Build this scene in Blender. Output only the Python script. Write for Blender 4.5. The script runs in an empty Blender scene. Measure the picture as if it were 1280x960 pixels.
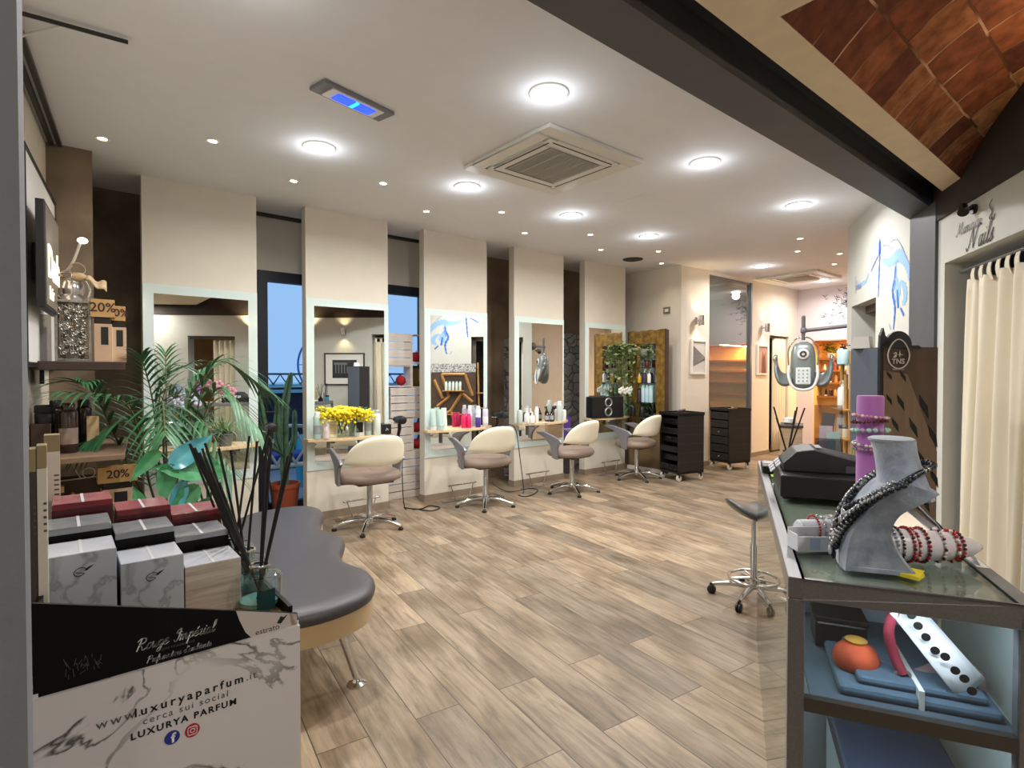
import bpy, bmesh, math, random
from mathutils import Vector, Matrix
random.seed(7)
S = bpy.context.scene
COL = S.collection
PI = math.pi
R = math.radians

# ---------------------------------------------------------------- camera, world, exposure
cam_d = bpy.data.cameras.new('camera')
cam_d.sensor_width = 36.0
cam_d.lens = 690.0 / 1280.0 * 36.0
cam_d.clip_start = 0.02
cam = bpy.data.objects.new('camera', cam_d)
COL.objects.link(cam)
cam.location = (0, 0, 1.40)
cam.rotation_euler = (R(89.0), 0, R(50.4 - 90.0))
S.camera = cam
S.view_settings.view_transform = 'Standard'
S.view_settings.look = 'None'
S.view_settings.gamma = 1.0
S.view_settings.use_curve_mapping = False
S.view_settings.exposure = 0.10

def lin(h):
    if isinstance(h, str):
        h = h.lstrip('#')
        c = [int(h[i:i+2], 16) / 255.0 for i in (0, 2, 4)]
    else:
        c = [v / 255.0 for v in h]
    return tuple((v / 12.92 if v <= 0.04045 else ((v + 0.055) / 1.055) ** 2.4) for v in c) + (1.0,)

W = bpy.data.worlds.new('evening_sky')
S.world = W
W.use_nodes = True
W.node_tree.nodes['Background'].inputs[0].default_value = lin('#a3cbf8')
W.node_tree.nodes['Background'].inputs[1].default_value = 1.0

# light levels (all lamps below read these)
P_DOWN = 24.0      # large ceiling downlights, watts
P_SPOT = 2.2
P_GLOW = 2.4        # light the domed lenses throw sideways and up       # small warm ceiling spots
P_SCONCE = 2.2
P_ENT_FILL = 8.0        # unseen fill lamps added over the entrance
P_COUNTER = 1.0     # fill strips added inside the glass counter
P_VAULT = 70.0      # unseen lamp added to light the vault
E_DOWN = 16.0      # how bright a lens looks
E_SPOT = 14.0
C_DOWN = (1.0, 0.985, 0.955)
C_SPOT = (1.0, 0.82, 0.62)

# ---------------------------------------------------------------- materials
MATS = {}
def mat(name, color, rough=0.5, metal=0.0, noise=0.0, scale=8.0, bump=0.0, bscale=60.0, emit=None, estr=0.0,
        trans=0.0, coat=0.0, spec=None, color2=None, stretch=(1, 1, 1), alpha=None, sheen=0.0):
    if name in MATS: return MATS[name]
    m = bpy.data.materials.new(name)
    m.use_nodes = True
    nt = m.node_tree
    b = nt.nodes['Principled BSDF']
    c = lin(color)
    b.inputs['Base Color'].default_value = c
    b.inputs['Roughness'].default_value = rough
    b.inputs['Metallic'].default_value = metal
    if trans: b.inputs['Transmission Weight'].default_value = trans
    if coat: b.inputs['Coat Weight'].default_value = coat
    if sheen: b.inputs['Sheen Weight'].default_value = sheen
    if spec is not None: b.inputs['Specular IOR Level'].default_value = spec
    if emit:
        b.inputs['Emission Color'].default_value = lin(emit)
        b.inputs['Emission Strength'].default_value = estr
    tc = nt.nodes.new('ShaderNodeTexCoord')
    if noise or color2:
        mp = nt.nodes.new('ShaderNodeMapping')
        mp.inputs['Scale'].default_value = stretch
        n = nt.nodes.new('ShaderNodeTexNoise')
        n.inputs['Scale'].default_value = scale
        n.inputs['Detail'].default_value = 6
        r = nt.nodes.new('ShaderNodeValToRGB')
        r.color_ramp.elements[0].position = 0.3
        r.color_ramp.elements[1].position = 0.7
        if color2:
            r.color_ramp.elements[0].color = c
            r.color_ramp.elements[1].color = lin(color2)
        else:
            r.color_ramp.elements[0].color = tuple(v * (1 - noise) for v in c[:3]) + (1,)
            r.color_ramp.elements[1].color = tuple(min(1, v * (1 + noise)) for v in c[:3]) + (1,)
        nt.links.new(tc.outputs['Object'], mp.inputs[0])
        nt.links.new(mp.outputs[0], n.inputs['Vector'])
        nt.links.new(n.outputs[0], r.inputs[0])
        nt.links.new(r.outputs[0], b.inputs['Base Color'])
    if bump:
        n2 = nt.nodes.new('ShaderNodeTexNoise')
        n2.inputs['Scale'].default_value = bscale
        n2.inputs['Detail'].default_value = 4
        bp = nt.nodes.new('ShaderNodeBump')
        bp.inputs['Strength'].default_value = bump
        bp.inputs['Distance'].default_value = 0.01
        nt.links.new(tc.outputs['Object'], n2.inputs['Vector'])
        nt.links.new(n2.outputs[0], bp.inputs['Height'])
        nt.links.new(bp.outputs[0], b.inputs['Normal'])
    MATS[name] = m
    return m

def glass(name, tint, refl=0.12, rough=0.0):
    """thin pane: tinted see-through mixed with a clear reflection"""
    if name in MATS: return MATS[name]
    m = bpy.data.materials.new(name); m.use_nodes = True
    nt = m.node_tree; nt.nodes.clear()
    o = nt.nodes.new('ShaderNodeOutputMaterial')
    t = nt.nodes.new('ShaderNodeBsdfTransparent'); t.inputs[0].default_value = lin(tint)
    g = nt.nodes.new('ShaderNodeBsdfGlossy'); g.inputs['Roughness'].default_value = rough
    f = nt.nodes.new('ShaderNodeFresnel'); f.inputs[0].default_value = 1.45
    a = nt.nodes.new('ShaderNodeMath'); a.operation = 'MULTIPLY_ADD'; a.use_clamp = True
    a.inputs[1].default_value = 1.0; a.inputs[2].default_value = refl - 0.04
    mx = nt.nodes.new('ShaderNodeMixShader')
    ge = nt.nodes.new('ShaderNodeNewGeometry')
    sb = nt.nodes.new('ShaderNodeMath'); sb.operation = 'SUBTRACT'; sb.inputs[0].default_value = 1.0
    ml = nt.nodes.new('ShaderNodeMath'); ml.operation = 'MULTIPLY'
    nt.links.new(ge.outputs['Backfacing'], sb.inputs[1])
    nt.links.new(f.outputs[0], a.inputs[0])
    nt.links.new(a.outputs[0], ml.inputs[0]); nt.links.new(sb.outputs[0], ml.inputs[1])
    nt.links.new(ml.outputs[0], mx.inputs[0])
    nt.links.new(t.outputs[0], mx.inputs[1]); nt.links.new(g.outputs[0], mx.inputs[2])
    nt.links.new(mx.outputs[0], o.inputs[0])
    MATS[name] = m
    return m

def frosted(name, c, k=.5):
    """satin sheet that lets part of the light through"""
    if name in MATS: return MATS[name]
    m = bpy.data.materials.new(name); m.use_nodes = True
    nt = m.node_tree; nt.nodes.clear()
    o = nt.nodes.new('ShaderNodeOutputMaterial')
    d = nt.nodes.new('ShaderNodeBsdfDiffuse'); d.inputs[0].default_value = lin(c)
    t = nt.nodes.new('ShaderNodeBsdfTranslucent'); t.inputs[0].default_value = lin(c)
    mx = nt.nodes.new('ShaderNodeMixShader'); mx.inputs[0].default_value = k
    nt.links.new(d.outputs[0], mx.inputs[1]); nt.links.new(t.outputs[0], mx.inputs[2]); nt.links.new(mx.outputs[0], o.inputs[0])
    MATS[name] = m
    return m

def N(nt, typ, **kw):
    n = nt.nodes.new(typ)
    for k, v in kw.items():
        if k == 'inp':
            for i, x in v.items(): n.inputs[i].default_value = x
        else: setattr(n, k, v)
    return n

def floor_mat():
    m = bpy.data.materials.new('wood_plank_tiles'); m.use_nodes = True
    nt = m.node_tree; b = nt.nodes['Principled BSDF']; L = nt.links.new
    tc = N(nt, 'ShaderNodeTexCoord')
    mp = N(nt, 'ShaderNodeMapping'); mp.inputs['Rotation'].default_value = (0, 0, R(-82.8)); mp.inputs['Location'].default_value = (0.42, 0.075, 0)
    L(tc.outputs['Object'], mp.inputs[0])
    br = N(nt, 'ShaderNodeTexBrick', offset=0.37, offset_frequency=2)
    br.inputs['Scale'].default_value = 1.0
    br.inputs['Mortar Size'].default_value = 0.0022
    br.inputs['Mortar Smooth'].default_value = 0.1
    br.inputs['Bias'].default_value = 0.0
    br.inputs['Brick Width'].default_value = 1.25
    br.inputs['Row Height'].default_value = 0.196
    br.inputs['Color1'].default_value = (0, 0, 0, 1)
    br.inputs['Color2'].default_value = (1, 1, 1, 1)
    br.inputs['Mortar'].default_value = (0.5, 0.5, 0.5, 1)
    L(mp.outputs[0], br.inputs['Vector'])
    # wood figure, shifted per plank
    add = N(nt, 'ShaderNodeVectorMath', operation='MULTIPLY_ADD')
    add.inputs[1].default_value = (7.0, 3.0, 5.0)
    L(br.outputs['Color'], add.inputs[0]); L(mp.outputs[0], add.inputs[2])
    st = N(nt, 'ShaderNodeMapping'); st.inputs['Scale'].default_value = (1.0, 10.0, 1.0)
    L(add.outputs[0], st.inputs[0])
    n1 = N(nt, 'ShaderNodeTexNoise'); n1.inputs['Scale'].default_value = 3.2; n1.inputs['Detail'].default_value = 9; n1.inputs['Roughness'].default_value = 0.66; n1.inputs['Distortion'].default_value = 0.5
    L(st.outputs[0], n1.inputs['Vector'])
    st2 = N(nt, 'ShaderNodeMapping'); st2.inputs['Scale'].default_value = (1.5, 3.0, 1.0)
    L(add.outputs[0], st2.inputs[0])
    n2 = N(nt, 'ShaderNodeTexNoise'); n2.inputs['Scale'].default_value = 1.6; n2.inputs['Detail'].default_value = 4
    L(st2.outputs[0], n2.inputs['Vector'])
    r1 = N(nt, 'ShaderNodeValToRGB')
    e = r1.color_ramp.elements
    e[0].position = 0.30; e[0].color = lin('#7b7063')
    e[1].position = 0.72; e[1].color = lin('#bdae9b')
    k = e.new(0.5); k.color = lin('#a69887')
    L(n1.outputs[0], r1.inputs[0])
    r2 = N(nt, 'ShaderNodeValToRGB')
    r2.color_ramp.elements[0].position = 0.33; r2.color_ramp.elements[0].color = lin('#c2bbb2')
    r2.color_ramp.elements[1].position = 0.62; r2.color_ramp.elements[1].color = (1, 1, 1, 1)
    L(n2.outputs[0], r2.inputs[0])
    mx = N(nt, 'ShaderNodeMix', data_type='RGBA', blend_type='MULTIPLY'); mx.inputs[0].default_value = 1.0
    L(r1.outputs[0], mx.inputs[6]); L(r2.outputs[0], mx.inputs[7])
    # tone per plank
    r3 = N(nt, 'ShaderNodeValToRGB')
    r3.color_ramp.elements[0].color = lin('#c9c6c1'); r3.color_ramp.elements[1].color = lin('#fff6e8')
    L(br.outputs['Color'], r3.inputs[0])
    mx2 = N(nt, 'ShaderNodeMix', data_type='RGBA', blend_type='MULTIPLY'); mx2.inputs[0].default_value = 1.0
    L(mx.outputs[2], mx2.inputs[6]); L(r3.outputs[0], mx2.inputs[7])
    mx3 = N(nt, 'ShaderNodeMix', data_type='RGBA')
    L(br.outputs['Fac'], mx3.inputs[0]); L(mx2.outputs[2], mx3.inputs[6]); mx3.inputs[7].default_value = lin('#4e4338')
    L(mx3.outputs[2], b.inputs['Base Color'])
    b.inputs['Roughness'].default_value = 0.42
    b.inputs['Specular IOR Level'].default_value = 0.35
    bp = N(nt, 'ShaderNodeBump'); bp.inputs['Strength'].default_value = 0.25; bp.inputs['Distance'].default_value = 0.003
    mm = N(nt, 'ShaderNodeMath', operation='SUBTRACT')
    L(n1.outputs[0], mm.inputs[0]); L(br.outputs['Fac'], mm.inputs[1])
    L(mm.outputs[0], bp.inputs['Height']); L(bp.outputs[0], b.inputs['Normal'])
    return m

def tile_mat():
    """terracotta vault tiles; u along the vault (x), v round the arc are kept in a UV map"""
    m = bpy.data.materials.new('terracotta_tiles'); m.use_nodes = True
    nt = m.node_tree; b = nt.nodes['Principled BSDF']; L = nt.links.new
    tc = N(nt, 'ShaderNodeTexCoord')
    nz = N(nt, 'ShaderNodeTexNoise'); nz.inputs['Scale'].default_value = 5.0
    L(tc.outputs['UV'], nz.inputs['Vector'])
    wob = N(nt, 'ShaderNodeVectorMath', operation='MULTIPLY_ADD'); wob.inputs[1].default_value = (0.02, 0.02, 0)
    L(nz.outputs[1], wob.inputs[0]); L(tc.outputs['UV'], wob.inputs[2])
    br = N(nt, 'ShaderNodeTexBrick', offset=0.5, offset_frequency=2, squash=0.7, squash_frequency=3)
    for k, v in {'Scale': 1.0, 'Mortar Size': 0.006, 'Mortar Smooth': 0.3, 'Brick Width': 0.27, 'Row Height': 0.22, 'Bias': 0.0}.items(): br.inputs[k].default_value = v
    br.inputs['Color1'].default_value = (0, 0, 0, 1); br.inputs['Color2'].default_value = (1, 1, 1, 1); br.inputs['Mortar'].default_value = (.5, .5, .5, 1)
    L(wob.outputs[0], br.inputs['Vector'])
    rp = N(nt, 'ShaderNodeValToRGB'); e = rp.color_ramp.elements
    e[0].color = lin('#6a3522'); e[1].color = lin('#d39c68'); k = e.new(0.5); k.color = lin('#975533')
    L(br.outputs['Color'], rp.inputs[0])
    n2 = N(nt, 'ShaderNodeTexNoise'); n2.inputs['Scale'].default_value = 14; n2.inputs['Detail'].default_value = 8
    L(tc.outputs['UV'], n2.inputs['Vector'])
    r2 = N(nt, 'ShaderNodeValToRGB'); r2.color_ramp.elements[0].position = .3; r2.color_ramp.elements[0].color = lin('#b0a090'); r2.color_ramp.elements[1].position = .65; r2.color_ramp.elements[1].color = (1, 1, 1, 1)
    L(n2.outputs[0], r2.inputs[0])
    mx = N(nt, 'ShaderNodeMix', data_type='RGBA', blend_type='MULTIPLY'); mx.inputs[0].default_value = 1.0
    L(rp.outputs[0], mx.inputs[6]); L(r2.outputs[0], mx.inputs[7])
    # worn, half-missing mortar
    r4 = N(nt, 'ShaderNodeValToRGB'); r4.color_ramp.elements[0].color = lin('#5d3522'); r4.color_ramp.elements[0].position = .45; r4.color_ramp.elements[1].color = lin('#cfa98a'); r4.color_ramp.elements[1].position = .6
    n3 = N(nt, 'ShaderNodeTexNoise'); n3.inputs['Scale'].default_value = 3.0
    L(tc.outputs['UV'], n3.inputs['Vector']); L(n3.outputs[0], r4.inputs[0])
    mx3 = N(nt, 'ShaderNodeMix', data_type='RGBA')
    L(br.outputs['Fac'], mx3.inputs[0]); L(mx.outputs[2], mx3.inputs[6]); L(r4.outputs[0], mx3.inputs[7])
    L(mx3.outputs[2], b.inputs['Base Color'])
    b.inputs['Roughness'].default_value = 0.85
    bp = N(nt, 'ShaderNodeBump'); bp.inputs['Strength'].default_value = 0.6; bp.inputs['Distance'].default_value = 0.012
    inv = N(nt, 'ShaderNodeMath', operation='MULTIPLY_ADD'); inv.inputs[1].default_value = -1.0
    L(br.outputs['Fac'], inv.inputs[0]); L(n2.outputs[0], inv.inputs[2])
    L(inv.outputs[0], bp.inputs['Height']); L(bp.outputs[0], b.inputs['Normal'])
    return m

def stone_mat():
    m = bpy.data.materials.new('rough_stone'); m.use_nodes = True
    nt = m.node_tree; b = nt.nodes['Principled BSDF']; L = nt.links.new
    tc = N(nt, 'ShaderNodeTexCoord'); mp = N(nt, 'ShaderNodeMapping'); mp.inputs['Scale'].default_value = (1, 1, 1.5)
    L(tc.outputs['Object'], mp.inputs[0])
    nz = N(nt, 'ShaderNodeTexNoise'); nz.inputs['Scale'].default_value = 6
    L(mp.outputs[0], nz.inputs['Vector'])
    wob = N(nt, 'ShaderNodeVectorMath', operation='MULTIPLY_ADD'); wob.inputs[1].default_value = (0.12, 0.12, 0.12)
    L(nz.outputs[1], wob.inputs[0]); L(mp.outputs[0], wob.inputs[2])
    v = N(nt, 'ShaderNodeTexVoronoi', feature='DISTANCE_TO_EDGE'); v.inputs['Scale'].default_value = 5.0
    v2 = N(nt, 'ShaderNodeTexVoronoi', feature='F1'); v2.inputs['Scale'].default_value = 5.0
    L(wob.outputs[0], v.inputs['Vector']); L(wob.outputs[0], v2.inputs['Vector'])
    r = N(nt, 'ShaderNodeValToRGB'); r.color_ramp.elements[0].color = lin('#4a3f37'); r.color_ramp.elements[1].color = lin('#b8a99c'); r.color_ramp.elements[1].position = 0.07
    L(v.outputs[0], r.inputs[0])
    hv = N(nt, 'ShaderNodeMix', data_type='RGBA', blend_type='MULTIPLY'); hv.inputs[0].default_value = .5
    L(r.outputs[0], hv.inputs[6]); L(v2.outputs['Color'], hv.inputs[7])
    sat = N(nt, 'ShaderNodeHueSaturation'); sat.inputs['Saturation'].default_value = 0.25
    L(hv.outputs[2], sat.inputs['Color'])
    L(sat.outputs[0], b.inputs['Base Color'])
    b.inputs['Roughness'].default_value = 0.9
    bp = N(nt, 'ShaderNodeBump'); bp.inputs['Strength'].default_value = 0.9; bp.inputs['Distance'].default_value = 0.05
    n5 = N(nt, 'ShaderNodeTexNoise'); n5.inputs['Scale'].default_value = 18; n5.inputs['Detail'].default_value = 8
    L(tc.outputs['Object'], n5.inputs['Vector'])
    ad = N(nt, 'ShaderNodeMath', operation='MULTIPLY_ADD'); ad.inputs[1].default_value = .35
    L(n5.outputs[0], ad.inputs[0]); L(v.outputs[0], ad.inputs[2])
    L(ad.outputs[0], bp.inputs['Height']); L(bp.outputs[0], b.inputs['Normal'])
    return m

def marble_mat(name, base, vein, scale=3.0, dark=0.5, rough=0.35, thin=.035):
    m = bpy.data.materials.new(name); m.use_nodes = True
    nt = m.node_tree; b = nt.nodes['Principled BSDF']; L = nt.links.new
    tc = N(nt, 'ShaderNodeTexCoord')
    mp = N(nt, 'ShaderNodeMapping'); mp.inputs['Rotation'].default_value = (0.3, 0.6, 0.2)
    L(tc.outputs['Object'], mp.inputs[0])
    n = N(nt, 'ShaderNodeTexNoise'); n.inputs['Scale'].default_value = scale; n.inputs['Detail'].default_value = 8; n.inputs['Distortion'].default_value = 1.2
    L(mp.outputs[0], n.inputs['Vector'])
    # thin veins where the noise crosses its middle value
    s = N(nt, 'ShaderNodeMath', operation='SUBTRACT'); s.inputs[1].default_value = 0.5
    ab = N(nt, 'ShaderNodeMath', operation='ABSOLUTE')
    L(n.outputs[0], s.inputs[0]); L(s.outputs[0], ab.inputs[0])
    r = N(nt, 'ShaderNodeValToRGB'); e = r.color_ramp.elements
    e[0].position = 0.0; e[0].color = (0, 0, 0, 1); e[1].position = thin; e[1].color = (1, 1, 1, 1)
    L(ab.outputs[0], r.inputs[0])
    n2 = N(nt, 'ShaderNodeTexNoise'); n2.inputs['Scale'].default_value = scale * 0.8
    L(tc.outputs['Object'], n2.inputs['Vector'])
    r2 = N(nt, 'ShaderNodeValToRGB'); r2.color_ramp.elements[0].position = 0.47; r2.color_ramp.elements[1].position = 0.6
    L(n2.outputs[0], r2.inputs[0])
    mxm = N(nt, 'ShaderNodeMath', operation='MAXIMUM'); L(r.outputs[0], mxm.inputs[0]); L(r2.outputs[0], mxm.inputs[1])
    mx = N(nt, 'ShaderNodeMix', data_type='RGBA'); mx.inputs[6].default_value = lin(vein); mx.inputs[7].default_value = lin(base)
    L(mxm.outputs[0], mx.inputs[0])
    L(mx.outputs[2], b.inputs['Base Color'])
    b.inputs['Roughness'].default_value = rough
    return m

# ---------------------------------------------------------------- mesh builder
class MB:
    def __init__(s): s.bm = bmesh.new()
    def _xf(s, vs, M):
        if M is not None:
            for v in vs: v.co = M @ v.co
    def box(s, x0, x1, y0, y1, z0, z1, bev=0.0, M=None, seg=2):
        ret = bmesh.ops.create_cube(s.bm, size=1.0)
        vs = ret['verts']
        for v in vs:
            v.co = Vector(((x0 + x1) / 2 + v.co.x * (x1 - x0), (y0 + y1) / 2 + v.co.y * (y1 - y0), (z0 + z1) / 2 + v.co.z * (z1 - z0)))
        if bev > 0:
            es = list({e for v in vs for e in v.link_edges})
            r = bmesh.ops.bevel(s.bm, geom=es, offset=bev, segments=seg, affect='EDGES', profile=0.5)
            vs = list({v for f in r['faces'] for v in f.verts} | {v for v in vs if v.is_valid})
        s._xf(vs, M); return s
    def prism(s, pts, z0, z1, M=None):
        """polygon in xy, swept in z"""
        a = [s.bm.verts.new((x, y, z0)) for x, y in pts]
        b = [s.bm.verts.new((x, y, z1)) for x, y in pts]
        n = len(pts)
        try:
            s.bm.faces.new(a[::-1]); s.bm.faces.new(b)
        except ValueError: pass
        for i in range(n): s.bm.faces.new((a[i], a[(i + 1) % n], b[(i + 1) % n], b[i]))
        s._xf(a + b, M); return s
    def lathe(s, prof, c=(0, 0, 0), seg=20, M=None, cap=True):
        rings = []
        for r, z in prof:
            rings.append([s.bm.verts.new((c[0] + r * math.cos(2 * PI * i / seg), c[1] + r * math.sin(2 * PI * i / seg), c[2] + z)) for i in range(seg)])
        for a, b in zip(rings, rings[1:]):
            for i in range(seg): s.bm.faces.new((a[i], a[(i + 1) % seg], b[(i + 1) % seg], b[i]))
        if cap:
            s.bm.faces.new(rings[0][::-1]); s.bm.faces.new(rings[-1])
        s._xf([v for q in rings for v in q], M); return s
    def tube(s, pts, r, seg=8, M=None, cap=True):
        pts = [Vector(p) for p in pts]
        n = len(pts); rr = r if isinstance(r, (list, tuple)) else [r] * n
        rings = []; up = None
        for i, p in enumerate(pts):
            t = (pts[min(i + 1, n - 1)] - pts[max(i - 1, 0)])
            if t.length < 1e-9: t = Vector((0, 0, 1))
            t.normalize()
            if up is None:
                a = Vector((0, 0, 1)) if abs(t.z) < 0.9 else Vector((1, 0, 0))
                up = (a - t * a.dot(t)).normalized()
            else:
                u2 = up - t * up.dot(t)
                up = u2.normalized() if u2.length > 1e-6 else up
            q = t.cross(up)
            rings.append([s.bm.verts.new(p + (up * math.cos(2 * PI * k / seg) + q * math.sin(2 * PI * k / seg)) * rr[i]) for k in range(seg)])
        for a, b in zip(rings, rings[1:]):
            for k in range(seg): s.bm.faces.new((a[k], a[(k + 1) % seg], b[(k + 1) % seg], b[k]))
        if cap:
            s.bm.faces.new(rings[0][::-1]); s.bm.faces.new(rings[-1])
        s._xf([v for q in rings for v in q], M); return s
    def ball(s, c, r, sub=2, sc=(1, 1, 1), M=None):
        ret = bmesh.ops.create_icosphere(s.bm, subdivisions=sub, radius=1.0)
        for v in ret['verts']: v.co = Vector((c[0] + v.co.x * r * sc[0], c[1] + v.co.y * r * sc[1], c[2] + v.co.z * r * sc[2]))
        s._xf(ret['verts'], M); return s
    def torus(s, c, R0, r, axis='z', seg=24, ts=8, M=None, a0=0, a1=2 * PI):
        full = abs(a1 - a0 - 2 * PI) < 1e-6
        n = seg if full else seg + 1
        rings = []
        for i in range(n):
            a = a0 + (a1 - a0) * i / seg
            ring = []
            for k in range(ts):
                b = 2 * PI * k / ts
                rad = R0 + r * math.cos(b); h = r * math.sin(b)
                u, w = rad * math.cos(a), rad * math.sin(a)
                p = {'z': (u, w, h), 'x': (h, u, w), 'y': (u, h, w)}[axis]
                ring.append(s.bm.verts.new((c[0] + p[0], c[1] + p[1], c[2] + p[2])))
            rings.append(ring)
        m = n if full else n - 1
        for i in range(m):
            a, b = rings[i], rings[(i + 1) % n]
            for k in range(ts): s.bm.faces.new((a[k], a[(k + 1) % ts], b[(k + 1) % ts], b[k]))
        s._xf([v for q in rings for v in q], M); return s
    def grid(s, f, nu, nv, M=None, close_u=False):
        vs = [[s.bm.verts.new(f(i / (nu if close_u else nu - 1), j / (nv - 1))) for j in range(nv)] for i in range(nu)]
        m = nu if close_u else nu - 1
        for i in range(m):
            for j in range(nv - 1):
                try: s.bm.faces.new((vs[i][j], vs[(i + 1) % nu][j], vs[(i + 1) % nu][j + 1], vs[i][j + 1]))
                except ValueError: pass
        s._xf([v for q in vs for v in q], M); return s
    def poly(s, pts):
        s.bm.faces.new([s.bm.verts.new(p) for p in pts]); return s
    def add_mesh(s, me, M=None):
        n0 = len(s.bm.verts)
        s.bm.from_mesh(me)
        s.bm.verts.ensure_lookup_table()
        s._xf(list(s.bm.verts)[n0:], M); return s

def obj(name, mb, m, parent=None, smooth=None, loc=None, rot=None, solid=0.0, sub=0, bevel=0.0):
    me = bpy.data.meshes.new(name)
    bmesh.ops.remove_doubles(mb.bm, verts=mb.bm.verts, dist=1e-6)
    bmesh.ops.recalc_face_normals(mb.bm, faces=mb.bm.faces)
    mb.bm.to_mesh(me); mb.bm.free()
    if m: me.materials.append(m)
    if smooth is not None:
        me.polygons.foreach_set('use_smooth', [True] * len(me.polygons))
        if smooth < 180:
            try: me.set_sharp_from_angle(angle=R(smooth))
            except Exception: pass
    o = bpy.data.objects.new(name, me)
    COL.objects.link(o)
    if parent: o.parent = parent
    if loc: o.location = loc
    if rot: o.rotation_euler = rot
    if solid:
        md = o.modifiers.new('thickness', 'SOLIDIFY'); md.thickness = solid; md.offset = 0
    if bevel:
        md = o.modifiers.new('bevel', 'BEVEL'); md.width = bevel; md.segments = 2; md.limit_method = 'ANGLE'
    if sub:
        md = o.modifiers.new('subdivision', 'SUBSURF'); md.levels = sub; md.render_levels = sub
    return o

def tag(o, label, cat, group=None, kind=None):
    if label: o['label'] = label
    if cat: o['category'] = cat
    if group: o['group'] = group
    if kind: o['kind'] = kind
    return o

def thing(name, label, cat, loc=(0, 0, 0), rz=0.0, group=None, rot=None):
    o = bpy.data.objects.new(name, None)
    o.empty_display_size = 0.05
    COL.objects.link(o)
    o.location = loc
    o.rotation_euler = rot if rot else (0, 0, rz)
    return tag(o, label, cat, group)

def struct(name, mb, m, parent=None, **kw):
    o = obj(name, mb, m, parent, **kw)
    if not parent: o['kind'] = 'structure'
    return o

def dup(root, loc, rz=None, label=None, group=None, scale=None):
    r = root.copy(); COL.objects.link(r); r.location = loc
    if rz is not None: r.rotation_euler = (0, 0, rz)
    if label: r['label'] = label
    if group: r['group'] = group
    if scale: r.scale = scale
    for ch in list(root.children):
        c = ch.copy(); COL.objects.link(c); c.parent = r
        for g in list(ch.children):
            d = g.copy(); COL.objects.link(d); d.parent = c
    return r

def text_mesh(s, size, shear=0.0, spacing=1.0, extrude=0.0, align='CENTER', bold=0.0):
    cu = bpy.data.curves.new('lettering', 'FONT')
    cu.body = s; cu.size = size; cu.shear = shear; cu.space_character = spacing
    cu.extrude = extrude; cu.align_x = align; cu.align_y = 'CENTER'; cu.offset = bold; cu.resolution_u = 3
    o = bpy.data.objects.new('lettering', cu)
    COL.objects.link(o)
    dg = bpy.context.evaluated_depsgraph_get()
    me = bpy.data.meshes.new_from_object(o.evaluated_get(dg))
    bpy.data.objects.remove(o); bpy.data.curves.remove(cu)
    return me

def spline(pts, n=6):
    """smooth path through the points"""
    P = [Vector(p) for p in pts]
    if len(P) < 3: return P
    out = []
    for i in range(len(P) - 1):
        p0 = P[max(i - 1, 0)]; p1 = P[i]; p2 = P[i + 1]; p3 = P[min(i + 2, len(P) - 1)]
        for k in range(n):
            t = k / n
            out.append(0.5 * ((2 * p1) + (p2 - p0) * t + (2 * p0 - 5 * p1 + 4 * p2 - p3) * t * t + (3 * p1 - p0 - 3 * p2 + p3) * t ** 3))
    out.append(P[-1])
    return out

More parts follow.
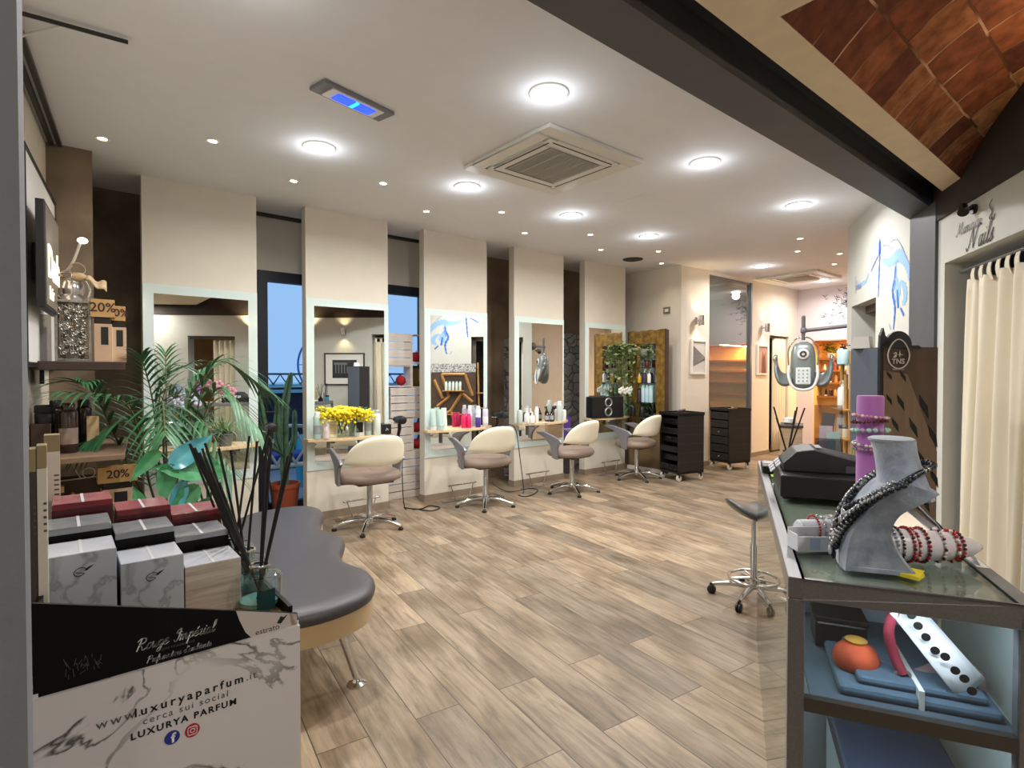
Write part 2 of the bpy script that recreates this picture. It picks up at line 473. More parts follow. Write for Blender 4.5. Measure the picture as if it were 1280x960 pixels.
# single-stroke cursive letters: baseline 0, x-height 1, ascender 2
CUR = {
 'R': (1.7, [[(.35, 0), (.6, 2)], [(.1, 1.6), (.5, 2.05), (1.2, 1.9), (1.2, 1.3), (.5, 1.05)], [(.5, 1.05), (.9, .6), (1.2, 0), (1.7, .25)]]),
 'P': (1.4, [[(.3, 0), (.6, 2)], [(.1, 1.6), (.5, 2.05), (1.3, 1.9), (1.2, 1.25), (.5, 1.0)]]),
 'I': (1.0, [[(.1, .3), (.4, 0), (.7, .4), (.8, 2), (.4, 1.9), (.3, 1.4), (1.1, 1.5)]]),
 'N': (2.2, [[(-.1, .3), (.15, 0), (.4, .3), (.75, 1.9)], [(.75, 1.9), (1.3, .1)], [(1.3, .1), (1.6, 1.7), (1.9, 2.1), (2.2, 1.9)]]),
 'M': (2.3, [[(-.1, .3), (.1, 0), (.35, .3), (.7, 1.9)], [(.7, 1.9), (1.0, .2)], [(1.0, .2), (1.6, 1.9)], [(1.6, 1.9), (1.8, .1), (2.2, .3)]]),
 'o': (.8, [[(.6, .9), (.2, .9), (.1, .4), (.3, 0), (.6, .3), (.6, .8), (.45, 1), (.9, .85)]]),
 'u': (.95, [[(.1, 1), (.1, .3), (.3, 0), (.6, .4), (.7, 1)], [(.7, 1), (.65, .3), (.8, 0), (1.0, .3)]]),
 'g': (.9, [[(.65, .9), (.25, .95), (.1, .5), (.3, .1), (.6, .4), (.7, 1)], [(.7, 1), (.55, -.7), (.2, -.9), (.15, -.5), (.95, .25)]]),
 'e': (.75, [[(.1, .45), (.5, .6), (.5, .95), (.2, .95), (.1, .4), (.3, 0), (.8, .3)]]),
 'm': (1.4, [[(.1, 1), (.1, 0)], [(.1, .5), (.35, 1), (.5, .8), (.5, 0)], [(.5, .5), (.8, 1), (.95, .8), (.95, .2), (1.1, 0), (1.4, .3)]]),
 'n': (1.0, [[(.1, 1), (.1, 0)], [(.1, .5), (.4, 1), (.6, .8), (.55, .2), (.7, 0), (1.0, .3)]]),
 'p': (.9, [[(.15, 1), (.05, -.9)], [(.12, .6), (.4, 1), (.65, .7), (.5, .1), (.15, .1)], [(.45, .05), (.9, .3)]]),
 'r': (.7, [[(.1, .9), (.25, 1.1), (.4, .95), (.3, .2), (.45, 0), (.75, .3)]]),
 'i': (.55, [[(.2, 1), (.15, .2), (.3, 0), (.6, .3)], [(.3, 1.35), (.34, 1.42)]]),
 'a': (.9, [[(.6, .9), (.2, .9), (.1, .4), (.3, 0), (.55, .3), (.65, 1)], [(.65, 1), (.6, .2), (.75, 0), (.95, .3)]]),
 'l': (.55, [[(.0, .2), (.4, 1.3), (.4, 2), (.2, 1.9), (.15, .4), (.3, 0), (.6, .3)]]),
 't': (.6, [[(.3, 1.6), (.15, .3), (.3, 0), (.6, .3)], [(.0, 1.1), (.55, 1.15)]]),
 'f': (.6, [[(.0, .2), (.45, 1.5), (.4, 2), (.2, 1.7), (.1, -.7), (.3, -.6), (.3, 0), (.6, .3)]]),
 'd': (.95, [[(.6, .9), (.2, .9), (.1, .4), (.3, 0), (.55, .3), (.75, 2)], [(.7, 1.4), (.6, .2), (.75, 0), (.95, .3)]]),
 'b': (.85, [[(.0, .2), (.4, 1.4), (.35, 2), (.2, 1.8), (.12, .3), (.35, 0), (.6, .4), (.5, .9), (.85, .85)]]),
 's': (.65, [[(.0, .1), (.4, 1.1), (.35, .7), (.5, .3), (.3, 0), (.05, .15)], [(.3, 0), (.7, .3)]]),
 'c': (.7, [[(.5, .85), (.3, 1), (.1, .5), (.3, 0), (.75, .3)]]),
 'y': (.9, [[(.1, 1), (.15, .4), (.35, .1), (.6, .4), (.7, 1)], [(.7, 1), (.5, -.7), (.2, -.8), (.9, .25)]]),
 "'": (.3, [[(.2, 1.9), (.1, 1.5)]]),
 ' ': (.7, []),
}
CUR['é'] = (.75, CUR['e'][1] + [[(.3, 1.3), (.5, 1.6)]])
def cursive(mb, s, size, slant=0.25, w=0.09, z=0.0, thick=0.0006):
    """pen-written lettering in the xy plane, starting at the origin; size = x-height"""
    x = 0.0
    for ch in s:
        adv, strokes = CUR.get(ch, CUR[' '])
        for st in strokes:
            P = spline([(p[0], p[1], 0) for p in st], 5)
            pts = [Vector(((x + p.x + p.y * slant) * size, p.y * size, z)) for p in P]
            n = len(pts)
            for i in range(n - 1):
                a, b = pts[i], pts[i + 1]
                d = b - a
                if d.length < 1e-9: continue
                t = d.normalized(); q = Vector((-t.y, t.x, 0))
                wd = size * w * (0.55 + 0.75 * abs(t.y)) * 0.5
                e = t * wd * 0.5
                vs = [mb.bm.verts.new(v) for v in (a - q * wd - e, b - q * wd + e, b + q * wd + e, a + q * wd - e)]
                mb.bm.faces.new(vs)
        x += adv
    return x * size

# common materials
M = dict(
 wall=mat('cream_wall_paint', '#e3dacb', 0.7, noise=0.02, bump=0.04, bscale=90),
 panel=mat('cream_panel_paint', '#d6cebf', 0.6, noise=0.02, bump=0.03, bscale=70),
 ceil=mat('white_ceiling_paint', '#e4e4e8', 0.85, noise=0.015),
 plaster=mat('ochre_plaster', '#e2cfb2', 0.85, noise=0.06, bump=0.15, bscale=20),
 brown=mat('brown_concrete_render', '#5b4d40', 0.75, color2='#8d7a63', scale=2.5, bump=0.1, bscale=30),
 gapbrown=mat('prelit_brown_render', '#6f5f50', 0.75, color2='#a48e76', scale=2.2, bump=0.1, bscale=30),  # same brown render, lightened to stand in for light missing behind the panels
 darkbrown=mat('dark_brown_paint', '#362d29', 0.8, noise=0.1),
 steel_dark=mat('anthracite_paint', '#525358', 0.55, noise=0.08, scale=5, bump=0.08, bscale=12),
 jamb=mat('grey_rendered_jamb', '#7b7e88', 0.7, noise=0.12, scale=3, stretch=(4, 4, .6), bump=0.2, bscale=30),
 base=mat('taupe_skirting', '#8d7d6c', 0.5, noise=0.06),
 chrome=mat('chrome', '#d8d8d8', 0.12, 1.0),
 steel=mat('brushed_steel', '#808083', 0.35, 0.5, noise=0.1, scale=6, stretch=(1, 30, 30)),
 black=mat('black_plastic', '#141416', 0.4),
 blackmatte=mat('black_matte', '#111012', 0.7),
 blackwood=mat('black_wood', '#121011', 0.55, noise=0.2, scale=30),
 white=mat('white_plastic', '#e8e6e2', 0.4),
 mirror=mat('mirror_silver', '#f2f5f4', 0.0, 1.0),
 frost=mat('frosted_white_glass', '#d3e2df', 0.12, spec=0.6, coat=0.3),
 shelf=mat('pale_maple', '#d9bf97', 0.4, noise=0.12, scale=5, stretch=(1, 9, 1)),
 cream=mat('cream_leather', '#ebe5cf', 0.42, bump=0.05, bscale=250),
 taupe=mat('taupe_leather', '#8e7c70', 0.5, bump=0.06, bscale=250),
 arm=mat('grey_armrest', '#8d8d95', 0.3, 0.5),
 red=mat('deep_red', '#97121f', 0.5),
 leaf=mat('leaf_green', '#2a5a38', 0.4, color2='#457a50', scale=9),
 leafd=mat('dark_leaf_green', '#2a5a36', 0.45, color2='#3f7a48', scale=12),
 bark=mat('brown_stem', '#5c5a34', 0.7, noise=0.2),
 kraft=mat('kraft_card', '#c39a62', 0.75, noise=0.05),
 darkwood=mat('dark_walnut', '#3d2a22', 0.5, noise=0.25, scale=6, stretch=(2, 14, 2)),
 midwood=mat('greyed_walnut', '#7d6551', 0.5, noise=0.2, scale=5, stretch=(2, 12, 2)),
 clear=glass('clear_glass', '#fafdfc', 0.10),
 ink=mat('black_ink', '#111111', 0.6),
 whiteink=mat('white_ink', '#e6e6e6', 0.6),
)

# ================================================================ THE SETTING
CZ = 2.98
fm = floor_mat()
struct('floor', MB().box(-2.2, 12.4, -3.2, 6.0, -0.08, 0.0), fm)
struct('ceiling_main', MB().box(-1.0, 12.4, 1.22, 6.0, CZ, CZ + 0.1), M['ceil'])
# low plaster ceiling over the entrance, with the tiled vault let into it
st = MB()
st.box(-2.2, 1.95, -3.2, 1.04, 2.64, 3.2)
st.box(1.95, 6.2, 0.90, 1.04, 2.64, 3.2)
st.box(1.95, 5.4, -3.2, -0.70, 2.64, 3.2)
struct('ceiling_entrance', st, M['plaster'])
vb = MB(); uvs = []
cy, cz, rad = 0.10, 1.90, 1.092
a0 = math.asin(0.8 / rad)
NV, NU = 28, 4
vv = [[vb.bm.verts.new((1.95 + (6.2 - 1.95) * i / NU, cy - rad * math.sin(-a0 + 2 * a0 * j / NV), cz + rad * math.cos(-a0 + 2 * a0 * j / NV))) for j in range(NV + 1)] for i in range(NU + 1)]
uvl = vb.bm.loops.layers.uv.new('UVMap')
for i in range(NU):
    for j in range(NV):
        f = vb.bm.faces.new((vv[i][j], vv[i + 1][j], vv[i + 1][j + 1], vv[i][j + 1]))
        for lp, (a, b) in zip(f.loops, ((i, j), (i + 1, j), (i + 1, j + 1), (i, j + 1))):
            lp[uvl].uv = ((6.2 - 1.95) * a / NU, b * 2 * a0 * rad / NV)
        f.smooth = True
struct('ceiling_vault', vb, tile_mat())
# steel beam between the two rooms
bm_ = MB()
bm_.box(-1.0, 5.36, 1.155, 1.35, 2.60, 2.635)
bm_.box(-1.0, 5.36, 1.215, 1.345, 2.635, 3.05)
bm_.box(-1.0, 5.36, 1.03, 1.215, 2.80, 2.9)
struct('trim_1', bm_, M['steel_dark'])['label'] = 'anthracite steel beam between the two ceilings'

# mural wall / curtain wall: local x runs along it (0 = far corner), local y points into the room
MW = Matrix.Translation((6.612, 2.302, 0)) @ Matrix.Rotation(R(33), 4, 'Z')
wb = MB()
wb.box(-0.168, 0.0, -0.25, 0, 0, 3.1, M=MW)
wb.box(-0.946, -0.168, -0.25, 0, 2.11, 3.1, M=MW)
wb.box(-1.80, -0.946, -0.25, 0, 0, 3.1, M=MW)
wb.box(-2.353, -2.25, -0.25, 0, 0, 2.46, M=MW)
wb.box(-3.30, -2.353, -0.25, 0, 2.15, 2.46, M=MW)
wb.box(-4.90, -3.30, -0.25, 0, 0, 2.46, M=MW)
wb.box(-5.70, -4.90, -0.25, 0, 2.09, 2.46, M=MW)
wb.box(-9.6, -5.70, -0.25, 0, 0, 2.46, M=MW)
struct('wall_right', wb, mat('white_wall_paint', '#cbcbc3', 0.7, noise=0.02, bump=0.05, bscale=60))
struct('trim_2', MB().box(-2.252, -1.798, -0.22, 0.02, 0, 2.60, M=MW), M['steel_dark'])['label'] = 'anthracite steel column carrying the beam'
struct('trim_3', MB().box(-9.6, -2.2, -0.25, 0.015, 2.46, 3.3, M=MW), M['darkbrown'])['label'] = 'dark brown lintel beam above the curtain wall'
wr = MB()
wr.box(-0.2, 0.0, -1.5, -0.25, 0, 3.1, M=MW)
struct('wall_side', wr, M['wall'])
struct('wall_nook', MB().box(-1.5, -0.1, -0.9, -0.8, 0, 2.6, M=MW), M['darkbrown'])
struct('wall_cubicle', MB().box(-6.4, -2.2, -1.3, -1.2, 0, 2.6, M=MW), mat('orange_cubicle_paint', '#c98443', 0.8))
struct('trim_4', MB().box(-0.95, -0.15, -0.27, -0.13, 2.035, 2.11, M=MW).box(-0.945, -0.86, -0.6, -0.13, 0.0, 2.11, M=MW), mat('dark_taupe_trim', '#5b5046', 0.6))
# room boundary behind the camera
struct('wall_rear', MB().box(-2.3, -2.2, -3.2, 1.3, 0, 2.7).box(-2.2, 1.0, -3.3, -3.2, 0, 2.7), M['wall'])
# left wall runs a little off square
AL = math.atan2(0.9951, 0.0989)
LW = Matrix.Translation((-0.128, 3.988, 0)) @ Matrix.Rotation(AL, 4, 'Z')   # local x along the wall, -y into the room
struct('wall_left', MB().box(-3.4, 0.98, 0, 0.2, 0, CZ + .05, M=LW), M['panel'])
struct('wall_corner', MB().box(-0.3, 0.217, 4.93, 5.95, 0, CZ), M['brown'])
struct('wall_entrance', MB().box(-0.75, -0.0145, 0.42, 0.50, 0, 2.7).box(-2.2, -0.7, 0.5, 0.6, 0, 2.7), M['jamb'])
bw = MB()
struct('wall_back_left', MB().box(0.21, 1.54, 5.85, 6.0, 0, CZ), M['brown'])
bw.box(3.50, 7.06, 5.95, 6.05, 0, CZ)
bw.box(3.46, 3.52, 5.83, 6.0, 0, CZ)
struct('wall_back', bw, M['gapbrown'])
struct('wall_window', MB().box(1.54, 3.47, 5.85, 6.0, 2.44, CZ), M['wall'])
# stone facing with an arched top behind the last gaps
sp = [(4.78, 0.0), (7.0, 0.0)]
for k in range(17):
    x = 7.0 - (7.0 - 4.78) * k / 16
    sp.append((x, 2.02 - 0.16 * ((x - 5.9) / 1.2) ** 2 + 0.02 * math.sin(x * 23)))
RX = Matrix.Rotation(R(90), 4, 'X')
struct('wall_stone', MB().prism(sp, -5.95, -5.90, M=RX), stone_mat())
struct('wall_end', MB().box(6.98, 7.10, 4.601, 5.99, 0, CZ), M['wall'])
sw = MB()
sw.box(7.10, 7.727, 4.60, 4.72, 0, CZ)
sw.box(7.727, 9.041, 4.60, 4.72, 2.93, CZ)
sw.box(9.041, 9.682, 4.60, 4.72, 0, CZ)
sw.box(9.682, 10.42, 4.60, 4.72, 2.09, CZ)
sw.box(10.42, 12.4, 4.60, 4.72, 0, CZ)
struct('wall_sconce', sw, M['wall'])
pk = mat('pale_lilac_paint', '#dccfd2', 0.7)
rb = MB()
rb.box(10.78, 10.88, 4.33, 4.60, 0, CZ)
rb.box(10.78, 10.88, 1.2, 4.33, 2.02, CZ)
rb.box(10.78, 10.88, 1.2, 2.6, 0, 2.02)
struct('wall_far', rb, pk)
struct('wall_passage', MB().box(7.0, 10.88, 1.1, 1.2, 0, CZ), M['wall'])
orange = mat('amber_niche_paint', '#efc07c', 0.7)
struct('wall_niche', MB().box(11.22, 11.3, 2.5, 4.40, 0, 2.1).box(10.88, 11.22, 2.5, 2.6, 0, 2.1).box(10.88, 11.22, 4.33, 4.40, 0, 2.1).box(10.88, 11.22, 2.6, 4.33, 2.02, 2.1), orange)
struct('wall_doorway', MB().box(9.5, 10.6, 5.3, 5.4, 0, 2.3), M['darkbrown'])

# tinted glass screen in the sconce wall
tg = bpy.data.materials.new('smoked_glass'); tg.use_nodes = True
_b = tg.node_tree.nodes['Principled BSDF']
_b.inputs['Base Color'].default_value = lin('#59625f'); _b.inputs['Roughness'].default_value = 0.02
_b.inputs['Specular IOR Level'].default_value = 1.0; _b.inputs['IOR'].default_value = 2.2
w = struct('window_2', MB().box(7.727, 9.041, 4.63, 4.66, 0.0, 2.93), tg)
struct('window_frame', MB().box(9.0, 9.041, 4.59, 4.68, 0, 2.93).box(7.727, 9.0, 4.61, 4.68, 2.90, 2.93), M['steel'], w)

# glazed street front behind the first gaps
df = MB()
df.box(1.56, 1.65, 5.84, 5.92, 0, 2.44)
df.box(1.65, 3.46, 5.84, 5.92, 2.335, 2.44)
df.box(2.34, 2.43, 5.84, 5.92, 0, 2.34)
df.box(3.40, 3.46, 5.84, 5.92, 0, 2.34)
df.box(1.65, 3.40, 5.84, 5.92, 0, 0.09)
fr_m = mat('anthracite_aluminium', '#252a33', 0.4)
d1 = struct('door_1', df, fr_m)
struct('pane', MB().box(1.65, 2.34, 5.875, 5.885, 0.09, 2.335).box(2.43, 3.40, 5.875, 5.885, 0.09, 2.335), glass('window_glass', '#f4f8fb', 0.04), d1)
struct('handle', MB().tube([(1.605, 5.84, 1.02), (1.605, 5.79, 1.02), (1.72, 5.79, 1.02)], 0.011).box(1.585, 1.625, 5.835, 5.842, .93, 1.11), M['black'], d1)

# free-standing white partition panels that carry the mirrors
PX = [(0.54, 1.395), (1.827, 2.675), (3.106, 3.963), (4.384, 5.245), (5.660, 6.535)]
sk = M['base']
for i, (x0, x1) in enumerate(PX):
    struct('wall_partition_%d' % (i + 1), MB().box(x0, x1, 5.26, 5.36, 0, CZ), M['panel'])
    struct('baseboard_partition_%d' % (i + 1), MB().box(x0 - .008, x1 + .008, 5.248, 5.26, 0, 0.075).box(x0 - .01, x0, 5.25, 5.36, 0, 0.075), sk)
struct('baseboard_sconce', MB().box(6.98, 7.72, 4.588, 4.60, 0, .075).box(9.045, 9.68, 4.588, 4.60, 0, .075).box(10.42, 10.78, 4.588, 4.6, 0, .075), sk)
struct('baseboard_back', MB().box(3.52, 4.62, 5.938, 5.95, 0, .075), sk)
# access hatch in the ceiling
struct('trim_5', MB().box(4.0, 4.36, 3.0, 3.36, CZ - .002, CZ + .01), M['ceil'])

# ---------------------------------------------------------------- the street outside
gm = mat('pale_pavement', '#9da3ab', 0.9)
struct('trim_6', MB().box(-6, 40, 6.0, 60, -0.2, -0.05), gm)['label'] = 'pavement outside the glass front'
t = thing('street_kiosk', 'navy blue market kiosk outside with a white striped roof edge', 'kiosk', (2.9, 9.2, 0))
obj('body', MB().box(-1.9, 1.9, -.5, 1.0, -.05, 1.12, bev=.02), mat('navy_panel', '#16233f', 0.5, noise=.2), t)
obj('roof_edge', MB().box(-2.0, 2.0, -.6, 1.1, 1.12, 1.17).box(-2.0, 2.0, -.6, 1.1, 1.21, 1.25), mat('pale_blue_metal', '#9fd2e6', 0.4), t)
rl = MB()
for k in range(20): rl.tube([(-2 + .2 * k, -.6, 1.25), (-1.9 + .2 * k, -.6, 1.4), (-1.8 + .2 * k, -.6, 1.25)], .012, 5)
rl.box(-2.0, 2.0, -.62, -.58, 1.39, 1.42)
obj('railing', rl, mat('steel_blue', '#3f5c7c', 0.5), t)
t = thing('observation_wheel', 'distant observation wheel rising behind the kiosk', 'wheel', (12.55, 32, 0))
wh = MB().torus((0, 0, 1.95), 1.9, .06, 'y', 40, 6)
for k in range(12):
    a = 2 * PI * k / 12
    wh.tube([(0, 0, 1.95), (1.9 * math.cos(a), 0, 1.95 + 1.9 * math.sin(a))], .02, 4)
obj('rim', wh, mat('wheel_steel', '#3f6fa8', .5), t)
obj('support', MB().tube([(-.9, .3, 0), (0, .1, 1.95)], .07).tube([(.9, .3, 0), (0, .1, 1.95)], .07), mat('wheel_steel', '#3f6fa8'), t)
t = thing('lattice_chair', 'white lattice outdoor chair with blue cushion behind the cactus pot', 'chair', (1.98, 6.45, -0.05))
lc = MB()
for k in range(4): lc.tube([(-.3 + .2 * k, -.1, .45), (-.4 + .2 * k, -.12, .62), (-.3 + .2 * k, -.14, .8)], .016, 6).tube([(-.3 + .2 * k, -.1, .45), (-.2 + .2 * k, -.12, .62), (-.3 + .2 * k, -.14, .8)], .016, 6)
lc.tube(spline([(-.4, -.1, .42), (-.42, -.14, .7), (-.2, -.16, .86), (.2, -.16, .86), (.42, -.14, .7), (.4, -.1, .42)]), .02, 8)
obj('backrest', lc, M['white'], t, smooth=60)
obj('seat', MB().box(-.4, .4, -.1, .35, .40, .45, bev=.02), M['white'], t)
obj('cushion', MB().box(-.36, .36, -.06, .32, .45, .55, bev=.04), mat('blue_fabric', '#27408c', .8), t, smooth=40)
for sx in (-.36, .36):
    for sy in (-.06, .3): obj('leg', MB().tube([(sx, sy, .40), (sx * 1.05, sy, 0)], .02), M['white'], t)
t = thing('water_barrel', 'turquoise plastic barrel outside the glass door', 'barrel', (2.62, 7.25, -0.05))
obj('body', MB().lathe([(.2, 0), (.23, .1), (.23, .25), (.245, .27), (.245, .3), (.23, .32), (.23, .6), (.18, .66)], seg=28), mat('turquoise_plastic', '#2ea6b6', .4), t, smooth=40)
obj('lid', MB().lathe([(.12, .66), (.12, .70), (.02, .71)], seg=20), M['white'], t)

# ================================================================ CEILING FITTINGS
def make_down(label):
    t = thing('downlight', label, 'ceiling light')
    obj('trim_ring', MB().lathe([(.085, 0), (.085, -.006), (.102, -.010), (.112, -.004), (.112, 0)], seg=36, cap=False), M['white'], t, smooth=50)
    lm = mat('lit_lens', '#ffffff', .4, emit='#fffaf2', estr=E_DOWN)
    obj('lens', MB().lathe([(.086, 0), (.084, -.006), (.05, -.013), (.005, -.015)], seg=32), lm, t, smooth=60)
    ld = bpy.data.lights.new('downlight_lamp', 'AREA'); ld.shape = 'DISK'; ld.size = .16; ld.energy = P_DOWN; ld.color = C_DOWN; ld.spread = R(165)
    lo = bpy.data.objects.new('lamp', ld); COL.objects.link(lo); lo.parent = t; lo.location = (0, 0, -.02)
    ld = bpy.data.lights.new('downlight_glow', 'POINT'); ld.energy = P_GLOW; ld.color = (.88, .94, 1.0); ld.shadow_soft_size = .07
    lo = bpy.data.objects.new('lamp', ld); COL.objects.link(lo); lo.parent = t; lo.location = (0, 0, -.085)
    return t
DL = [(2.152, 2.277, 'large round downlight nearest the beam, in front of the first air conditioner'),
 (1.432, 3.835, 'large round downlight above the yellow flowers, beside the blue lamp'),
 (2.686, 3.838, 'large round downlight at the left corner of the near air conditioner'),
 (3.964, 3.87, 'large round downlight just past the far corner of the near air conditioner'),
 (5.241, 3.884, 'large round downlight before the dark ceiling speaker'),
 (3.749, 2.276, 'large round downlight right of the near air conditioner, second along the beam'),
 (5.354, 2.284, 'large round downlight nearest the blue mural wall'),
 (7.983, 3.919, 'large round downlight on the near left side of the far air conditioner'),
 (10.021, 3.847, 'large round downlight beyond the far air conditioner')]
first = None
for x, y, lb in DL:
    lb = lb[0:].strip()
    if first is None:
        first = make_down(lb); first.location = (x, y, CZ); first['group'] = 'large round downlights'
    else: dup(first, (x, y, CZ), None, lb)
dup(first, (0.55, 2.27, CZ), None, 'large round downlight above the entrance end of the hall')

def make_spot(label):
    t = thing('spotlight', label, 'ceiling light', group='small warm ceiling spots')
    obj('trim_ring', MB().lathe([(.026, 0), (.028, -.004), (.042, -.006), (.044, 0)], seg=24, cap=False), M['white'], t, smooth=50)
    lm = mat('lit_spot', '#ffffff', .4, emit='#ffe6c4', estr=E_SPOT)
    obj('lens', MB().lathe([(.027, 0), (.026, -.004), (.004, -.008)], seg=20), lm, t, smooth=60)
    ld = bpy.data.lights.new('spot_lamp', 'SPOT'); ld.energy = P_SPOT * 4; ld.color = C_SPOT; ld.spot_size = R(105); ld.spot_blend = .9; ld.shadow_soft_size = .03
    lo = bpy.data.objects.new('lamp', ld); COL.objects.link(lo); lo.parent = t; lo.location = (0, 0, -.015)
    return t
SP = [(0.261, 4.619, 'small warm spot at the corner by the brown pillar'), (0.839, 4.19, 'small warm spot in front of the first mirror panel'),
 (1.517, 4.631, 'small warm spot facing the gap with the glass door'), (2.106, 4.216, 'small warm spot in front of the second mirror panel'),
 (2.787, 4.67, 'small warm spot facing the gap with the white crates'), (3.365, 4.226, 'small warm spot in front of the third mirror panel'),
 (4.056, 4.679, 'small warm spot facing the plain brown gap'), (4.673, 4.26, 'small warm spot in front of the fourth mirror panel'),
 (5.341, 4.692, 'small warm spot facing the gap with the purple bag'), (5.98, 4.282, 'small warm spot in front of the fifth mirror panel, by the last downlight'),
 (6.659, 4.713, 'small warm spot beyond the dark ceiling speaker'), (6.687, 2.832, 'small warm spot by the mural corner, nearest the mural'),
 (7.356, 3.143, 'small warm spot past the mural corner, beyond the one nearest the mural'), (7.929, 2.852, 'small warm spot to the right of the far air conditioner'),
 (8.613, 3.17, 'small warm spot at the edge of the far air conditioner')]
first = None
for x, y, lb in SP:
    if first is None: first = make_spot(lb); first.location = (x, y, CZ)
    else: dup(first, (x, y, CZ), None, lb)

def make_ac(label, loc):
    t = thing('cassette_air_conditioner', label, 'air conditioner', loc, group='ceiling air conditioners')
    h = .475
    def ring(a, b, z0, z1, c=.05):
        m = MB()
        m.box(-a, a, b, a, z0, z1); m.box(-a, a, -a, -b, z0, z1); m.box(-a, -b, -b, b, z0, z1); m.box(b, a, -b, b, z0, z1)
        return m
    pm = mat('air_conditioner_white', '#dcd8d0', .45)
    obj('outer_panel', ring(h, .36, -.028, 0), pm, t, bevel=.006)
    obj('inner_panel', ring(.345, .255, -.034, -.004), pm, t, bevel=.006)
    gp = MB()
    for s in (-1, 1):
        gp.box(-.30, .30, s * .318 - .007, s * .318 + .007, -.0345, -.030); gp.box(s * .318 - .007, s * .318 + .007, -.30, .30, -.0345, -.030)
    gp.box(-.37, .37, -.37, .37, -.004, 0)
    obj('louvre_gap', gp, M['blackmatte'], t)
    for rz in range(4):
        obj('louvre', MB().box(-.28, .28, .338, .358, -.030, -.022, bev=.003, M=Matrix.Rotation(rz * PI / 2, 4, 'Z')), pm, t)
    gr = MB()
    for k in range(30): gr.box(-.24, .24, -.24 + k * .016, -.235 + k * .016, -.036, -.030)
    for k in range(5): gr.box(-.24 + k * .117, -.234 + k * .117, -.24, .24, -.035, -.029)
    obj('grille', gr, mat('grille_grey', '#b9b4ab', .5), t)
    obj('grille_backing', MB().box(-.25, .25, -.25, .25, -.030, -.026), mat('filter_grey', '#6f6c67', .8), t)  # grey plate behind the grille bars
    return t
a1 = make_ac("large square ceiling air conditioner in the middle of the hall", (2.875, 3.005, CZ - .001))
a2 = dup(a1, (9.30, 3.96, CZ - .001), None, 'farther ceiling air conditioner, in front of the lilac back wall')

t = thing('insect_lamp', 'ceiling lamp with glowing blue tube in a grey metal frame', 'lamp', (1.342, 3.05, CZ), R(13))
obj('frame', MB().box(-.24, .24, -.075, .075, -.02, 0, bev=.005), mat('lamp_grey', '#77777c', .5), t)
obj('reflector', MB().box(-.175, .175, -.055, .055, -.026, -.02), M['white'], t)
obj('tube', MB().box(-.125, -.012, -.036, .036, -.032, -.026).box(.012, .125, -.036, .036, -.032, -.026), mat('blue_glow', '#2030ff', .4, emit='#1238ff', estr=3.0), t)
obj('clip', MB().box(-.012, .012, -.036, .036, -.034, -.026), mat('cyan_glow', '#40c0ff', .4, emit='#20b0ff', estr=2.0), t)
t = thing('ceiling_speaker', 'flat dark round speaker grille in the ceiling', 'speaker', (6.124, 4.802, CZ))
obj('grille', MB().lathe([(.125, 0), (.125, -.01), (.1, -.016), (.005, -.017)], seg=32), mat('speaker_mesh', '#33332f', .7, bump=.5, bscale=200), t)
obj('rim', MB().lathe([(.125, 0), (.135, -.008), (.14, 0)], seg=32, cap=False), mat('rim_grey', '#4a4a46', .5), t)
cr = MB().box(-2.6, .93, -.045, -.02, CZ - .025, CZ, M=LW).box(-2.6, .93, -.09, -.065, CZ - .025, CZ, M=LW)
tag(obj('curtain_rail', cr, mat('rail_grey', '#3c3a38', .4, .6)), 'dark double curtain rail along the left wall under the ceiling', 'curtain rail')
tag(obj('curtain_rail', MB().box(1.42, 3.47, 5.72, 5.745, CZ - .022, CZ).box(1.42, 3.47, 5.77, 5.79, CZ - .022, CZ), mat('rail_grey', '#3c3a38')), 'dark double curtain rail on the ceiling before the street window', 'curtain rail')
t = thing('ceiling_bracket', 'thin metal stay with folding arm on the ceiling by the left wall', 'bracket', (0, 0, 0))
obj('bar', MB().tube([(-.2, 3.2, 2.95), (.28, 3.16, 2.955)], .01), mat('rail_grey', '#3c3a38'), t)
obj('arm', MB().tube([(-.2, 3.5, 2.93), (.05, 3.18, 2.95)], .007), M['white'], t)

# wall sconces
def make_sconce(label, loc, rz=0):
    t = thing('wall_sconce', label, 'wall lamp', loc, rz, group='up and down wall sconces')
    obj('shade', MB().lathe([(.036, -.07), (.04, -.07), (.04, .07), (.036, .07)], (0, -.09, 0), 24, cap=False), M['chrome'], t, smooth=40)
    obj('bracket', MB().box(-.03, .03, -.012, 0, -.05, .05, bev=.004).box(-.012, .012, -.055, -.01, -.012, .012), M['chrome'], t)
    obj('bulb', MB().ball((0, -.09, 0), .022), mat('sconce_bulb', '#fff0d0', .4, emit='#ffd27a', estr=6.0), t)
    for s in (-1, 1):
        ld = bpy.data.lights.new('sconce_lamp', 'SPOT'); ld.energy = P_SCONCE * 3; ld.color = (1, .74, .38); ld.spot_size = R(110); ld.spot_blend = .8; ld.shadow_soft_size = .03
        lo = bpy.data.objects.new('lamp', ld); COL.objects.link(lo); lo.parent = t; lo.location = (0, -.09, s * .06)
        lo.rotation_euler = (PI if s > 0 else 0, 0, 0)
    return t
s1 = make_sconce('chrome wall sconce above the framed black and white street photo', (7.36, 4.60, 2.20))
dup(s1, (9.417, 4.60, 2.20), None, 'chrome wall sconce above the framed reddish print by the far doorway')

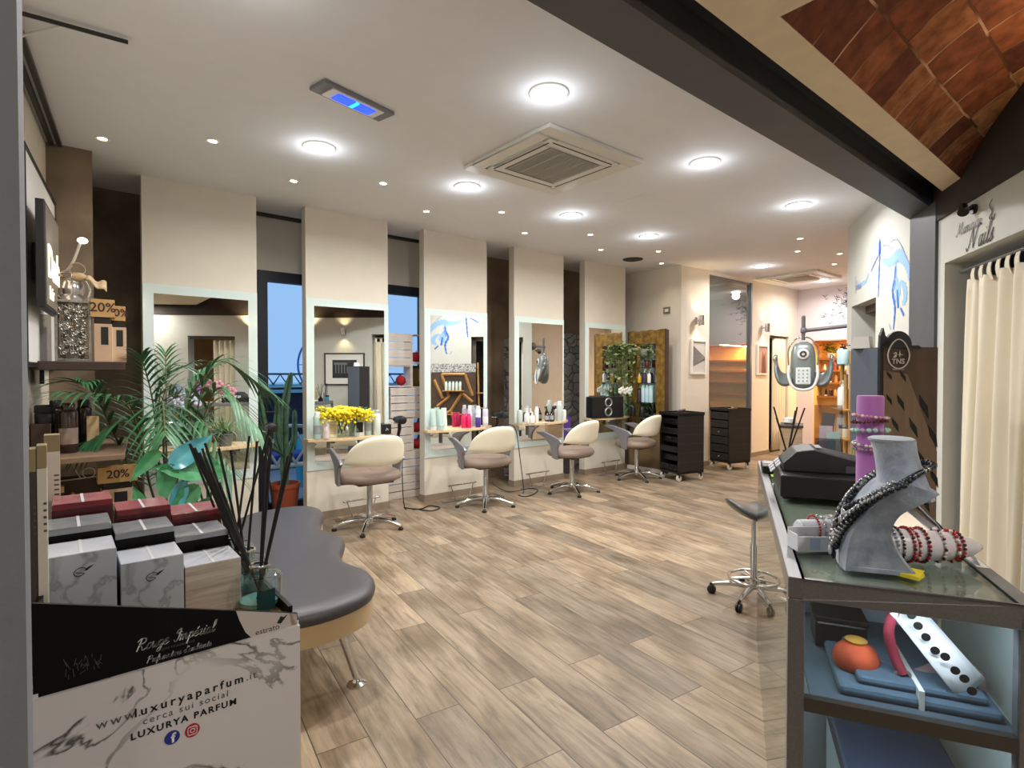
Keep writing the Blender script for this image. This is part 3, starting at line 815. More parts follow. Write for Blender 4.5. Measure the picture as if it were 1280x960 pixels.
# ================================================================ STYLING STATIONS
# wall mirrors: frosted glass surround, silver pane; two of them hang slightly turned
def make_mirror(k, x0, x1, label, turn=0.0):
    t = thing('wall_mirror', label, 'mirror', ((x0 + x1) / 2, 5.26, 0.48), 0, 'tall frosted-edged station mirrors')
    w = (x1 - x0) / 2; gw = w - .075
    f = MB()
    f.box(-w, -gw, -.008, 0, 0, 1.645); f.box(gw, w, -.008, 0, 0, 1.645)
    f.box(-gw, gw, -.008, 0, 0, .085); f.box(-gw, gw, -.008, 0, 1.572, 1.645)
    obj('frosted_surround', f, M['frost'], t)
    d = math.tan(turn) * 2 * gw
    m = MB()
    m.prism([(-gw, 0), (-gw, -.009), (gw, -.009 - d), (gw, 0)], .085, 1.572)
    obj('pane', m, M['mirror'], t)
    return t
ML = ['tall frosted-edged mirror on the leftmost panel, behind the palm', 'tall frosted-edged mirror behind the yellow flowers',
      'tall frosted-edged mirror on the middle panel, with pink and purple tins before it', 'tall frosted-edged mirror behind the row of dark dropper bottles',
      'tall frosted-edged mirror behind the black speaker']
TURN = [0.0, R(4.5), R(2.0), R(4.0), 0.0]
for k, (x0, x1) in enumerate(PX): make_mirror(k, x0, x1, ML[k], TURN[k])

# half-round maple shelves
def shelf_pts(x0, x1):
    p = [(x0 - .03, 5.25), (x0 - .03, 5.19)]
    for k in range(13):
        u = k / 12
        p.append((x0 - .03 + (x1 - x0 + .05) * u, 5.19 - .20 * math.sin(PI * min(1, .12 + .88 * u)) ** .8 * (0.55 + .45 * u)))
    p += [(x1 + .02, 5.25)]
    return p
SL = ['pale maple station shelf with potted plants, leftmost panel', 'pale maple station shelf holding the yellow flowers', 'pale maple station shelf on the middle panel',
      'pale maple station shelf with dropper bottles, fourth panel', 'pale maple station shelf carrying the black speaker']
SHZ = .795
for k, (x0, x1) in enumerate(PX):
    t = thing('station_shelf', SL[k], 'shelf', (0, 0, 0), 0, 'maple station shelves')
    obj('board', MB().prism(shelf_pts(x0, x1), SHZ - .028, SHZ), M['shelf'], t, bevel=.003)
    for sx in (x0 + .2, x1 - .2): obj('bracket', MB().box(sx - .012, sx + .012, 5.10, 5.243, SHZ - .05, SHZ - .028).box(sx - .012, sx + .012, 5.225, 5.243, SHZ - .16, SHZ - .028), M['steel'], t)

# salon chairs
def make_chair(label):
    t = thing('styling_chair', label, 'chair', group='salon styling chairs')
    def seat(u, v):
        a = 2 * PI * u
        ph = PI * (v - .5)
        cx, cy_ = math.cos(a), math.sin(a)
        e = 0.8
        sx = math.copysign(abs(cx) ** e, cx) * .285; sy = math.copysign(abs(cy_) ** e, cy_) * .25
        s = max(1e-9, math.cos(ph)) ** .35
        z = .475 + .052 * math.copysign(abs(math.sin(ph)) ** .8, math.sin(ph))
        if ph > 0: z += .012 * (sx / .285) ** 2 * math.sin(ph)
        return (sx * s, sy * s + .02, z)
    obj('seat', MB().grid(seat, 36, 13, close_u=True), M['taupe'], t, smooth=180)
    obj('seat_pan', MB().box(-.17, .17, -.15, .17, .415, .435, bev=.008), M['black'], t)
    # half-moon backrest bent round the sitter
    def back(off):
        def f(u, v):
            s = 2 * u - 1
            a = s * 1.08
            h = .285 * max(0.0, 1 - abs(s) ** 2.3) ** .62
            rr = .315 + off
            x = rr * math.sin(a); y = .06 - rr * math.cos(a) - .05 * (v * h / .285)
            z = .595 + .02 * abs(s) ** 2 + h * v
            return Vector((x, y, z))
        return f
    b = MB()
    nU, nV, th = 30, 9, .026
    fr_, bk_ = back(-th), back(th)
    def cushion(u, v):
        # v runs front bottom -> top -> back bottom
        if v < .5:
            q = v * 2; p = fr_(u, q)
        else:
            q = (1 - v) * 2; p = bk_(u, q)
        m = back(0)(u, q)
        k = 1 - (2 * q - 1) ** 6 * .9 if q > .5 else 1 - (1 - 2 * q) ** 6 * .75
        e = 1 - abs(2 * u - 1) ** 8 * .8
        return m + (p - m) * k * e
    b.grid(cushion, nU, 24)
    obj('backrest', b, M['cream'], t, smooth=180)
    for s in (-1, 1):
        prof = [(-.02, .415), (.065, .43), (.075, .50), (.10, .58), (.20, .655), (.335, .70), (.35, .715), (.21, .725), (.06, .69), (-.06, .655), (-.10, .615), (-.04, .585), (-.02, .52)]
        Mx = Matrix.Translation((s * .292, 0, 0)) @ Matrix.Rotation(s * R(7), 4, 'Z') @ Matrix.Rotation(R(90), 4, 'Y') @ Matrix.Rotation(R(90), 4, 'Z')
        obj('armrest', MB().prism(prof, -.016, .016, M=Mx), M['arm'], t, bevel=.008, smooth=40)
        obj('arm_bracket', MB().tube([(s * .292, .02, .43), (s * .15, .02, .425)], .014), M['steel'], t)
    obj('column', MB().lathe([(.034, .10), (.034, .13), (.027, .14), (.027, .415), (.05, .42)], seg=24), M['chrome'], t, smooth=40)
    obj('hub', MB().lathe([(.03, .045), (.05, .05), (.055, .085), (.045, .105), (.03, .11)], seg=24), M['chrome'], t, smooth=40)
    for k in range(5):
        a = 2 * PI * k / 5 + R(18)
        c_, s_ = math.cos(a), math.sin(a)
        lg = obj('base_leg', MB().tube(spline([(.03 * c_, .03 * s_, .078), (.14 * c_, .14 * s_, .078), (.24 * c_, .24 * s_, .055), (.315 * c_, .315 * s_, .032)], 4), [.027 - .0008 * i for i in range(13)], 8), M['chrome'], t, smooth=60)
        obj('glide', MB().lathe([(.022, 0), (.024, .012), (.018, .022)], (.31 * c_, .31 * s_, 0), 14), M['black'], lg, smooth=40)
    return t
c1 = make_chair('cream and taupe styling chair before the yellow flowers, nearest chair')
c1.location = (2.20, 4.70, 0); c1.rotation_euler = (0, 0, R(0))
dup(c1, (3.53, 4.71, 0), R(-3), 'cream and taupe styling chair before the middle mirror panel')
dup(c1, (4.735, 4.60, 0), R(6), 'cream and taupe styling chair beside the purple bag, before the fourth mirror')
dup(c1, (6.02, 4.64, 0), R(8), 'cream and taupe styling chair before the black speaker, farthest chair')

# chrome footrests
def make_footrest(label, x):
    t = thing('footrest', label, 'footrest', (x, 5.09, 0), 0, 'chrome footrests under the shelves')
    obj('bar', MB().tube([(-.19, 0, .175), (.19, 0, .175)], .009), M['chrome'], t, smooth=60)
    for s in (-1, 1): obj('leg', MB().tube([(s * .15, 0, .175), (s * .09, .0, .006)], .006), M['chrome'], t, smooth=60)
    obj('base_plate', MB().box(-.26, .26, -.02, .02, 0, .007), M['steel'], t)
    return t
f1 = make_footrest('chrome bar footrest behind the nearest chair', 2.30)
dup(f1, (3.49, 5.09, 0), None, 'chrome bar footrest at the foot of the middle panel')
dup(f1, (4.63, 5.09, 0), None, 'chrome bar footrest at the foot of the fourth panel')
dup(f1, (6.02, 5.09, 0), None, 'chrome bar footrest at the foot of the fifth panel')

# hair dryers in wire holders at the panel edges
def make_dryer(label, x, cord):
    t = thing('hair_dryer', label, 'hair dryer', (x, 5.15, .90), 0, 'black hair dryers hung on the panels')
    obj('barrel', MB().lathe([(.026, -.09), (.03, -.06), (.042, 0), (.045, .06), (.04, .09), (.02, .1)], seg=20, M=Matrix.Rotation(R(90), 4, 'X') @ Matrix.Translation((0, .03, 0))), M['black'], t, smooth=50)
    obj('handle', MB().tube([(0, .0, .02), (.0, -.01, -.06), (.0, .02, -.13)], [.02, .019, .016], 10), M['black'], t, smooth=50)
    obj('holder', MB().torus((0, .02, -.005), .05, .005, 'z', 20, 6).tube([(0, .07, -.005), (0, .102, -.005)], .006), M['chrome'], t, smooth=50)
    obj('cord', MB().tube(spline(cord, 5), .0055, 6), M['black'], t, smooth=60)
    return t
make_dryer('black hair dryer at the right edge of the leftmost panel', 1.462, [(0, .02, -.13), (-.02, .0, -.35), (.03, .05, -.55), (.06, .09, -.8), (.08, .08, -.89)])
make_dryer('black hair dryer beside the yellow flowers, right edge of its panel', 2.742, [(0, .02, -.13), (.03, -.03, -.25), (.0, -.06, -.5), (.02, -.08, -.88), (.12, -.14, -.893), (.2, -.3, -.893), (.34, -.24, -.893), (.3, -.1, -.893), (.15, -.16, -.893), (.05, .0, -.893)])
make_dryer('black hair dryer at the right edge of the middle panel', 4.03, [(0, .02, -.13), (.1, -.05, -.1), (.2, -.1, -.15), (.23, -.15, -.5), (.2, -.25, -.88), (.08, -.3, -.893), (.1, -.42, -.893), (.28, -.36, -.893), (.45, -.22, -.893), (.4, -.1, -.893), (.1, -.1, -.893), (-.05, .02, -.8)])

# ---------------------------------------------------------------- bottles
def bottle(name, label, cat, loc, kind, h, r, body, cap, group=None, lab=None, rz=0.0):
    t = thing(name, label, cat, loc, rz, group)
    if kind == 'spray':
        obj('body', MB().lathe([(r * .92, 0), (r, .008), (r, h * .80), (r * .8, h * .86), (r * .4, h * .88)], seg=20), body, t, smooth=50)
        obj('cap', MB().lathe([(r * .72, h * .865), (r * .74, h * .97), (r * .6, h), (.002, h)], seg=20), cap, t, smooth=50)
    elif kind == 'pump':
        obj('body', MB().lathe([(r * .94, 0), (r, .01), (r, h * .66), (r * .75, h * .75), (r * .35, h * .78)], seg=20), body, t, smooth=50)
        obj('cap', MB().lathe([(r * .4, h * .77), (r * .4, h * .85), (r * .14, h * .86), (r * .14, h * .95), (r * .3, h * .96), (r * .28, h), (.001, h)], seg=14).box(-r * .16, r * .16, -r * 1.05, 0, h * .95, h * .99), cap, t, smooth=50)
    elif kind == 'dropper':
        obj('body', MB().lathe([(r * .95, 0), (r, .006), (r, h * .55), (r * .7, h * .66), (r * .38, h * .70)], seg=18), body, t, smooth=50)
        obj('cap', MB().lathe([(r * .45, h * .69), (r * .45, h * .80), (r * .25, h * .82), (r * .25, h * .97), (.001, h)], seg=14), cap, t, smooth=50)
    elif kind == 'jar':
        obj('body', MB().lathe([(r * .95, 0), (r, .008), (r, h * .70), (r * .93, h * .75)], seg=24), body, t, smooth=50)
        obj('cap', MB().lathe([(r * .98, h * .75), (r, h * .77), (r, h * .98), (r * .96, h), (.001, h)], seg=24), cap, t, smooth=50)
    elif kind == 'tube':
        obj('body', MB().grid(lambda u, v: (r * math.cos(2 * PI * u) * (1 - .1 * v), r * math.sin(2 * PI * u) * (1 - .85 * v), h * .2 + h * .8 * v), 20, 8, close_u=True), body, t, smooth=60)
        obj('cap', MB().lathe([(r * .9, 0), (r * .93, h * .19), (r * .6, h * .21)], seg=20), cap, t, smooth=50)
    elif kind == 'box':
        obj('body', MB().box(-r, r, -r * .8, r * .8, 0, h, bev=.003), body, t)
        obj('cap', MB().box(-r * .7, r * .7, -r * .82, -r * .8, h * .2, h * .8), cap, t)
    if lab is not None and kind not in ('box',):
        obj('paper_label', MB().lathe([(r * 1.012, h * .18), (r * 1.012, h * .5)], seg=20, cap=False), lab, t, smooth=60)
    return t
wm = M['white']
aqua = mat('pale_aqua_plastic', '#b8d2cc', .35)
silver = mat('silver_can', '#b9bec2', .3, .6)
lilac = mat('pale_lilac_plastic', '#cfc9dd', .35)
pink = mat('hot_pink_can', '#d41f5c', .35)
purple = mat('purple_plastic', '#4d2f8e', .35)
amber = mat('dark_amber_glass', '#2a1610', .12, coat=.5)
grey_l = mat('grey_label', '#9aa3a6', .5)
gS = 'hair products on the station shelves'
Z0 = SHZ
# second station
bottle('hairspray_can', 'tall green-grey spray can, leftmost on the flower shelf', 'bottle', (1.885, 5.14, Z0), 'spray', .255, .036, aqua, wm, gS, grey_l)
bottle('cream_bottle', 'small white cream bottle left of the flower vases', 'bottle', (1.955, 5.11, Z0), 'spray', .16, .032, mat('white_pink_plastic', '#e7d9d6', .35), wm, gS)
bottle('lotion_box', 'small cream carton behind the left flower vase', 'box', (2.035, 5.17, Z0), 'box', .16, .042, mat('cream_carton', '#ece5cf', .6), M['shelf'], gS)
bottle('lotion_box', 'white carton with black dot right of the flowers', 'box', (2.30, 5.17, Z0), 'box', .17, .05, mat('white_carton', '#dfe3e0', .5), M['ink'], gS)
bottle('hairspray_can', 'pale spray can behind the white carton, right of the flowers', 'bottle', (2.40, 5.15, Z0), 'spray', .24, .034, aqua, wm, gS, grey_l)
bottle('hairspray_can', 'silver topped spray can in front, right end of the flower shelf', 'bottle', (2.47, 5.10, Z0), 'spray', .25, .036, mat('pale_green_white', '#d7e0da', .35), silver, gS)
bottle('hairspray_can', 'silver topped spray can at the back, right end of the flower shelf', 'bottle', (2.49, 5.19, Z0), 'spray', .245, .034, mat('pale_green_white', '#d7e0da', .35), silver, gS)
t = thing('product_box', 'small black box with white mark at the right end of the flower shelf', 'box', (2.585, 5.14, Z0), R(-8), gS)
obj('body', MB().box(-.045, .045, -.04, .04, 0, .10, bev=.003), M['black'], t)
obj('emblem', MB().tube([(-.012, -.0405, .035), (-.002, -.0405, .065), (.012, -.0405, .04)], .003, 5), M['whiteink'], t)
# third station
bottle('shampoo_bottle', 'mint shampoo bottle, leftmost on the middle shelf', 'bottle', (3.15, 5.15, Z0), 'tube', .235, .040, aqua, wm, gS)
bottle('shampoo_bottle', 'mint shampoo tube, second from left on the middle shelf', 'bottle', (3.225, 5.12, Z0), 'tube', .225, .036, aqua, aqua, gS, None)
bottle('shampoo_bottle', 'mint white bottle third from left on the middle shelf', 'bottle', (3.30, 5.17, Z0), 'tube', .235, .038, mat('mint_white', '#d5e4dd', .35), wm, gS)
bottle('product_can', 'hot pink can, left one of the pair on the middle shelf', 'bottle', (3.545, 5.14, Z0), 'spray', .165, .030, pink, pink, gS)
bottle('product_can', 'hot pink can, right one of the pair on the middle shelf', 'bottle', (3.60, 5.12, Z0), 'spray', .16, .029, pink, pink, gS)
bottle('hairspray_can', 'slim lilac can behind the pink cans', 'bottle', (3.655, 5.18, Z0), 'spray', .25, .027, lilac, wm, gS)
bottle('product_can', 'short purple bottle right of the pink cans', 'bottle', (3.715, 5.10, Z0), 'spray', .135, .030, purple, wm, gS)
bottle('hairspray_can', 'white can behind the purple bottle', 'bottle', (3.77, 5.17, Z0), 'spray', .24, .030, mat('pale_blue_white', '#d9dfe8', .35), wm, gS)
bottle('hairspray_can', 'silver lilac can, rightmost on the middle shelf', 'bottle', (3.835, 5.12, Z0), 'spray', .24, .033, lilac, silver, gS, wm)
# fourth station
bottle('spray_bottle', 'clear spray bottle with black top, leftmost on the fourth shelf', 'bottle', (4.385, 5.15, Z0), 'pump', .22, .034, mat('misty_plastic', '#c2cbc8', .3), M['black'], gS)
bottle('squeeze_bottle', 'white conical squeeze bottle, second on the fourth shelf', 'bottle', (4.475, 5.12, Z0), 'dropper', .19, .036, wm, wm, gS)
bottle('squeeze_bottle', 'short white squeeze bottle, third on the fourth shelf', 'bottle', (4.545, 5.10, Z0), 'dropper', .14, .034, wm, wm, gS)
bottle('dropper_bottle', 'black dropper bottle between the white bottles on the fourth shelf', 'bottle', (4.59, 5.18, Z0), 'dropper', .18, .024, M['black'], wm, gS)
bottle('pump_bottle', 'slim white bottle in the middle of the fourth shelf', 'bottle', (4.655, 5.14, Z0), 'spray', .20, .026, wm, wm, gS)
bottle('dropper_bottle', 'dark dropper bottle, left one of three on the fourth shelf', 'bottle', (4.815, 5.12, Z0), 'dropper', .165, .027, amber, M['black'], gS, grey_l)
bottle('dropper_bottle', 'dark dropper bottle, middle one of three on the fourth shelf', 'bottle', (4.875, 5.10, Z0), 'dropper', .165, .027, amber, M['black'], gS, grey_l)
bottle('dropper_bottle', 'dark dropper bottle, right one of three on the fourth shelf', 'bottle', (4.945, 5.16, Z0), 'dropper', .19, .028, amber, M['black'], gS)
bottle('shampoo_bottle', 'large clear bottle with white cap, right part of the fourth shelf', 'bottle', (5.025, 5.11, Z0), 'spray', .26, .038, mat('misty_plastic', '#c2cbc8', .3), wm, gS)
bottle('spray_bottle', 'white spray bottle with black top, rightmost on the fourth shelf', 'bottle', (5.13, 5.13, Z0), 'pump', .19, .028, wm, M['black'], gS)
t = thing('note_card', 'small white card lying before the dark dropper bottles', 'card', (4.75, 5.07, Z0), R(20))
obj('card', MB().box(-.05, .05, -.03, .03, 0, .004), wm, t)

# speaker on the fifth shelf
t = thing('loudspeaker', 'black bookshelf speaker with two silver-ringed cones', 'speaker', (5.93, 5.13, Z0), R(-12), None)
obj('cabinet', MB().box(-.27, .27, -.085, .085, 0, .295, bev=.012), M['black'], t)
for z in (.085, .215):
    cn = obj('cone_ring', MB().torus((0, -.087, z), .054, .012, 'y', 28, 8), mat('cone_silver', '#aaa9a6', .35, .7), t, smooth=60)
    obj('cone', MB().lathe([(.05, 0), (.02, .02), (.02, .014), (.001, .008)], seg=24, M=Matrix.Translation((0, -.088, z)) @ Matrix.Rotation(R(-90), 4, 'X')), M['blackmatte'], cn, smooth=40)
for x in (-.2, .2): obj('foot', MB().lathe([(.015, 0), (.015, .004)], (x, 0, -.0005), 10), M['black'], t)

# yellow mimosa in glass vases
t = thing('flower_bouquet', 'bunch of bright yellow flowers in two round glass vases', 'flowers', (2.155, 5.10, Z0))
ye = mat('mimosa_yellow', '#f2d80a', .8, color2='#fff04a', scale=40)
for x, y in ((-.05, .02), (.06, -.02)):
    obj('vase', MB().lathe([(.035, 0), (.055, .012), (.06, .04), (.05, .07), (.034, .09), (.03, .14), (.042, .17), (.039, .17), (.027, .14), (.031, .09), (.046, .07), (.055, .04), (.05, .016), (.002, .01)], (x, y, 0), 24), M['clear'], t, smooth=60)
sm = MB(); fl = MB()
rnd = random.Random(3)
for k in range(26):
    a = rnd.uniform(0, 2 * PI); x = rnd.uniform(-.24, .26); y = rnd.uniform(-.09, .06)
    z = .24 + .05 * math.cos(x * 5) + rnd.uniform(-.02, .02)
    b0 = -.05 if x < 0 else .06
    sm.tube(spline([(b0, 0, .03), (b0 + (x - b0) * .3, y * .3, .17), (x, y, z)], 4), .003, 5)
for k in range(760):
    x = max(-.25, min(.24, rnd.gauss(.0, .12))); y = rnd.gauss(-.02, .045)
    top = .275 - .35 * (x * x) + .01 * math.sin(x * 31)
    z = top - abs(rnd.gauss(0, .046)) - (.05 if x > .18 else 0) * rnd.random()
    fl.ball((x, y, z), rnd.uniform(.009, .016), 1)
obj('stems', sm, M['leafd'], t, smooth=60)
tag(obj('blossoms', fl, ye, t, smooth=180), None, None, kind='stuff')

# purple bag in the last gap
t = thing('shopping_bag', 'purple paper bag standing in the stone gap by the fourth panel', 'bag', (5.50, 5.62, 0), R(-20))
obj('stool', MB().box(-.14, .14, -.12, .12, 0, .50, bev=.01), M['darkbrown'], t)
bg = MB().box(-.16, .16, -.07, .07, .50, .80)
for k in range(5): bg.box(-.14 + k * .065, -.12 + k * .065, -.074, -.07, .51, .79)
obj('body', bg, mat('purple_paper', '#5a3596', .6), t)
obj('handle', MB().torus((0, 0, .80), .06, .006, 'y', 16, 6, a0=0, a1=PI), mat('purple_paper', '#5a3596'), t)

# pedestal bits at the last panel
t = thing('socket_outlet', 'white socket plate low beside the gold framed mirror', 'socket', (6.64, 4.80, .62))
obj('plate', MB().box(.0, .012, -.045, .045, -.06, .06, bev=.004), M['white'], t)

# gold framed mirror with glass shelves
t = thing('gold_framed_mirror', 'tall mirror with rough bronze gold frame on the end wall', 'mirror', (6.66, 4.92, 0), 0)
gm_ = mat('rough_bronze', '#6d4d22', .45, .55, color2='#a8863f', scale=14, bump=.6, bscale=40)
fr = MB()
rnd = random.Random(5)
def strip(pts_in, pts_out):
    for a, b, c, d in zip(pts_in, pts_in[1:], pts_out[1:], pts_out): fr.prism([a, b, c, d], 0, .07, M=Matrix(((0, 0, -1, 0), (1, 0, 0, 0), (0, 1, 0, 0), (0, 0, 0, 1))))
n = 14
inn = [(-.17 + rnd.uniform(-.012, .012), 1.84 * (1 - k / n) + .62 * (k / n)) for k in range(n + 1)]
fr_out = [(-.315, 2.03 * (1 - k / n) + .62 * (k / n)) for k in range(n + 1)]
strip(inn, fr_out)
inn2 = [(.17 + rnd.uniform(-.012, .012), 1.84 * (1 - k / n) + .62 * (k / n)) for k in range(n + 1)]
out2 = [(.315, 2.03 * (1 - k / n) + .62 * (k / n)) for k in range(n + 1)]
strip(inn2, out2)
m_ = 8
ti = [(-.17 + .34 * k / m_, 1.84) for k in range(m_ + 1)]
to = [(-.315 + .63 * k / m_, 2.03 + rnd.uniform(-.012, .012)) for k in range(m_ + 1)]
strip(ti, to)
obj('frame', fr, gm_, t)
obj('side_board', MB().box(-.07, .0, -.335, -.315, 0, 2.03).box(-.07, .0, .315, .335, 0, 2.03), M['darkwood'], t)
obj('pane', MB().box(-.03, -.022, -.30, .30, .62, 1.86), M['mirror'], t)
obj('lower_panel', MB().box(-.06, -.02, -.315, .315, .04, .62), mat('bronze_panel', '#8b7a5e', .18, .6, noise=.3, scale=4), t)
obj('plinth', MB().box(-.10, .0, -.315, .315, 0, .05), M['white'], t)
obj('back_board', MB().box(-.02, .0, -.315, .315, 0, 1.9), M['darkwood'], t)
GX = 6.52
for z in (1.00, 1.28, 1.50):
    obj('glass_shelf', MB().box(-.20, -.03, -.20, .17, z - .008, z), glass('shelf_glass', '#cfe0da', .15), t)
gG = 'products on the glass shelves of the gold mirror'
for i, y in enumerate((4.93, 4.865, 4.80)):
    bottle('shampoo_bottle', ['pale blue shampoo bottle, left of three on the lowest glass shelf', 'pale blue shampoo bottle, middle of three on the lowest glass shelf', 'pale blue shampoo bottle, right of three on the lowest glass shelf'][i], 'bottle', (GX + .02, y, 1.0), 'spray', .245, .031, mat('pale_blue_plastic', '#b9d6dc', .35), mat('pale_blue_plastic', '#b9d6dc'), gG)
bottle('shampoo_bottle', 'dark plum bottle beside the pale blue ones, lowest glass shelf', 'bottle', (GX + .02, 5.0, 1.0), 'spray', .20, .028, mat('plum', '#43303f', .4), M['black'], gG)
bottle('oil_bottle', 'amber yellow oil bottle on the middle glass shelf', 'bottle', (GX + .02, 5.0, 1.28), 'dropper', .14, .028, mat('yellow_amber', '#d8a21c', .3), wm, gG)
bottle('spray_bottle', 'dark violet bottle with white pump on the middle glass shelf', 'bottle', (GX + .02, 4.91, 1.28), 'pump', .19, .028, mat('dark_violet', '#3a2e4c', .35), wm, gG)
bottle('spray_bottle', 'white pump bottle on the middle glass shelf', 'bottle', (GX + .02, 4.83, 1.28), 'pump', .17, .025, wm, wm, gG)
bottle('gift_jar', 'small dark red jar on the top glass shelf', 'jar', (GX + .02, 4.87, 1.50), 'jar', .11, .035, mat('dark_red_glass', '#4e1618', .3), M['black'], gG)
bottle('spray_bottle', 'black spray bottle behind the last chair, left of the two', 'bottle', (6.42, 5.02, .80), 'pump', .2, .035, M['black'], M['black'], 'black bottles on the low ledge')
bottle('spray_bottle', 'black spray bottle behind the last chair, right of the two', 'bottle', (6.42, 4.86, .80), 'pump', .19, .04, M['black'], M['black'], 'black bottles on the low ledge')
t = thing('ledge', 'narrow glass ledge across the gold framed mirror', 'shelf', (6.43, 4.92, .80))
obj('board', MB().box(-.06, .15, -.2, .2, -.012, 0), glass('shelf_glass', '#cfe0da'), t)
obj('bracket', MB().box(.14, .155, -.15, .15, -.04, -.012), M['steel'], t)

# thermostat and framed prints
t = thing('thermostat', 'small square wall thermostat with white screen on the end wall', 'thermostat', (6.98, 4.84, 2.345))
obj('plate', MB().box(-.014, 0, -.058, .058, -.05, .05, bev=.003), mat('bronze_plate', '#8d8172', .4, .5), t)
obj('screen', MB().box(-.018, -.014, -.03, .03, -.022, .022), M['white'], t)
def make_print(name, label, loc, w, h, fm_, art, rz=0.0):
    t = thing(name, label, 'picture', loc, rz)
    f = MB(); b = .03
    f.box(-w / 2, -w / 2 + b, -.03, 0, -h / 2, h / 2); f.box(w / 2 - b, w / 2, -.03, 0, -h / 2, h / 2)
    f.box(-w / 2 + b, w / 2 - b, -.03, 0, h / 2 - b, h / 2); f.box(-w / 2 + b, w / 2 - b, -.03, 0, -h / 2, -h / 2 + b)
    obj('frame', f, fm_, t)
    for nm, pts, mm in art:
        k = {'mat_board': -.010, 'photo': -.012, 'detail': -.014}.get(nm, -.016)
        p = MB().poly([(x * (w / 2 - b), k, z * (h / 2 - b)) for x, z in pts] if not isinstance(pts[0][0], tuple) else [(x * (w / 2 - b), k, z * (h / 2 - b)) for x, z in pts[0]])
        if isinstance(pts[0][0], tuple):
            for q in pts[1:]: p.poly([(x * (w / 2 - b), k, z * (h / 2 - b)) for x, z in q])
        obj(nm, p, mm, t, solid=.001)
    return t
sq = [(-1, -1), (1, -1), (1, 1), (-1, 1)]
dk = mat('print_dark_grey', '#4d5156', .5); lt = mat('print_light_grey', '#c9c9c8', .5); mdg = mat('print_mid_grey', '#8b8d8f', .5)
rays = []
for k in range(9):
    y0 = .75 - k * .16
    rays.append([(-1, y0), (-1, y0 - .09), (.9, -.02 - k * .01), (.9, .0 - k * .01)])
make_print('framed_print', 'white framed grey print of lines running to a point, under the near sconce', (7.415, 4.60, 1.66), .40, .52, M['white'],
           [('photo', sq, lt), ('detail', [(-1, .8), (1, 0), (1, -.2), (-1, -.65)], dk), ('stripe', rays, mdg)])
make_print('framed_print', 'white framed reddish brown print under the far sconce', (9.40, 4.60, 1.65), .38, .52, M['white'],
           [('photo', sq, mat('print_rose', '#b58f86', .5)), ('detail', [(-.2, -1), (.8, -1), (.6, .6), (.3, .2), (.1, .7), (-.1, .1)], mat('print_maroon', '#6d3f38', .5))])

# trolleys
def make_trolley(label, loc, rz, open_front):
    t = thing('salon_trolley', label, 'trolley', loc, rz)
    w, d, h = .19, .21, .86
    bw_ = M['black']
    sh = MB()
    sh.box(-w, -w + .02, -d, d, .10, h); sh.box(w - .02, w, -d, d, .10, h)
    sh.box(-w, w, d - .015, d, .10, h); sh.box(-w, w, -d, d, .10, .125)
    obj('body', sh, mat('trolley_black', '#1d1a1b', .5, noise=.15), t)
    obj('top_tray', MB().box(-w - .008, w + .008, -d - .008, d + .008, h, h + .02).box(-w - .008, w + .008, -d - .008, -d, h, h + .04).box(-w - .008, w + .008, d, d + .008, h, h + .04).box(-w - .008, -w, -d, d, h, h + .04).box(w, w + .008, -d, d, h, h + .04), M['black'], t)
    nd = 6
    ph = (h - .14) / nd
    for k in range(nd):
        z0 = .13 + k * ph
        y0 = -d - .004 + (.05 if open_front and k % 2 else 0)
        dr = obj('drawer', MB().box(-w + .022, w - .022, y0, y0 + .016, z0 + .006, z0 + ph - (.035 if open_front else .008), bev=.004).box(-w + .022, w - .022, y0 + .016, d - .02, z0 + .006, z0 + .016), mat('drawer_black', '#151315', .35), t)
        obj('handle', MB().box(-.05, .05, y0 - .012, y0, z0 + ph * .55, z0 + ph * .55 + .014, bev=.004) if k % 3 else MB().ball((0, y0 - .012, z0 + ph * .5), .014, 2), M['chrome'] if k % 3 == 0 and not open_front else M['blackmatte'], dr)
    for sx in (-1, 1):
        for k in range(1, nd): obj('groove', MB().box(sx * w - .001 if sx < 0 else w - .001, sx * w + .001 if sx < 0 else w + .001, -d, d, .13 + k * ph - .002, .13 + k * ph + .002), mat('trolley_edge', '#3a3536', .4), t)
    for sx in (-1, 1):
        for sy in (-1, 1):
            c = obj('caster', MB().lathe([(.038, -.012), (.042, -.006), (.042, .006), (.038, .012)], seg=20, M=Matrix.Translation((sx * (w - .03), sy * (d - .03), .042)) @ Matrix.Rotation(R(90), 4, 'Y')), mat('caster_white', '#cfc7bb', .4), t, smooth=40)
            obj('fork', MB().box(sx * (w - .03) - .018, sx * (w - .03) + .018, sy * (d - .03) - .012, sy * (d - .03) + .012, .05, .10), M['black'], c)
    return t
make_trolley('black salon trolley with open drawers before the gold framed mirror', (6.47, 4.25, 0), R(-106), True)
make_trolley('closed black salon trolley standing before the smoked glass screen', (7.78, 4.28, 0), R(-104), False)
t = thing('hair_clipper', 'grey hair straighteners lying on the nearer black trolley', 'hair tool', (6.47, 4.24, .882), R(20))
obj('upper_arm', MB().box(-.14, .12, -.018, .018, .03, .055, bev=.008), mat('tool_grey', '#55525a', .4), t)
obj('lower_arm', MB().box(-.10, .14, .012, .05, 0, .03, bev=.008), M['black'], t)
t = thing('hair_tongs', 'thin dark tongs lying on the closed trolley', 'hair tool', (7.78, 4.28, .882), R(-10))
obj('upper_arm', MB().tube([(-.12, 0, .012), (.0, .0, .03), (.12, .02, .01)], .01), M['black'], t)
obj('handle', MB().tube([(.0, -.05, .01), (.12, -.03, .012)], .01), M['black'], t)

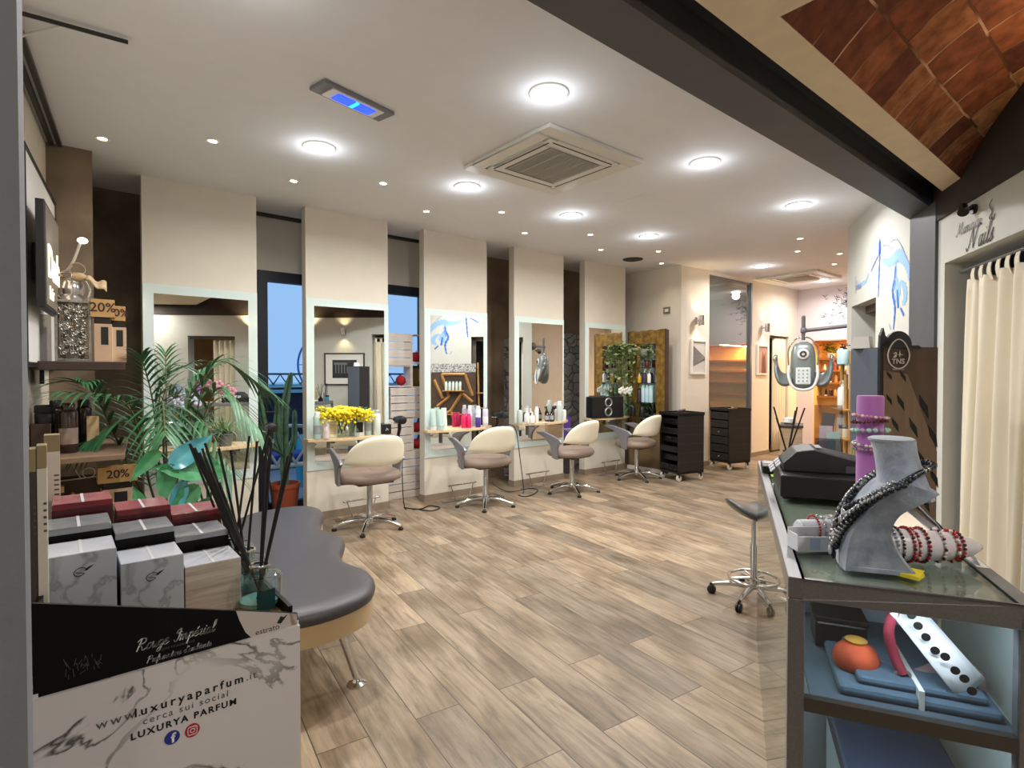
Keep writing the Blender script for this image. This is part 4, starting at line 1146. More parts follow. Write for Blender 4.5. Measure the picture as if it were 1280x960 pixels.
# ================================================================ BENCH
t = thing('waiting_bench', 'wavy dark leather waiting bench with beige edge and chrome legs', 'bench', (0, 0, 0))
out = [(1.10, 4.04), (1.26, 4.05), (1.385, 3.99), (1.43, 3.87), (1.40, 3.71), (1.305, 3.51), (1.255, 3.34), (1.268, 3.20), (1.285, 3.10), (1.235, 2.97), (1.155, 2.82), (1.126, 2.71), (1.133, 2.62), (1.155, 2.51), (1.14, 2.40), (1.10, 2.31), (1.035, 2.235),
       (.93, 2.185), (.78, 2.17), (.64, 2.22), (.56, 2.36), (.56, 2.55), (.62, 2.75), (.66, 2.95), (.66, 3.2), (.72, 3.45), (.82, 3.65), (.88, 3.85), (.96, 3.98)]
sp_ = [(p.x, p.y) for p in spline([(x, y, 0) for x, y in out] + [(out[0][0], out[0][1], 0)], 5)][:-1]
cxy = (sum(p[0] for p in sp_) / len(sp_), sum(p[1] for p in sp_) / len(sp_))
def inset(pts, d):
    o = []
    n = len(pts)
    for i in range(n):
        a, b = Vector((*pts[i - 1], 0)), Vector((*pts[(i + 1) % n], 0))
        tt = (b - a).normalized(); nn = Vector((-tt.y, tt.x, 0))
        if nn.dot(Vector((cxy[0] - pts[i][0], cxy[1] - pts[i][1], 0))) < 0 and False: nn = -nn
        o.append((pts[i][0] - nn.x * d, pts[i][1] - nn.y * d))
    return o
sgn = 1 if sum(a[0] * b[1] - a[1] * b[0] for a, b in zip(sp_, sp_[1:] + sp_[:1])) < 0 else -1
cu = MB()
rings = []
for d, z in ((0.0, .405), (-.004, .42), (0.0, .438), (.012, .452), (.03, .460), (.09, .464)):
    pts = inset(sp_, d * sgn)
    rings.append([cu.bm.verts.new((x, y, z)) for x, y in pts])
for a, b in zip(rings, rings[1:]):
    for i in range(len(a)): cu.bm.faces.new((a[i], a[(i + 1) % len(a)], b[(i + 1) % len(a)], b[i]))
cu.bm.faces.new(rings[-1])
obj('cushion', cu, mat('charcoal_leather', '#413e42', .42, bump=.08, bscale=200), t, smooth=50)
obj('edge_band', MB().prism(inset(sp_, .006 * sgn), .315, .412), mat('beige_lacquer', '#c7ad86', .35), t, smooth=30)
for (x, y), (tx, ty) in (((.95, 2.38), (1.035, 2.352)), ((.72, 2.50), (.64, 2.46)), ((1.22, 3.86), (1.30, 3.90)), ((.98, 3.75), (.92, 3.78))):
    lg = obj('leg', MB().tube([(x, y, .315), (tx, ty, .02)], [.017, .014], 12), M['chrome'], t, smooth=60)
    obj('foot', MB().lathe([(.042, 0), (.042, .006), (.02, .014), (.012, .03)], (tx, ty, 0), 22), M['chrome'], lg, smooth=40)

# ================================================================ WHITE CRATES WITH RED BALLS
cw = mat('whitewashed_wood', '#dcd2c8', .7, noise=.12, scale=4, stretch=(1, 1, 8))
gC = 'white crates stacked before the street window'
def crate(label, x0, x1, z0, z1, slats, y=5.66, d=.16):
    t = thing('wooden_crate', label, 'crate', ((x0 + x1) / 2, y, z0), 0, gC)
    w = (x1 - x0) / 2 - .001; h = z1 - z0 - .001
    f = MB()
    f.box(-w, -w + .014, -d / 2, d / 2, 0, h); f.box(w - .014, w, -d / 2, d / 2, 0, h)
    f.box(-w + .014, w - .014, -d / 2, d / 2, 0, .012); f.box(-w + .014, w - .014, -d / 2, d / 2, h - .012, h)
    obj('frame', f, cw, t)
    if slats:
        n = slats
        for k in range(n):
            a = .002 + (h - .004) * k / n; b = (h - .004) * (k + 1) / n - .006
            obj('slat', MB().box(-w + .002, w - .002, -d / 2 - .008, -d / 2, a, b, bev=.002), cw, t)
    return t
crate('slatted white crate at the top left of the stack', 2.80, 3.13, 1.50, 1.86, 4)
crate('open white crate at the top right of the stack, red ball inside', 3.13, 3.45, 1.53, 1.86, 0)
crate('open white crate below the top right one, olive cushion inside', 3.13, 3.45, 1.25, 1.53, 0)
crate('open white crate at the left of the stack, red ball inside', 2.80, 3.13, 1.26, 1.50, 0)
crate('long slatted white crate across the middle of the stack', 2.86, 3.45, .91, 1.25, 4)
crate('slatted white crate, lower left of the stack', 2.80, 3.14, .53, .90, 4)
crate('open white crate, lower right of the stack, upper one with red ball', 3.14, 3.45, .72, .91, 0)
crate('open white crate, lower right of the stack, lower one with red ball', 3.14, 3.45, .53, .72, 0)
crate('slatted white crate in the bottom layer of the stack', 2.80, 3.45, .26, .53, 3)
crate('slatted white crate on the floor under the stack', 2.80, 3.45, .0, .26, 3)
def ball(label, x, z, r=.058, y=5.63):
    t = thing('red_ball', label, 'ball', (x, y, z), 0, 'red yarn balls in the crates')
    b = MB().ball((0, 0, r), r, 3)
    for v in b.bm.verts: v.co.z = r + (v.co.z - r) * (1 + .08 * math.sin(v.co.x * 160)); v.co.x *= 1 + .05 * math.sin(v.co.z * 190)
    obj('body', b, mat('red_yarn', '#a01422', .8, noise=.3, scale=60), t, smooth=180)
    obj('stem', MB().tube([(0, 0, 2 * r - .006), (.008, 0, 2 * r + .02)], .004), M['bark'], t)
ball('red ball in the top right crate', 3.215, 1.542)
ball('red ball in the left open crate', 3.02, 1.272)
ball('red ball in the upper lower-right crate', 3.225, .732)
ball('red ball in the lower lower-right crate', 3.225, .542)
t = thing('cushion', 'olive striped cushion in the open crate below the top right one', 'cushion', (3.27, 5.68, 1.262))
obj('body', MB().box(-.13, .13, -.05, .05, 0, .24, bev=.04), mat('olive_cloth', '#5c4f23', .8), t, smooth=50)
obj('stripe', MB().box(-.02, .02, -.0535, -.0505, .06, .2), mat('ochre_cloth', '#a58a35', .8), t)

# ================================================================ PLANTS
def leaflet(mb, p, d, up, L, w, droop):
    """narrow pointed leaf from p along d"""
    d = d.normalized(); s = d.cross(up)
    if s.length < 1e-4: s = Vector((1, 0, 0))
    s.normalize()
    prev = None
    n = 5
    for i in range(n + 1):
        u = i / n
        c = p + d * (L * u) + Vector((0, 0, -droop * L * u * u))
        ww = w * math.sin(PI * min(1, .08 + .92 * u) ** .7) if u < 1 else 0
        fold = Vector((0, 0, -.15 * ww))
        vs = [mb.bm.verts.new(c - s * ww + fold), mb.bm.verts.new(c), mb.bm.verts.new(c + s * ww + fold)]
        if prev:
            mb.bm.faces.new((prev[0], prev[1], vs[1], vs[0])); mb.bm.faces.new((prev[1], prev[2], vs[2], vs[1]))
        prev = vs
def frond(parent, pts, Lmax, n, w, m, droop=.35, start=.35):
    P = spline(pts, 8)
    st = MB(); st.tube(P, [.008 * (1 - .75 * i / (len(P) - 1)) + .001 for i in range(len(P))], 6)
    fr_ = obj('frond', st, M['bark'], parent, smooth=60)
    lf = MB()
    N_ = len(P) - 1
    for k in range(n):
        u = start + (1 - start) * k / (n - 1)
        i = min(int(u * N_), N_ - 1); p = P[i].lerp(P[i + 1], u * N_ - i)
        tdir = (P[i + 1] - P[i]).normalized()
        side = tdir.cross(Vector((0, 0, 1)))
        if side.length < .05: side = Vector((1, 0, 0))
        side.normalize()
        v = (u - start) / (1 - start)
        L = Lmax * (0.45 + .55 * math.sin(PI * (.15 + .75 * v)))
        for s in (-1, 1):
            d = side * s * (1 - .45 * v) + tdir * (.55 + .6 * v) + Vector((0, 0, .18))
            leaflet(lf, p, d, Vector((0, 0, 1)), L, w, droop)
    obj('leaflets', lf, m, fr_)
def pot(parent, r, h, m, soil=True):
    obj('pot', MB().lathe([(r * .72, 0), (r * .95, h * .86), (r, h * .87), (r, h), (r * .9, h), (r * .88, h * .88)], seg=28), m, parent, smooth=40)
    obj('soil', MB().lathe([(r * .89, h * .86), (r * .88, h * .90), (.005, h * .91)], seg=20), mat('soil', '#2f241c', .95, bump=.5, bscale=80), parent)

t = thing('potted_palm', 'large palm with long feathery fronds beside the brown pillar', 'plant', (.58, 4.45, 0))
pot(t, .17, .34, mat('taupe_pot', '#6d6258', .6))
rnd = random.Random(11)
O = Vector((.58, 4.45, 0))
for tip, mid in [((-.45, 4.06, 1.38), (.2, 4.3, 1.25)), ((.05, 3.95, 1.30), (.35, 4.2, 1.2)), ((.42, 4.15, 1.50), (.5, 4.35, 1.2)), ((1.22, 4.35, 1.28), (.85, 4.3, 1.48)),
                 ((1.05, 4.0, 1.05), (.85, 4.2, 1.30)), ((.50, 3.85, 1.05), (.52, 4.1, 1.22)), ((.98, 4.55, 1.50), (.75, 4.45, 1.3)), ((.15, 4.2, 1.0), (.38, 4.3, 1.1)), ((.85, 3.85, .80), (.72, 4.1, 1.1)), ((.62, 4.7, 1.55), (.6, 4.55, 1.2))]:
    tip = Vector(tip) if tip[0] > -.4 else Vector((.10, 4.15, 1.36))
    pts = [(0, 0, .30), ((Vector(mid) - O) * .45) + Vector((0, 0, .12)), Vector(mid) - O, tip - O]
    pts = [Vector(p) for p in pts]
    frond(t, pts, .34, 17, .012, M['leaf'], .45, .36)

t = thing('broadleaf_plant', 'plant with broad blue-lit green leaves behind the reed sticks', 'plant', (.74, 3.86, 0))
pot(t, .13, .40, mat('dark_pot', '#403a36', .6))
def broad(base, tip, w, m, sag=.04):
    b, e = Vector(base), Vector(tip)
    d = e - b; L = d.length; d.normalize()
    view = Vector((.2, -1, .35)).normalized(); sd = d.cross(view).normalized(); nr = sd.cross(d)
    stl = MB().tube(spline([(0, 0, .36), (b.x * .5, b.y * .35, .36 + (b.z - .36) * .65), b], 6), .006, 6)
    so = obj('stem', stl, M['leafd'], t, smooth=60)
    def f(u, v):
        ww = w * math.sin(PI * min(1, (.03 + .97 * u)) ** .62) * (2 * v - 1)
        return b + d * (L * u) + sd * ww + nr * (.35 * abs(ww) - .02 * math.sin(PI * u)) + Vector((0, 0, -sag * u * u)) + nr * .004 * math.sin(u * 22) * (2 * v - 1)
    obj('leaf', MB().grid(f, 16, 9), m, so, smooth=180)
lg1 = mat('broad_leaf', '#2f7d4f', .25, color2='#58a36f', scale=7, coat=.4); lg2 = mat('broad_leaf_blue_lit', '#3f93a0', .2, color2='#6cb9c4', scale=9, coat=.4)  # second leaf colour has the blue light on the leaves put in
def bl(px, py, y=3.6): return (.46 + (px - 205) * .00405 - .74, y - 3.86, 1.064 - (py - 540) * .0046)
for (a, b_, w_, m_) in (((214, 580), (265, 536), .060, lg2), ((258, 592), (192, 570), .065, lg1), ((212, 576), (203, 618), .055, lg1), ((266, 604), (262, 560), .055, lg1),
    ((246, 606), (208, 642), .055, lg1), ((228, 598), (212, 650), .045, lg2), ((186, 640), (170, 590), .04, lg1), ((262, 625), (236, 660), .05, lg1), ((190, 630), (150, 655), .045, lg1), ((200, 560), (166, 585), .04, lg1)):
    broad(bl(*a), bl(*b_), w_, m_)

# shelf plants on the first station
t = thing('potted_plant', 'spiky grassy plant in a small grey pot on the leftmost station shelf', 'plant', (1.10, 5.13, SHZ))
pot(t, .065, .11, mat('grey_pot', '#6f6d66', .6))
lf = MB()
rnd = random.Random(2)
for k in range(60):
    a = rnd.uniform(0, 2 * PI); e = rnd.uniform(.5, 1.35)
    leaflet(lf, Vector((0, 0, .09)), Vector((math.cos(a) * math.cos(e), min(.25, math.sin(a)) * math.cos(e), math.sin(e))), Vector((0, 0, 1)), rnd.uniform(.16, .36), .007, rnd.uniform(.3, .8))
obj('leaves', lf, mat('grassy_leaf', '#6f8f5a', .5, color2='#a4b784', scale=6), t)
t = thing('orchid', 'white and pink orchid stems in a pot among the palm leaves', 'plant', (.86, 5.12, SHZ))
pot(t, .06, .12, M['steel_dark'])
so = MB(); fl = MB()
for k, (dx, dz) in enumerate(((-.05, .42), (.08, .46))):
    so.tube(spline([(0, 0, .1), (dx * .3, -.02, dz * .6), (dx, -.04, dz), (dx * 2, -.06, dz - .02)], 5), .004, 6)
obj('stem', so, M['bark'], t, smooth=60)
for k, (x, y, z, c) in enumerate([(-.12, -.05, .38, 0), (-.07, -.06, .36, 0), (-.02, -.06, .41, 0), (.03, -.06, .38, 0), (.18, -.06, .52, 1), (.24, -.06, .49, 1), (.28, -.06, .46, 1)]):
    f = MB()
    for q in range(5):
        a = 2 * PI * q / 5
        f.ball((x + .022 * math.cos(a), y, z + .022 * math.sin(a)), .02, 1, (1, .35, 1))
    obj('flower', f, mat('orchid_lilac', '#cfcbe6', .5) if not c else mat('orchid_pink', '#c98f98', .5), t, smooth=180)
lv = MB()
for k in range(6):
    a = 2 * PI * k / 6
    leaflet(lv, Vector((0, 0, .1)), Vector((math.cos(a), .4 * math.sin(a) - .2, .5)), Vector((0, 0, 1)), .2, .028, .6)
obj('leaves', lv, M['leafd'], t)

# cactus
t = thing('potted_cactus', 'tall ribbed cactus in a terracotta pot before the glass door', 'plant', (1.735, 5.62, 0))
pot(t, .145, .33, mat('terracotta_pot', '#a04a2c', .65, noise=.08))
def rib(pts, r, n=5):
    P = spline(pts, 8); m = MB()
    N_ = len(P); seg = n * 2
    prev = None
    for i, p in enumerate(P):
        rr = r * (1 - .5 * (i / (N_ - 1)) ** 6) * (1 + .10 * math.sin(i * 1.9))
        if i == N_ - 1: rr = r * .2
        ring = [m.bm.verts.new(p + Vector((math.cos(2 * PI * k / seg), math.sin(2 * PI * k / seg), 0)) * rr * (1.0 if k % 2 else .55)) for k in range(seg)]
        if prev:
            for k in range(seg): m.bm.faces.new((prev[k], prev[(k + 1) % seg], ring[(k + 1) % seg], ring[k]))
        prev = ring
    m.bm.faces.new(prev)
    return m
cm = mat('cactus_green', '#2c4f38', .55, color2='#54725a', scale=16)
for pts, r in (([(0, 0, .28), (0, 0, .7), (.01, 0, 1.1), (.07, 0, 1.42)], .042), ([(-.01, 0, .6), (-.07, .0, .8), (-.06, 0, 1.15)], .034), ([(.02, 0, .55), (.09, .0, .75), (.10, 0, 1.05)], .03),
               ([(-.02, 0, .62), (-.14, -.02, .72), (-.20, -.03, .95), (-.24, -.04, 1.15), (-.30, -.05, 1.25)], .032)):
    obj('stem', rib(pts, r), cm, t)
lvs = MB()
for k in range(9):
    leaflet(lvs, Vector((-.28 + .01 * k, -.05, 1.22)), Vector((math.cos(k * .9) , -.3, .2 * math.sin(k))), Vector((0, 0, 1)), .16, .014, .7)
obj('leaves', lvs, M['leafd'], t)

# trailing pothos on the gold mirror
t = thing('trailing_plant', 'trailing ivy with many small leaves hanging down the gold mirror', 'plant', (6.50, 5.10, 1.70))
obj('pot', MB().lathe([(.05, -.02), (.075, .06), (.08, .06), (.08, .075), (.07, .075)], seg=20).tube([(.02, 0, .06), (.14, -.02, .10)], .006), M['white'], t, smooth=40)
vn = MB(); iv = MB()
rnd = random.Random(21)
def heart(mb, p, L, a, tilt):
    d = Vector((math.cos(a) * math.cos(tilt), math.sin(a) * math.cos(tilt), math.sin(tilt))); s = d.cross(Vector((0, 0, 1))).normalized(); nrm = s.cross(d)
    pts = [p, p + d * L * .25 + s * L * .38 + nrm * .1 * L, p + d * L * .65 + s * L * .28, p + d * L, p + d * L * .65 - s * L * .28, p + d * L * .25 - s * L * .38 + nrm * .1 * L]
    mb.bm.faces.new([mb.bm.verts.new(q) for q in pts])
for k in range(11):
    x = rnd.uniform(-.12, .02); y = rnd.uniform(-.16, .16); ln = rnd.uniform(.25, .75) if abs(y + .02) < .12 else .3
    pts = [(0, 0, .08), (x, y, .12), (x - .02, y * 1.15, -.05), (x - .02, y * 1.1 - .02, -.05 - ln)]
    P = spline(pts, 6); vn.tube(P, .003, 5)
    for p in P[4:]:
        for q in range(3): heart(iv, p + Vector((rnd.uniform(-.03, .03), rnd.uniform(-.04, .04), rnd.uniform(-.03, .03))), rnd.uniform(.04, .065), rnd.uniform(0, 2 * PI), rnd.uniform(-.9, .2))
for k in range(150):
    heart(iv, Vector((rnd.gauss(-.05, .05), rnd.gauss(0, .10), rnd.gauss(.03, .06))), rnd.uniform(.04, .07), rnd.uniform(0, 2 * PI), rnd.uniform(-.6, .5))
obj('vines', vn, M['bark'], t, smooth=60)
obj('leaves', iv, mat('ivy_leaf', '#5e7a3c', .45, color2='#b6c487', scale=14), t)
t = thing('orchid', 'white orchid in a glass vase right of the black speaker', 'plant', (6.42, 5.10, SHZ))
obj('vase', MB().lathe([(.035, 0), (.04, .01), (.035, .12), (.042, .16), (.038, .16), (.03, .12), (.034, .014), (.002, .012)], seg=20), M['clear'], t, smooth=50)
obj('stem', MB().tube(spline([(0, 0, .02), (.0, 0, .2), (-.04, -.02, .34), (-.12, -.04, .36)], 5), .004, 6), M['leafd'], t)
for x, y, z in ((-.14, -.05, .36), (-.09, -.05, .38), (-.04, -.05, .35), (.0, -.04, .39), (-.20, -.05, .39), (-.25, -.05, .37)):
    f = MB()
    for q in range(5):
        a = 2 * PI * q / 5
        f.ball((x + .026 * math.cos(a), y, z + .026 * math.sin(a)), .024, 1, (1, .35, 1))
    obj('flower', f, mat('orchid_white', '#efeee6', .5), t, smooth=180)
lv = MB()
for k in range(14):
    a = k * 2.4
    leaflet(lv, Vector((0, 0, .12)), Vector((math.cos(a), .5 * math.sin(a) - .1, 1.2 - .1 * k)), Vector((0, 0, 1)), .3, .014, .5)
obj('leaves', lv, M['leafd'], t)

# ================================================================ LEFT WALL: POSTER, SIGN, SHELVES
FACE = Matrix.Rotation(R(90), 4, 'X')          # turns xy lettering to stand upright, facing -y
t = thing('poster', 'tall white poster in a thin black frame on the left wall', 'poster')
obj('frame', MB().box(-.27, -.245, -.05, 0, 1.44, 2.575, M=LW).box(.94, .965, -.05, 0, 1.44, 2.575, M=LW).box(-.245, .94, -.05, 0, 2.55, 2.575, M=LW).box(-.245, .94, -.05, 0, 1.44, 1.465, M=LW), M['black'], t)
obj('sheet', MB().box(-.245, .94, -.045, -.01, 1.465, 2.55, M=LW), M['white'], t)
t = thing('lit_sign', 'black box sign with glowing letters and a small picture lamp on the left wall', 'sign')
obj('box', MB().box(-.30, .27, -.125, -.088, 1.74, 2.29, bev=.004, M=LW).box(-.1, .1, -.09, -.051, 1.9, 2.1, M=LW), M['black'], t)
obj('face', MB().box(-.28, .25, -.128, -.125, 1.76, 2.27, M=LW), mat('sign_face', '#7a6f63', .5), t)
lt_m = mat('glowing_letters', '#fff3da', .5, emit='#ffe9c0', estr=1.6)
LT = Matrix.Translation((0, -.130, 1.985)) @ FACE
obj('lettering', MB().add_mesh(text_mesh('Dash', .25, 0, .9, .003), LW @ LT), lt_m, t)
obj('small_lettering', MB().add_mesh(text_mesh('hair', .10, 0, 1.0, .003), LW @ Matrix.Translation((-.1, -.130, 1.83)) @ FACE), lt_m, t)
t = thing('picture_lamp', 'small picture lamp on a bent arm over the glowing sign', 'lamp')
obj('arm', MB().tube(spline([(.30, -.01, 1.98), (.28, -.16, 2.02), (.12, -.24, 2.17)], 5), .007, 8, M=LW), M['white'], t, smooth=60)
obj('head', MB().ball((.10, -.25, 2.175), .026, 2, (1, 1, .7), M=LW), mat('picture_lamp_glow', '#ffffff', .4, emit='#fff2dc', estr=6), t, smooth=180)

def shelf(label, pts, z, th, m):
    t = thing('wall_shelf', label, 'shelf')
    obj('board', MB().prism(pts, z - th, z), m, t, bevel=.003)
    a = pts[0]
    obj('bracket', MB().box(a[0] + .03, a[0] + .05, a[1] + .10, a[1] + .30, z - th - .08, z - th), M['blackmatte'], t)
    return t
UZ, MZ, BZ = 1.475, .945, .48
shelf('dark walnut shelf with the silver lantern, topmost on the left wall', [(-.10, 4.05), (.325, 4.05), (.345, 4.5), (-.07, 4.5)], UZ, .05, M['darkwood'])
shelf('greyish walnut shelf with brown bottles, middle one on the left wall', [(-.125, 3.83), (.30, 3.83), (.40, 4.84), (-.04, 4.84)], MZ, .03, M['midwood'])
shelf('dark walnut shelf with the 20% gift box, lowest on the left wall', [(-.125, 3.86), (.40, 3.86), (.42, 4.5), (-.07, 4.5)], BZ, .03, M['darkwood'])

# lantern with burlap bow
t = thing('lantern', 'silver filigree lantern with ring handle and burlap bow', 'lantern', (.088, 4.205, UZ), R(-3))
sv = mat('filigree_silver', '#a8a49c', .35, .9, noise=.2, scale=40)
fg = MB()
for s in (-1, 1):
    for q in (-1, 1): fg.box(s * .078 - .007, s * .078 + .007, q * .078 - .007, q * .078 + .007, 0, .36)
for z0 in (0, .345): fg.box(-.085, .085, -.085, .085, z0, z0 + .015)
obj('frame', fg, sv, t, bevel=.002)
rnd = random.Random(4)
for si in range(4):
    fl = MB(); Mz = Matrix.Rotation(si * PI / 2, 4, 'Z')
    for k in range(110):
        x = rnd.uniform(-.06, .06); z = rnd.uniform(.03, .335)
        fl.torus((x, -.081, z), rnd.uniform(.006, .012), .0024, 'y', 10, 5, M=Mz)
    for k in range(12):
        a = 2 * PI * k / 12
        fl.tube([(.0, -.081, .11), (.05 * math.cos(a), -.081, .11 + .05 * math.sin(a))], .0028, 5, M=Mz)
    obj('filigree', fl, sv, t, smooth=60)
obj('cup', MB().lathe([(.045, .015), (.05, .03), (.05, .19), (.045, .19), (.045, .035), (.002, .03)], seg=20), mat('cloudy_glass', '#8b857c', .3), t, smooth=50)
obj('roof', MB().lathe([(.085, .36), (.075, .385), (.05, .40), (.055, .43), (.05, .47), (.03, .49), (.012, .50), (.012, .52)], seg=20), mat('lantern_steel', '#c4c2c4', .25, .9), t, smooth=50)
obj('ring', MB().torus((-.02, 0, .43), .10, .006, 'y', 28, 8), M['chrome'], t, smooth=60)
bu = mat('burlap', '#b9a180', .95, noise=.2, scale=60, bump=.4, bscale=200)
bw = MB()
bw.grid(lambda u, v: (-.06 - .10 * math.sin(PI * u) + .02 * v, -.03 + .07 * (v - .5), .51 - .02 * math.sin(2 * PI * u) - .14 * u * u - .01 * v), 14, 4)
bw.grid(lambda u, v: (.06 + .10 * u, -.04 + .08 * (v - .5) * (.6 + u), .50 - .05 * u + .05 * (v - .5) * (.5 + u) + .012 * math.sin(9 * u)), 10, 5)
bw.grid(lambda u, v: (.02 + .04 * math.cos(2 * PI * u), -.02 + .03 * (v - .5), .55 + .035 * math.sin(2 * PI * u)), 18, 3)
bw.ball((.03, -.02, .505), .035, 2, (1, 1, .7))
obj('bow', bw, bu, t, smooth=180, solid=.004)

def gift_box(label, x, y, z, w, h, dark, loc_rz, tag_w, tag_h, txt, group='gift boxes with discount cards', tz=None):
    t = thing('gift_box', label, 'gift box', (x, y, z), loc_rz, group)
    bm = mat('beige_carton', '#c9a88a', .6, noise=.04)
    obj('body', MB().box(-w / 2, w / 2, -.05, .05, .0, h, bev=.002), bm, t)
    obj('side_strip', MB().box(w / 2, w / 2 + .001, -.05, .05, .0, h), mat('pale_strip', '#e7dccb', .6), t)
    obj('print', MB().box(-w * .12, w * .30, -.0512, -.050, h * .45, h * .92), M['ink'], t)
    obj('dark_lid', MB().box(-w / 2 + .006, w / 2 - .006, -.045, .045, h, h + .04), mat('dark_brown_lid', '#1f1512', .4), t)
    c = obj('price_card', MB().box(-tag_w / 2, tag_w / 2, -.055, .03, h + .04, h + .04 + tag_h, bev=.001), M['kraft'], t)
    obj('lettering', MB().add_mesh(text_mesh(txt, tag_h * .72, 0, 1.0, .0005, bold=.001), Matrix.Translation((0, -.0562, h + .04 + tag_h * .52)) @ FACE), mat('plum_ink', '#3a1420', .6), c)
    return t
gift_box('beige gift box with kraft 20% card, nearest the lantern on the upper shelf', .225, 4.13, UZ, .085, .225, 1, R(-4), .115, .105, '20%')
gift_box('beige gift box with kraft 20% card, at the end of the upper shelf', .305, 4.22, UZ, .08, .215, 1, R(-4), .075, .09, '20%')
gift_box('beige gift box with large kraft 20% card on the lowest shelf', .282, 4.12, BZ, .155, .23, 1, R(2), .195, .095, '20%')
t = thing('glass_vase', 'clear square glass vase between the lantern and the poster', 'vase', (-.055, 4.20, UZ))
obj('body', MB().box(-.04, .04, -.04, .04, 0, .27, bev=.004), glass('smoky_clear_glass', '#d6d3ce', .2), t)
obj('filling', MB().box(-.02, .02, -.02, .02, .005, .2), mat('pale_paper', '#cfc9cf', .7), t)
# brown bottles on the middle shelf
gB = 'brown hair products on the middle wall shelf'
brn = mat('dark_brown_plastic', '#2b1712', .25, coat=.3)
t = thing('product_carton', 'dark brown carton with gold side at the wall end of the middle shelf', 'box', (-.06, 4.13, MZ), 0, gB)
obj('body', MB().box(-.05, .035, -.04, .04, 0, .175, bev=.002), mat('dark_carton', '#3a221a', .6), t)
obj('gold_side', MB().box(.035, .037, -.04, .04, 0, .175), mat('old_gold', '#8a6b3a', .5), t)
t = thing('hair_mask_jar', 'squat black jar standing on the dark brown carton', 'jar', (-.05, 4.13, MZ + .175))
obj('body', MB().lathe([(.04, 0), (.045, .01), (.045, .055), (.04, .06)], seg=24), M['black'], t, smooth=50)
obj('lid', MB().lathe([(.043, .06), (.046, .065), (.046, .10), (.04, .105), (.001, .105)], seg=24), M['blackmatte'], t, smooth=50)
bottle('shampoo_bottle', 'tall dark brown bottle at the back of the middle shelf', 'bottle', (.0, 4.28, MZ), 'spray', .30, .04, brn, M['black'], gB)
bottle('shampoo_bottle', 'tall dark brown bottle with pale label at the front of the middle shelf', 'bottle', (.055, 4.11, MZ), 'spray', .29, .045, brn, brn, gB, mat('pale_brown_label', '#8d7a6e', .6))
bottle('shampoo_bottle', 'tall dark brown bottle with black cap behind the beige pack', 'bottle', (.135, 4.36, MZ), 'spray', .30, .045, brn, M['black'], gB)
t = thing('product_carton', 'beige upright pack with black base on the middle shelf', 'box', (.172, 4.22, MZ), 0, gB)
obj('body', MB().box(-.03, .03, -.03, .03, .025, .20, bev=.002), mat('sand_carton', '#cbb083', .6), t)
obj('base', MB().box(-.028, .028, -.028, .028, 0, .025), M['black'], t)
bottle('oil_bottle', 'small dark oil bottle with gold cap, left on the lowest shelf', 'bottle', (.07, 4.08, BZ), 'dropper', .24, .035, amber, mat('gold_cap', '#b08b4a', .3, .8), 'small bottles on the lowest shelf', M['kraft'])
bottle('oil_bottle', 'small dark oil bottle left of the large 20% box', 'bottle', (.15, 4.10, BZ), 'dropper', .19, .034, amber, M['black'], 'small bottles on the lowest shelf', M['kraft'])
t = thing('product_carton', 'dark carton at the wall end of the lowest shelf', 'box', (-.01, 4.12, BZ))
obj('body', MB().box(-.05, .04, -.04, .04, 0, .27, bev=.002), mat('dark_carton', '#3a221a'), t)
obj('lid', MB().box(-.052, .042, -.042, .042, .24, .275), M['kraft'], t)
t = thing('gift_bow', 'pale string bow lying before the lowest shelf products', 'bow', (.13, 4.25, BZ))
obj('box', MB().box(-.14, .10, -.05, .05, 0, .30, bev=.003), mat('kraft_dark', '#4b3626', .7), t)
obj('string', MB().tube([(-.14, -.052, .29), (.10, -.052, .30)], .004).torus((.02, -.055, .325), .03, .003, 'y', 16, 6).tube(spline([(-.02, -.05, .30), (-.04, -.05, .34), (-.05, -.05, .37)], 4), .003), mat('raw_string', '#cfc6b3', .9), t, smooth=60)

# ================================================================ PERFUME DISPLAY CARTON (near left)
t = thing('display_plinth', 'dark display plinth under the marble perfume carton', 'plinth', (.14, 1.17, 0))
obj('body', MB().box(-.18, .19, -.27, .27, 0.03, .64, bev=.004), M['blackmatte'], t)
obj('base', MB().box(-.17, .18, -.26, .26, 0, .03), M['steel_dark'], t)
t = thing('display_carton', 'white marble print display carton with a black slanted inner panel and perfume lettering', 'display box', (0, .90, .64))
ZC = .64
mbm = marble_mat('marble_print', '#dcd8da', '#3e3b3d', 5.0, thin=.014)
fp = obj('marble_front', MB().box(-.027, .300, 0, .006, 0, .355), mbm, t)
obj('marble_side', MB().box(-.027, -.021, .006, .53, 0, .36).box(.294, .300, .006, .53, 0, .36).box(-.021, .294, .524, .53, 0, .36).box(-.021, .294, .006, .524, 0, .006), mbm, t)
bp = MB().prism([(-.026, .0), (.2985, .0), (.2985, .373), (-.026, .475)], -.0115, -.0065, M=FACE)
blk = mat('black_print', '#070608', .6, spec=.2)
pn = obj('black_panel', bp, blk, t)
gp = [(.2985, .34)]
arc = [(.205 + .03 * k / 8 + .0 * k, .403 - .065 * (k / 8) ** .8) for k in range(9)]
obj('marble_corner', MB().prism([(.2975, .345), (.2975, .3725), (.207, .4015), (.212, .385), (.22, .365), (.236, .345)], -.0064, -.0058, M=FACE), marble_mat('marble_corner_print', '#c9c1bd', '#8b7f76', 7), pn)
obj('inner_side', MB().box(.286, .2925, .012, .52, .2, .385), blk, t)
obj('inner_side', MB().box(-.0205, -.015, .012, .52, .2, .47), blk, t)
obj('tray', MB().box(-.015, .286, .012, .52, .36, .366), M['kraft'], t)
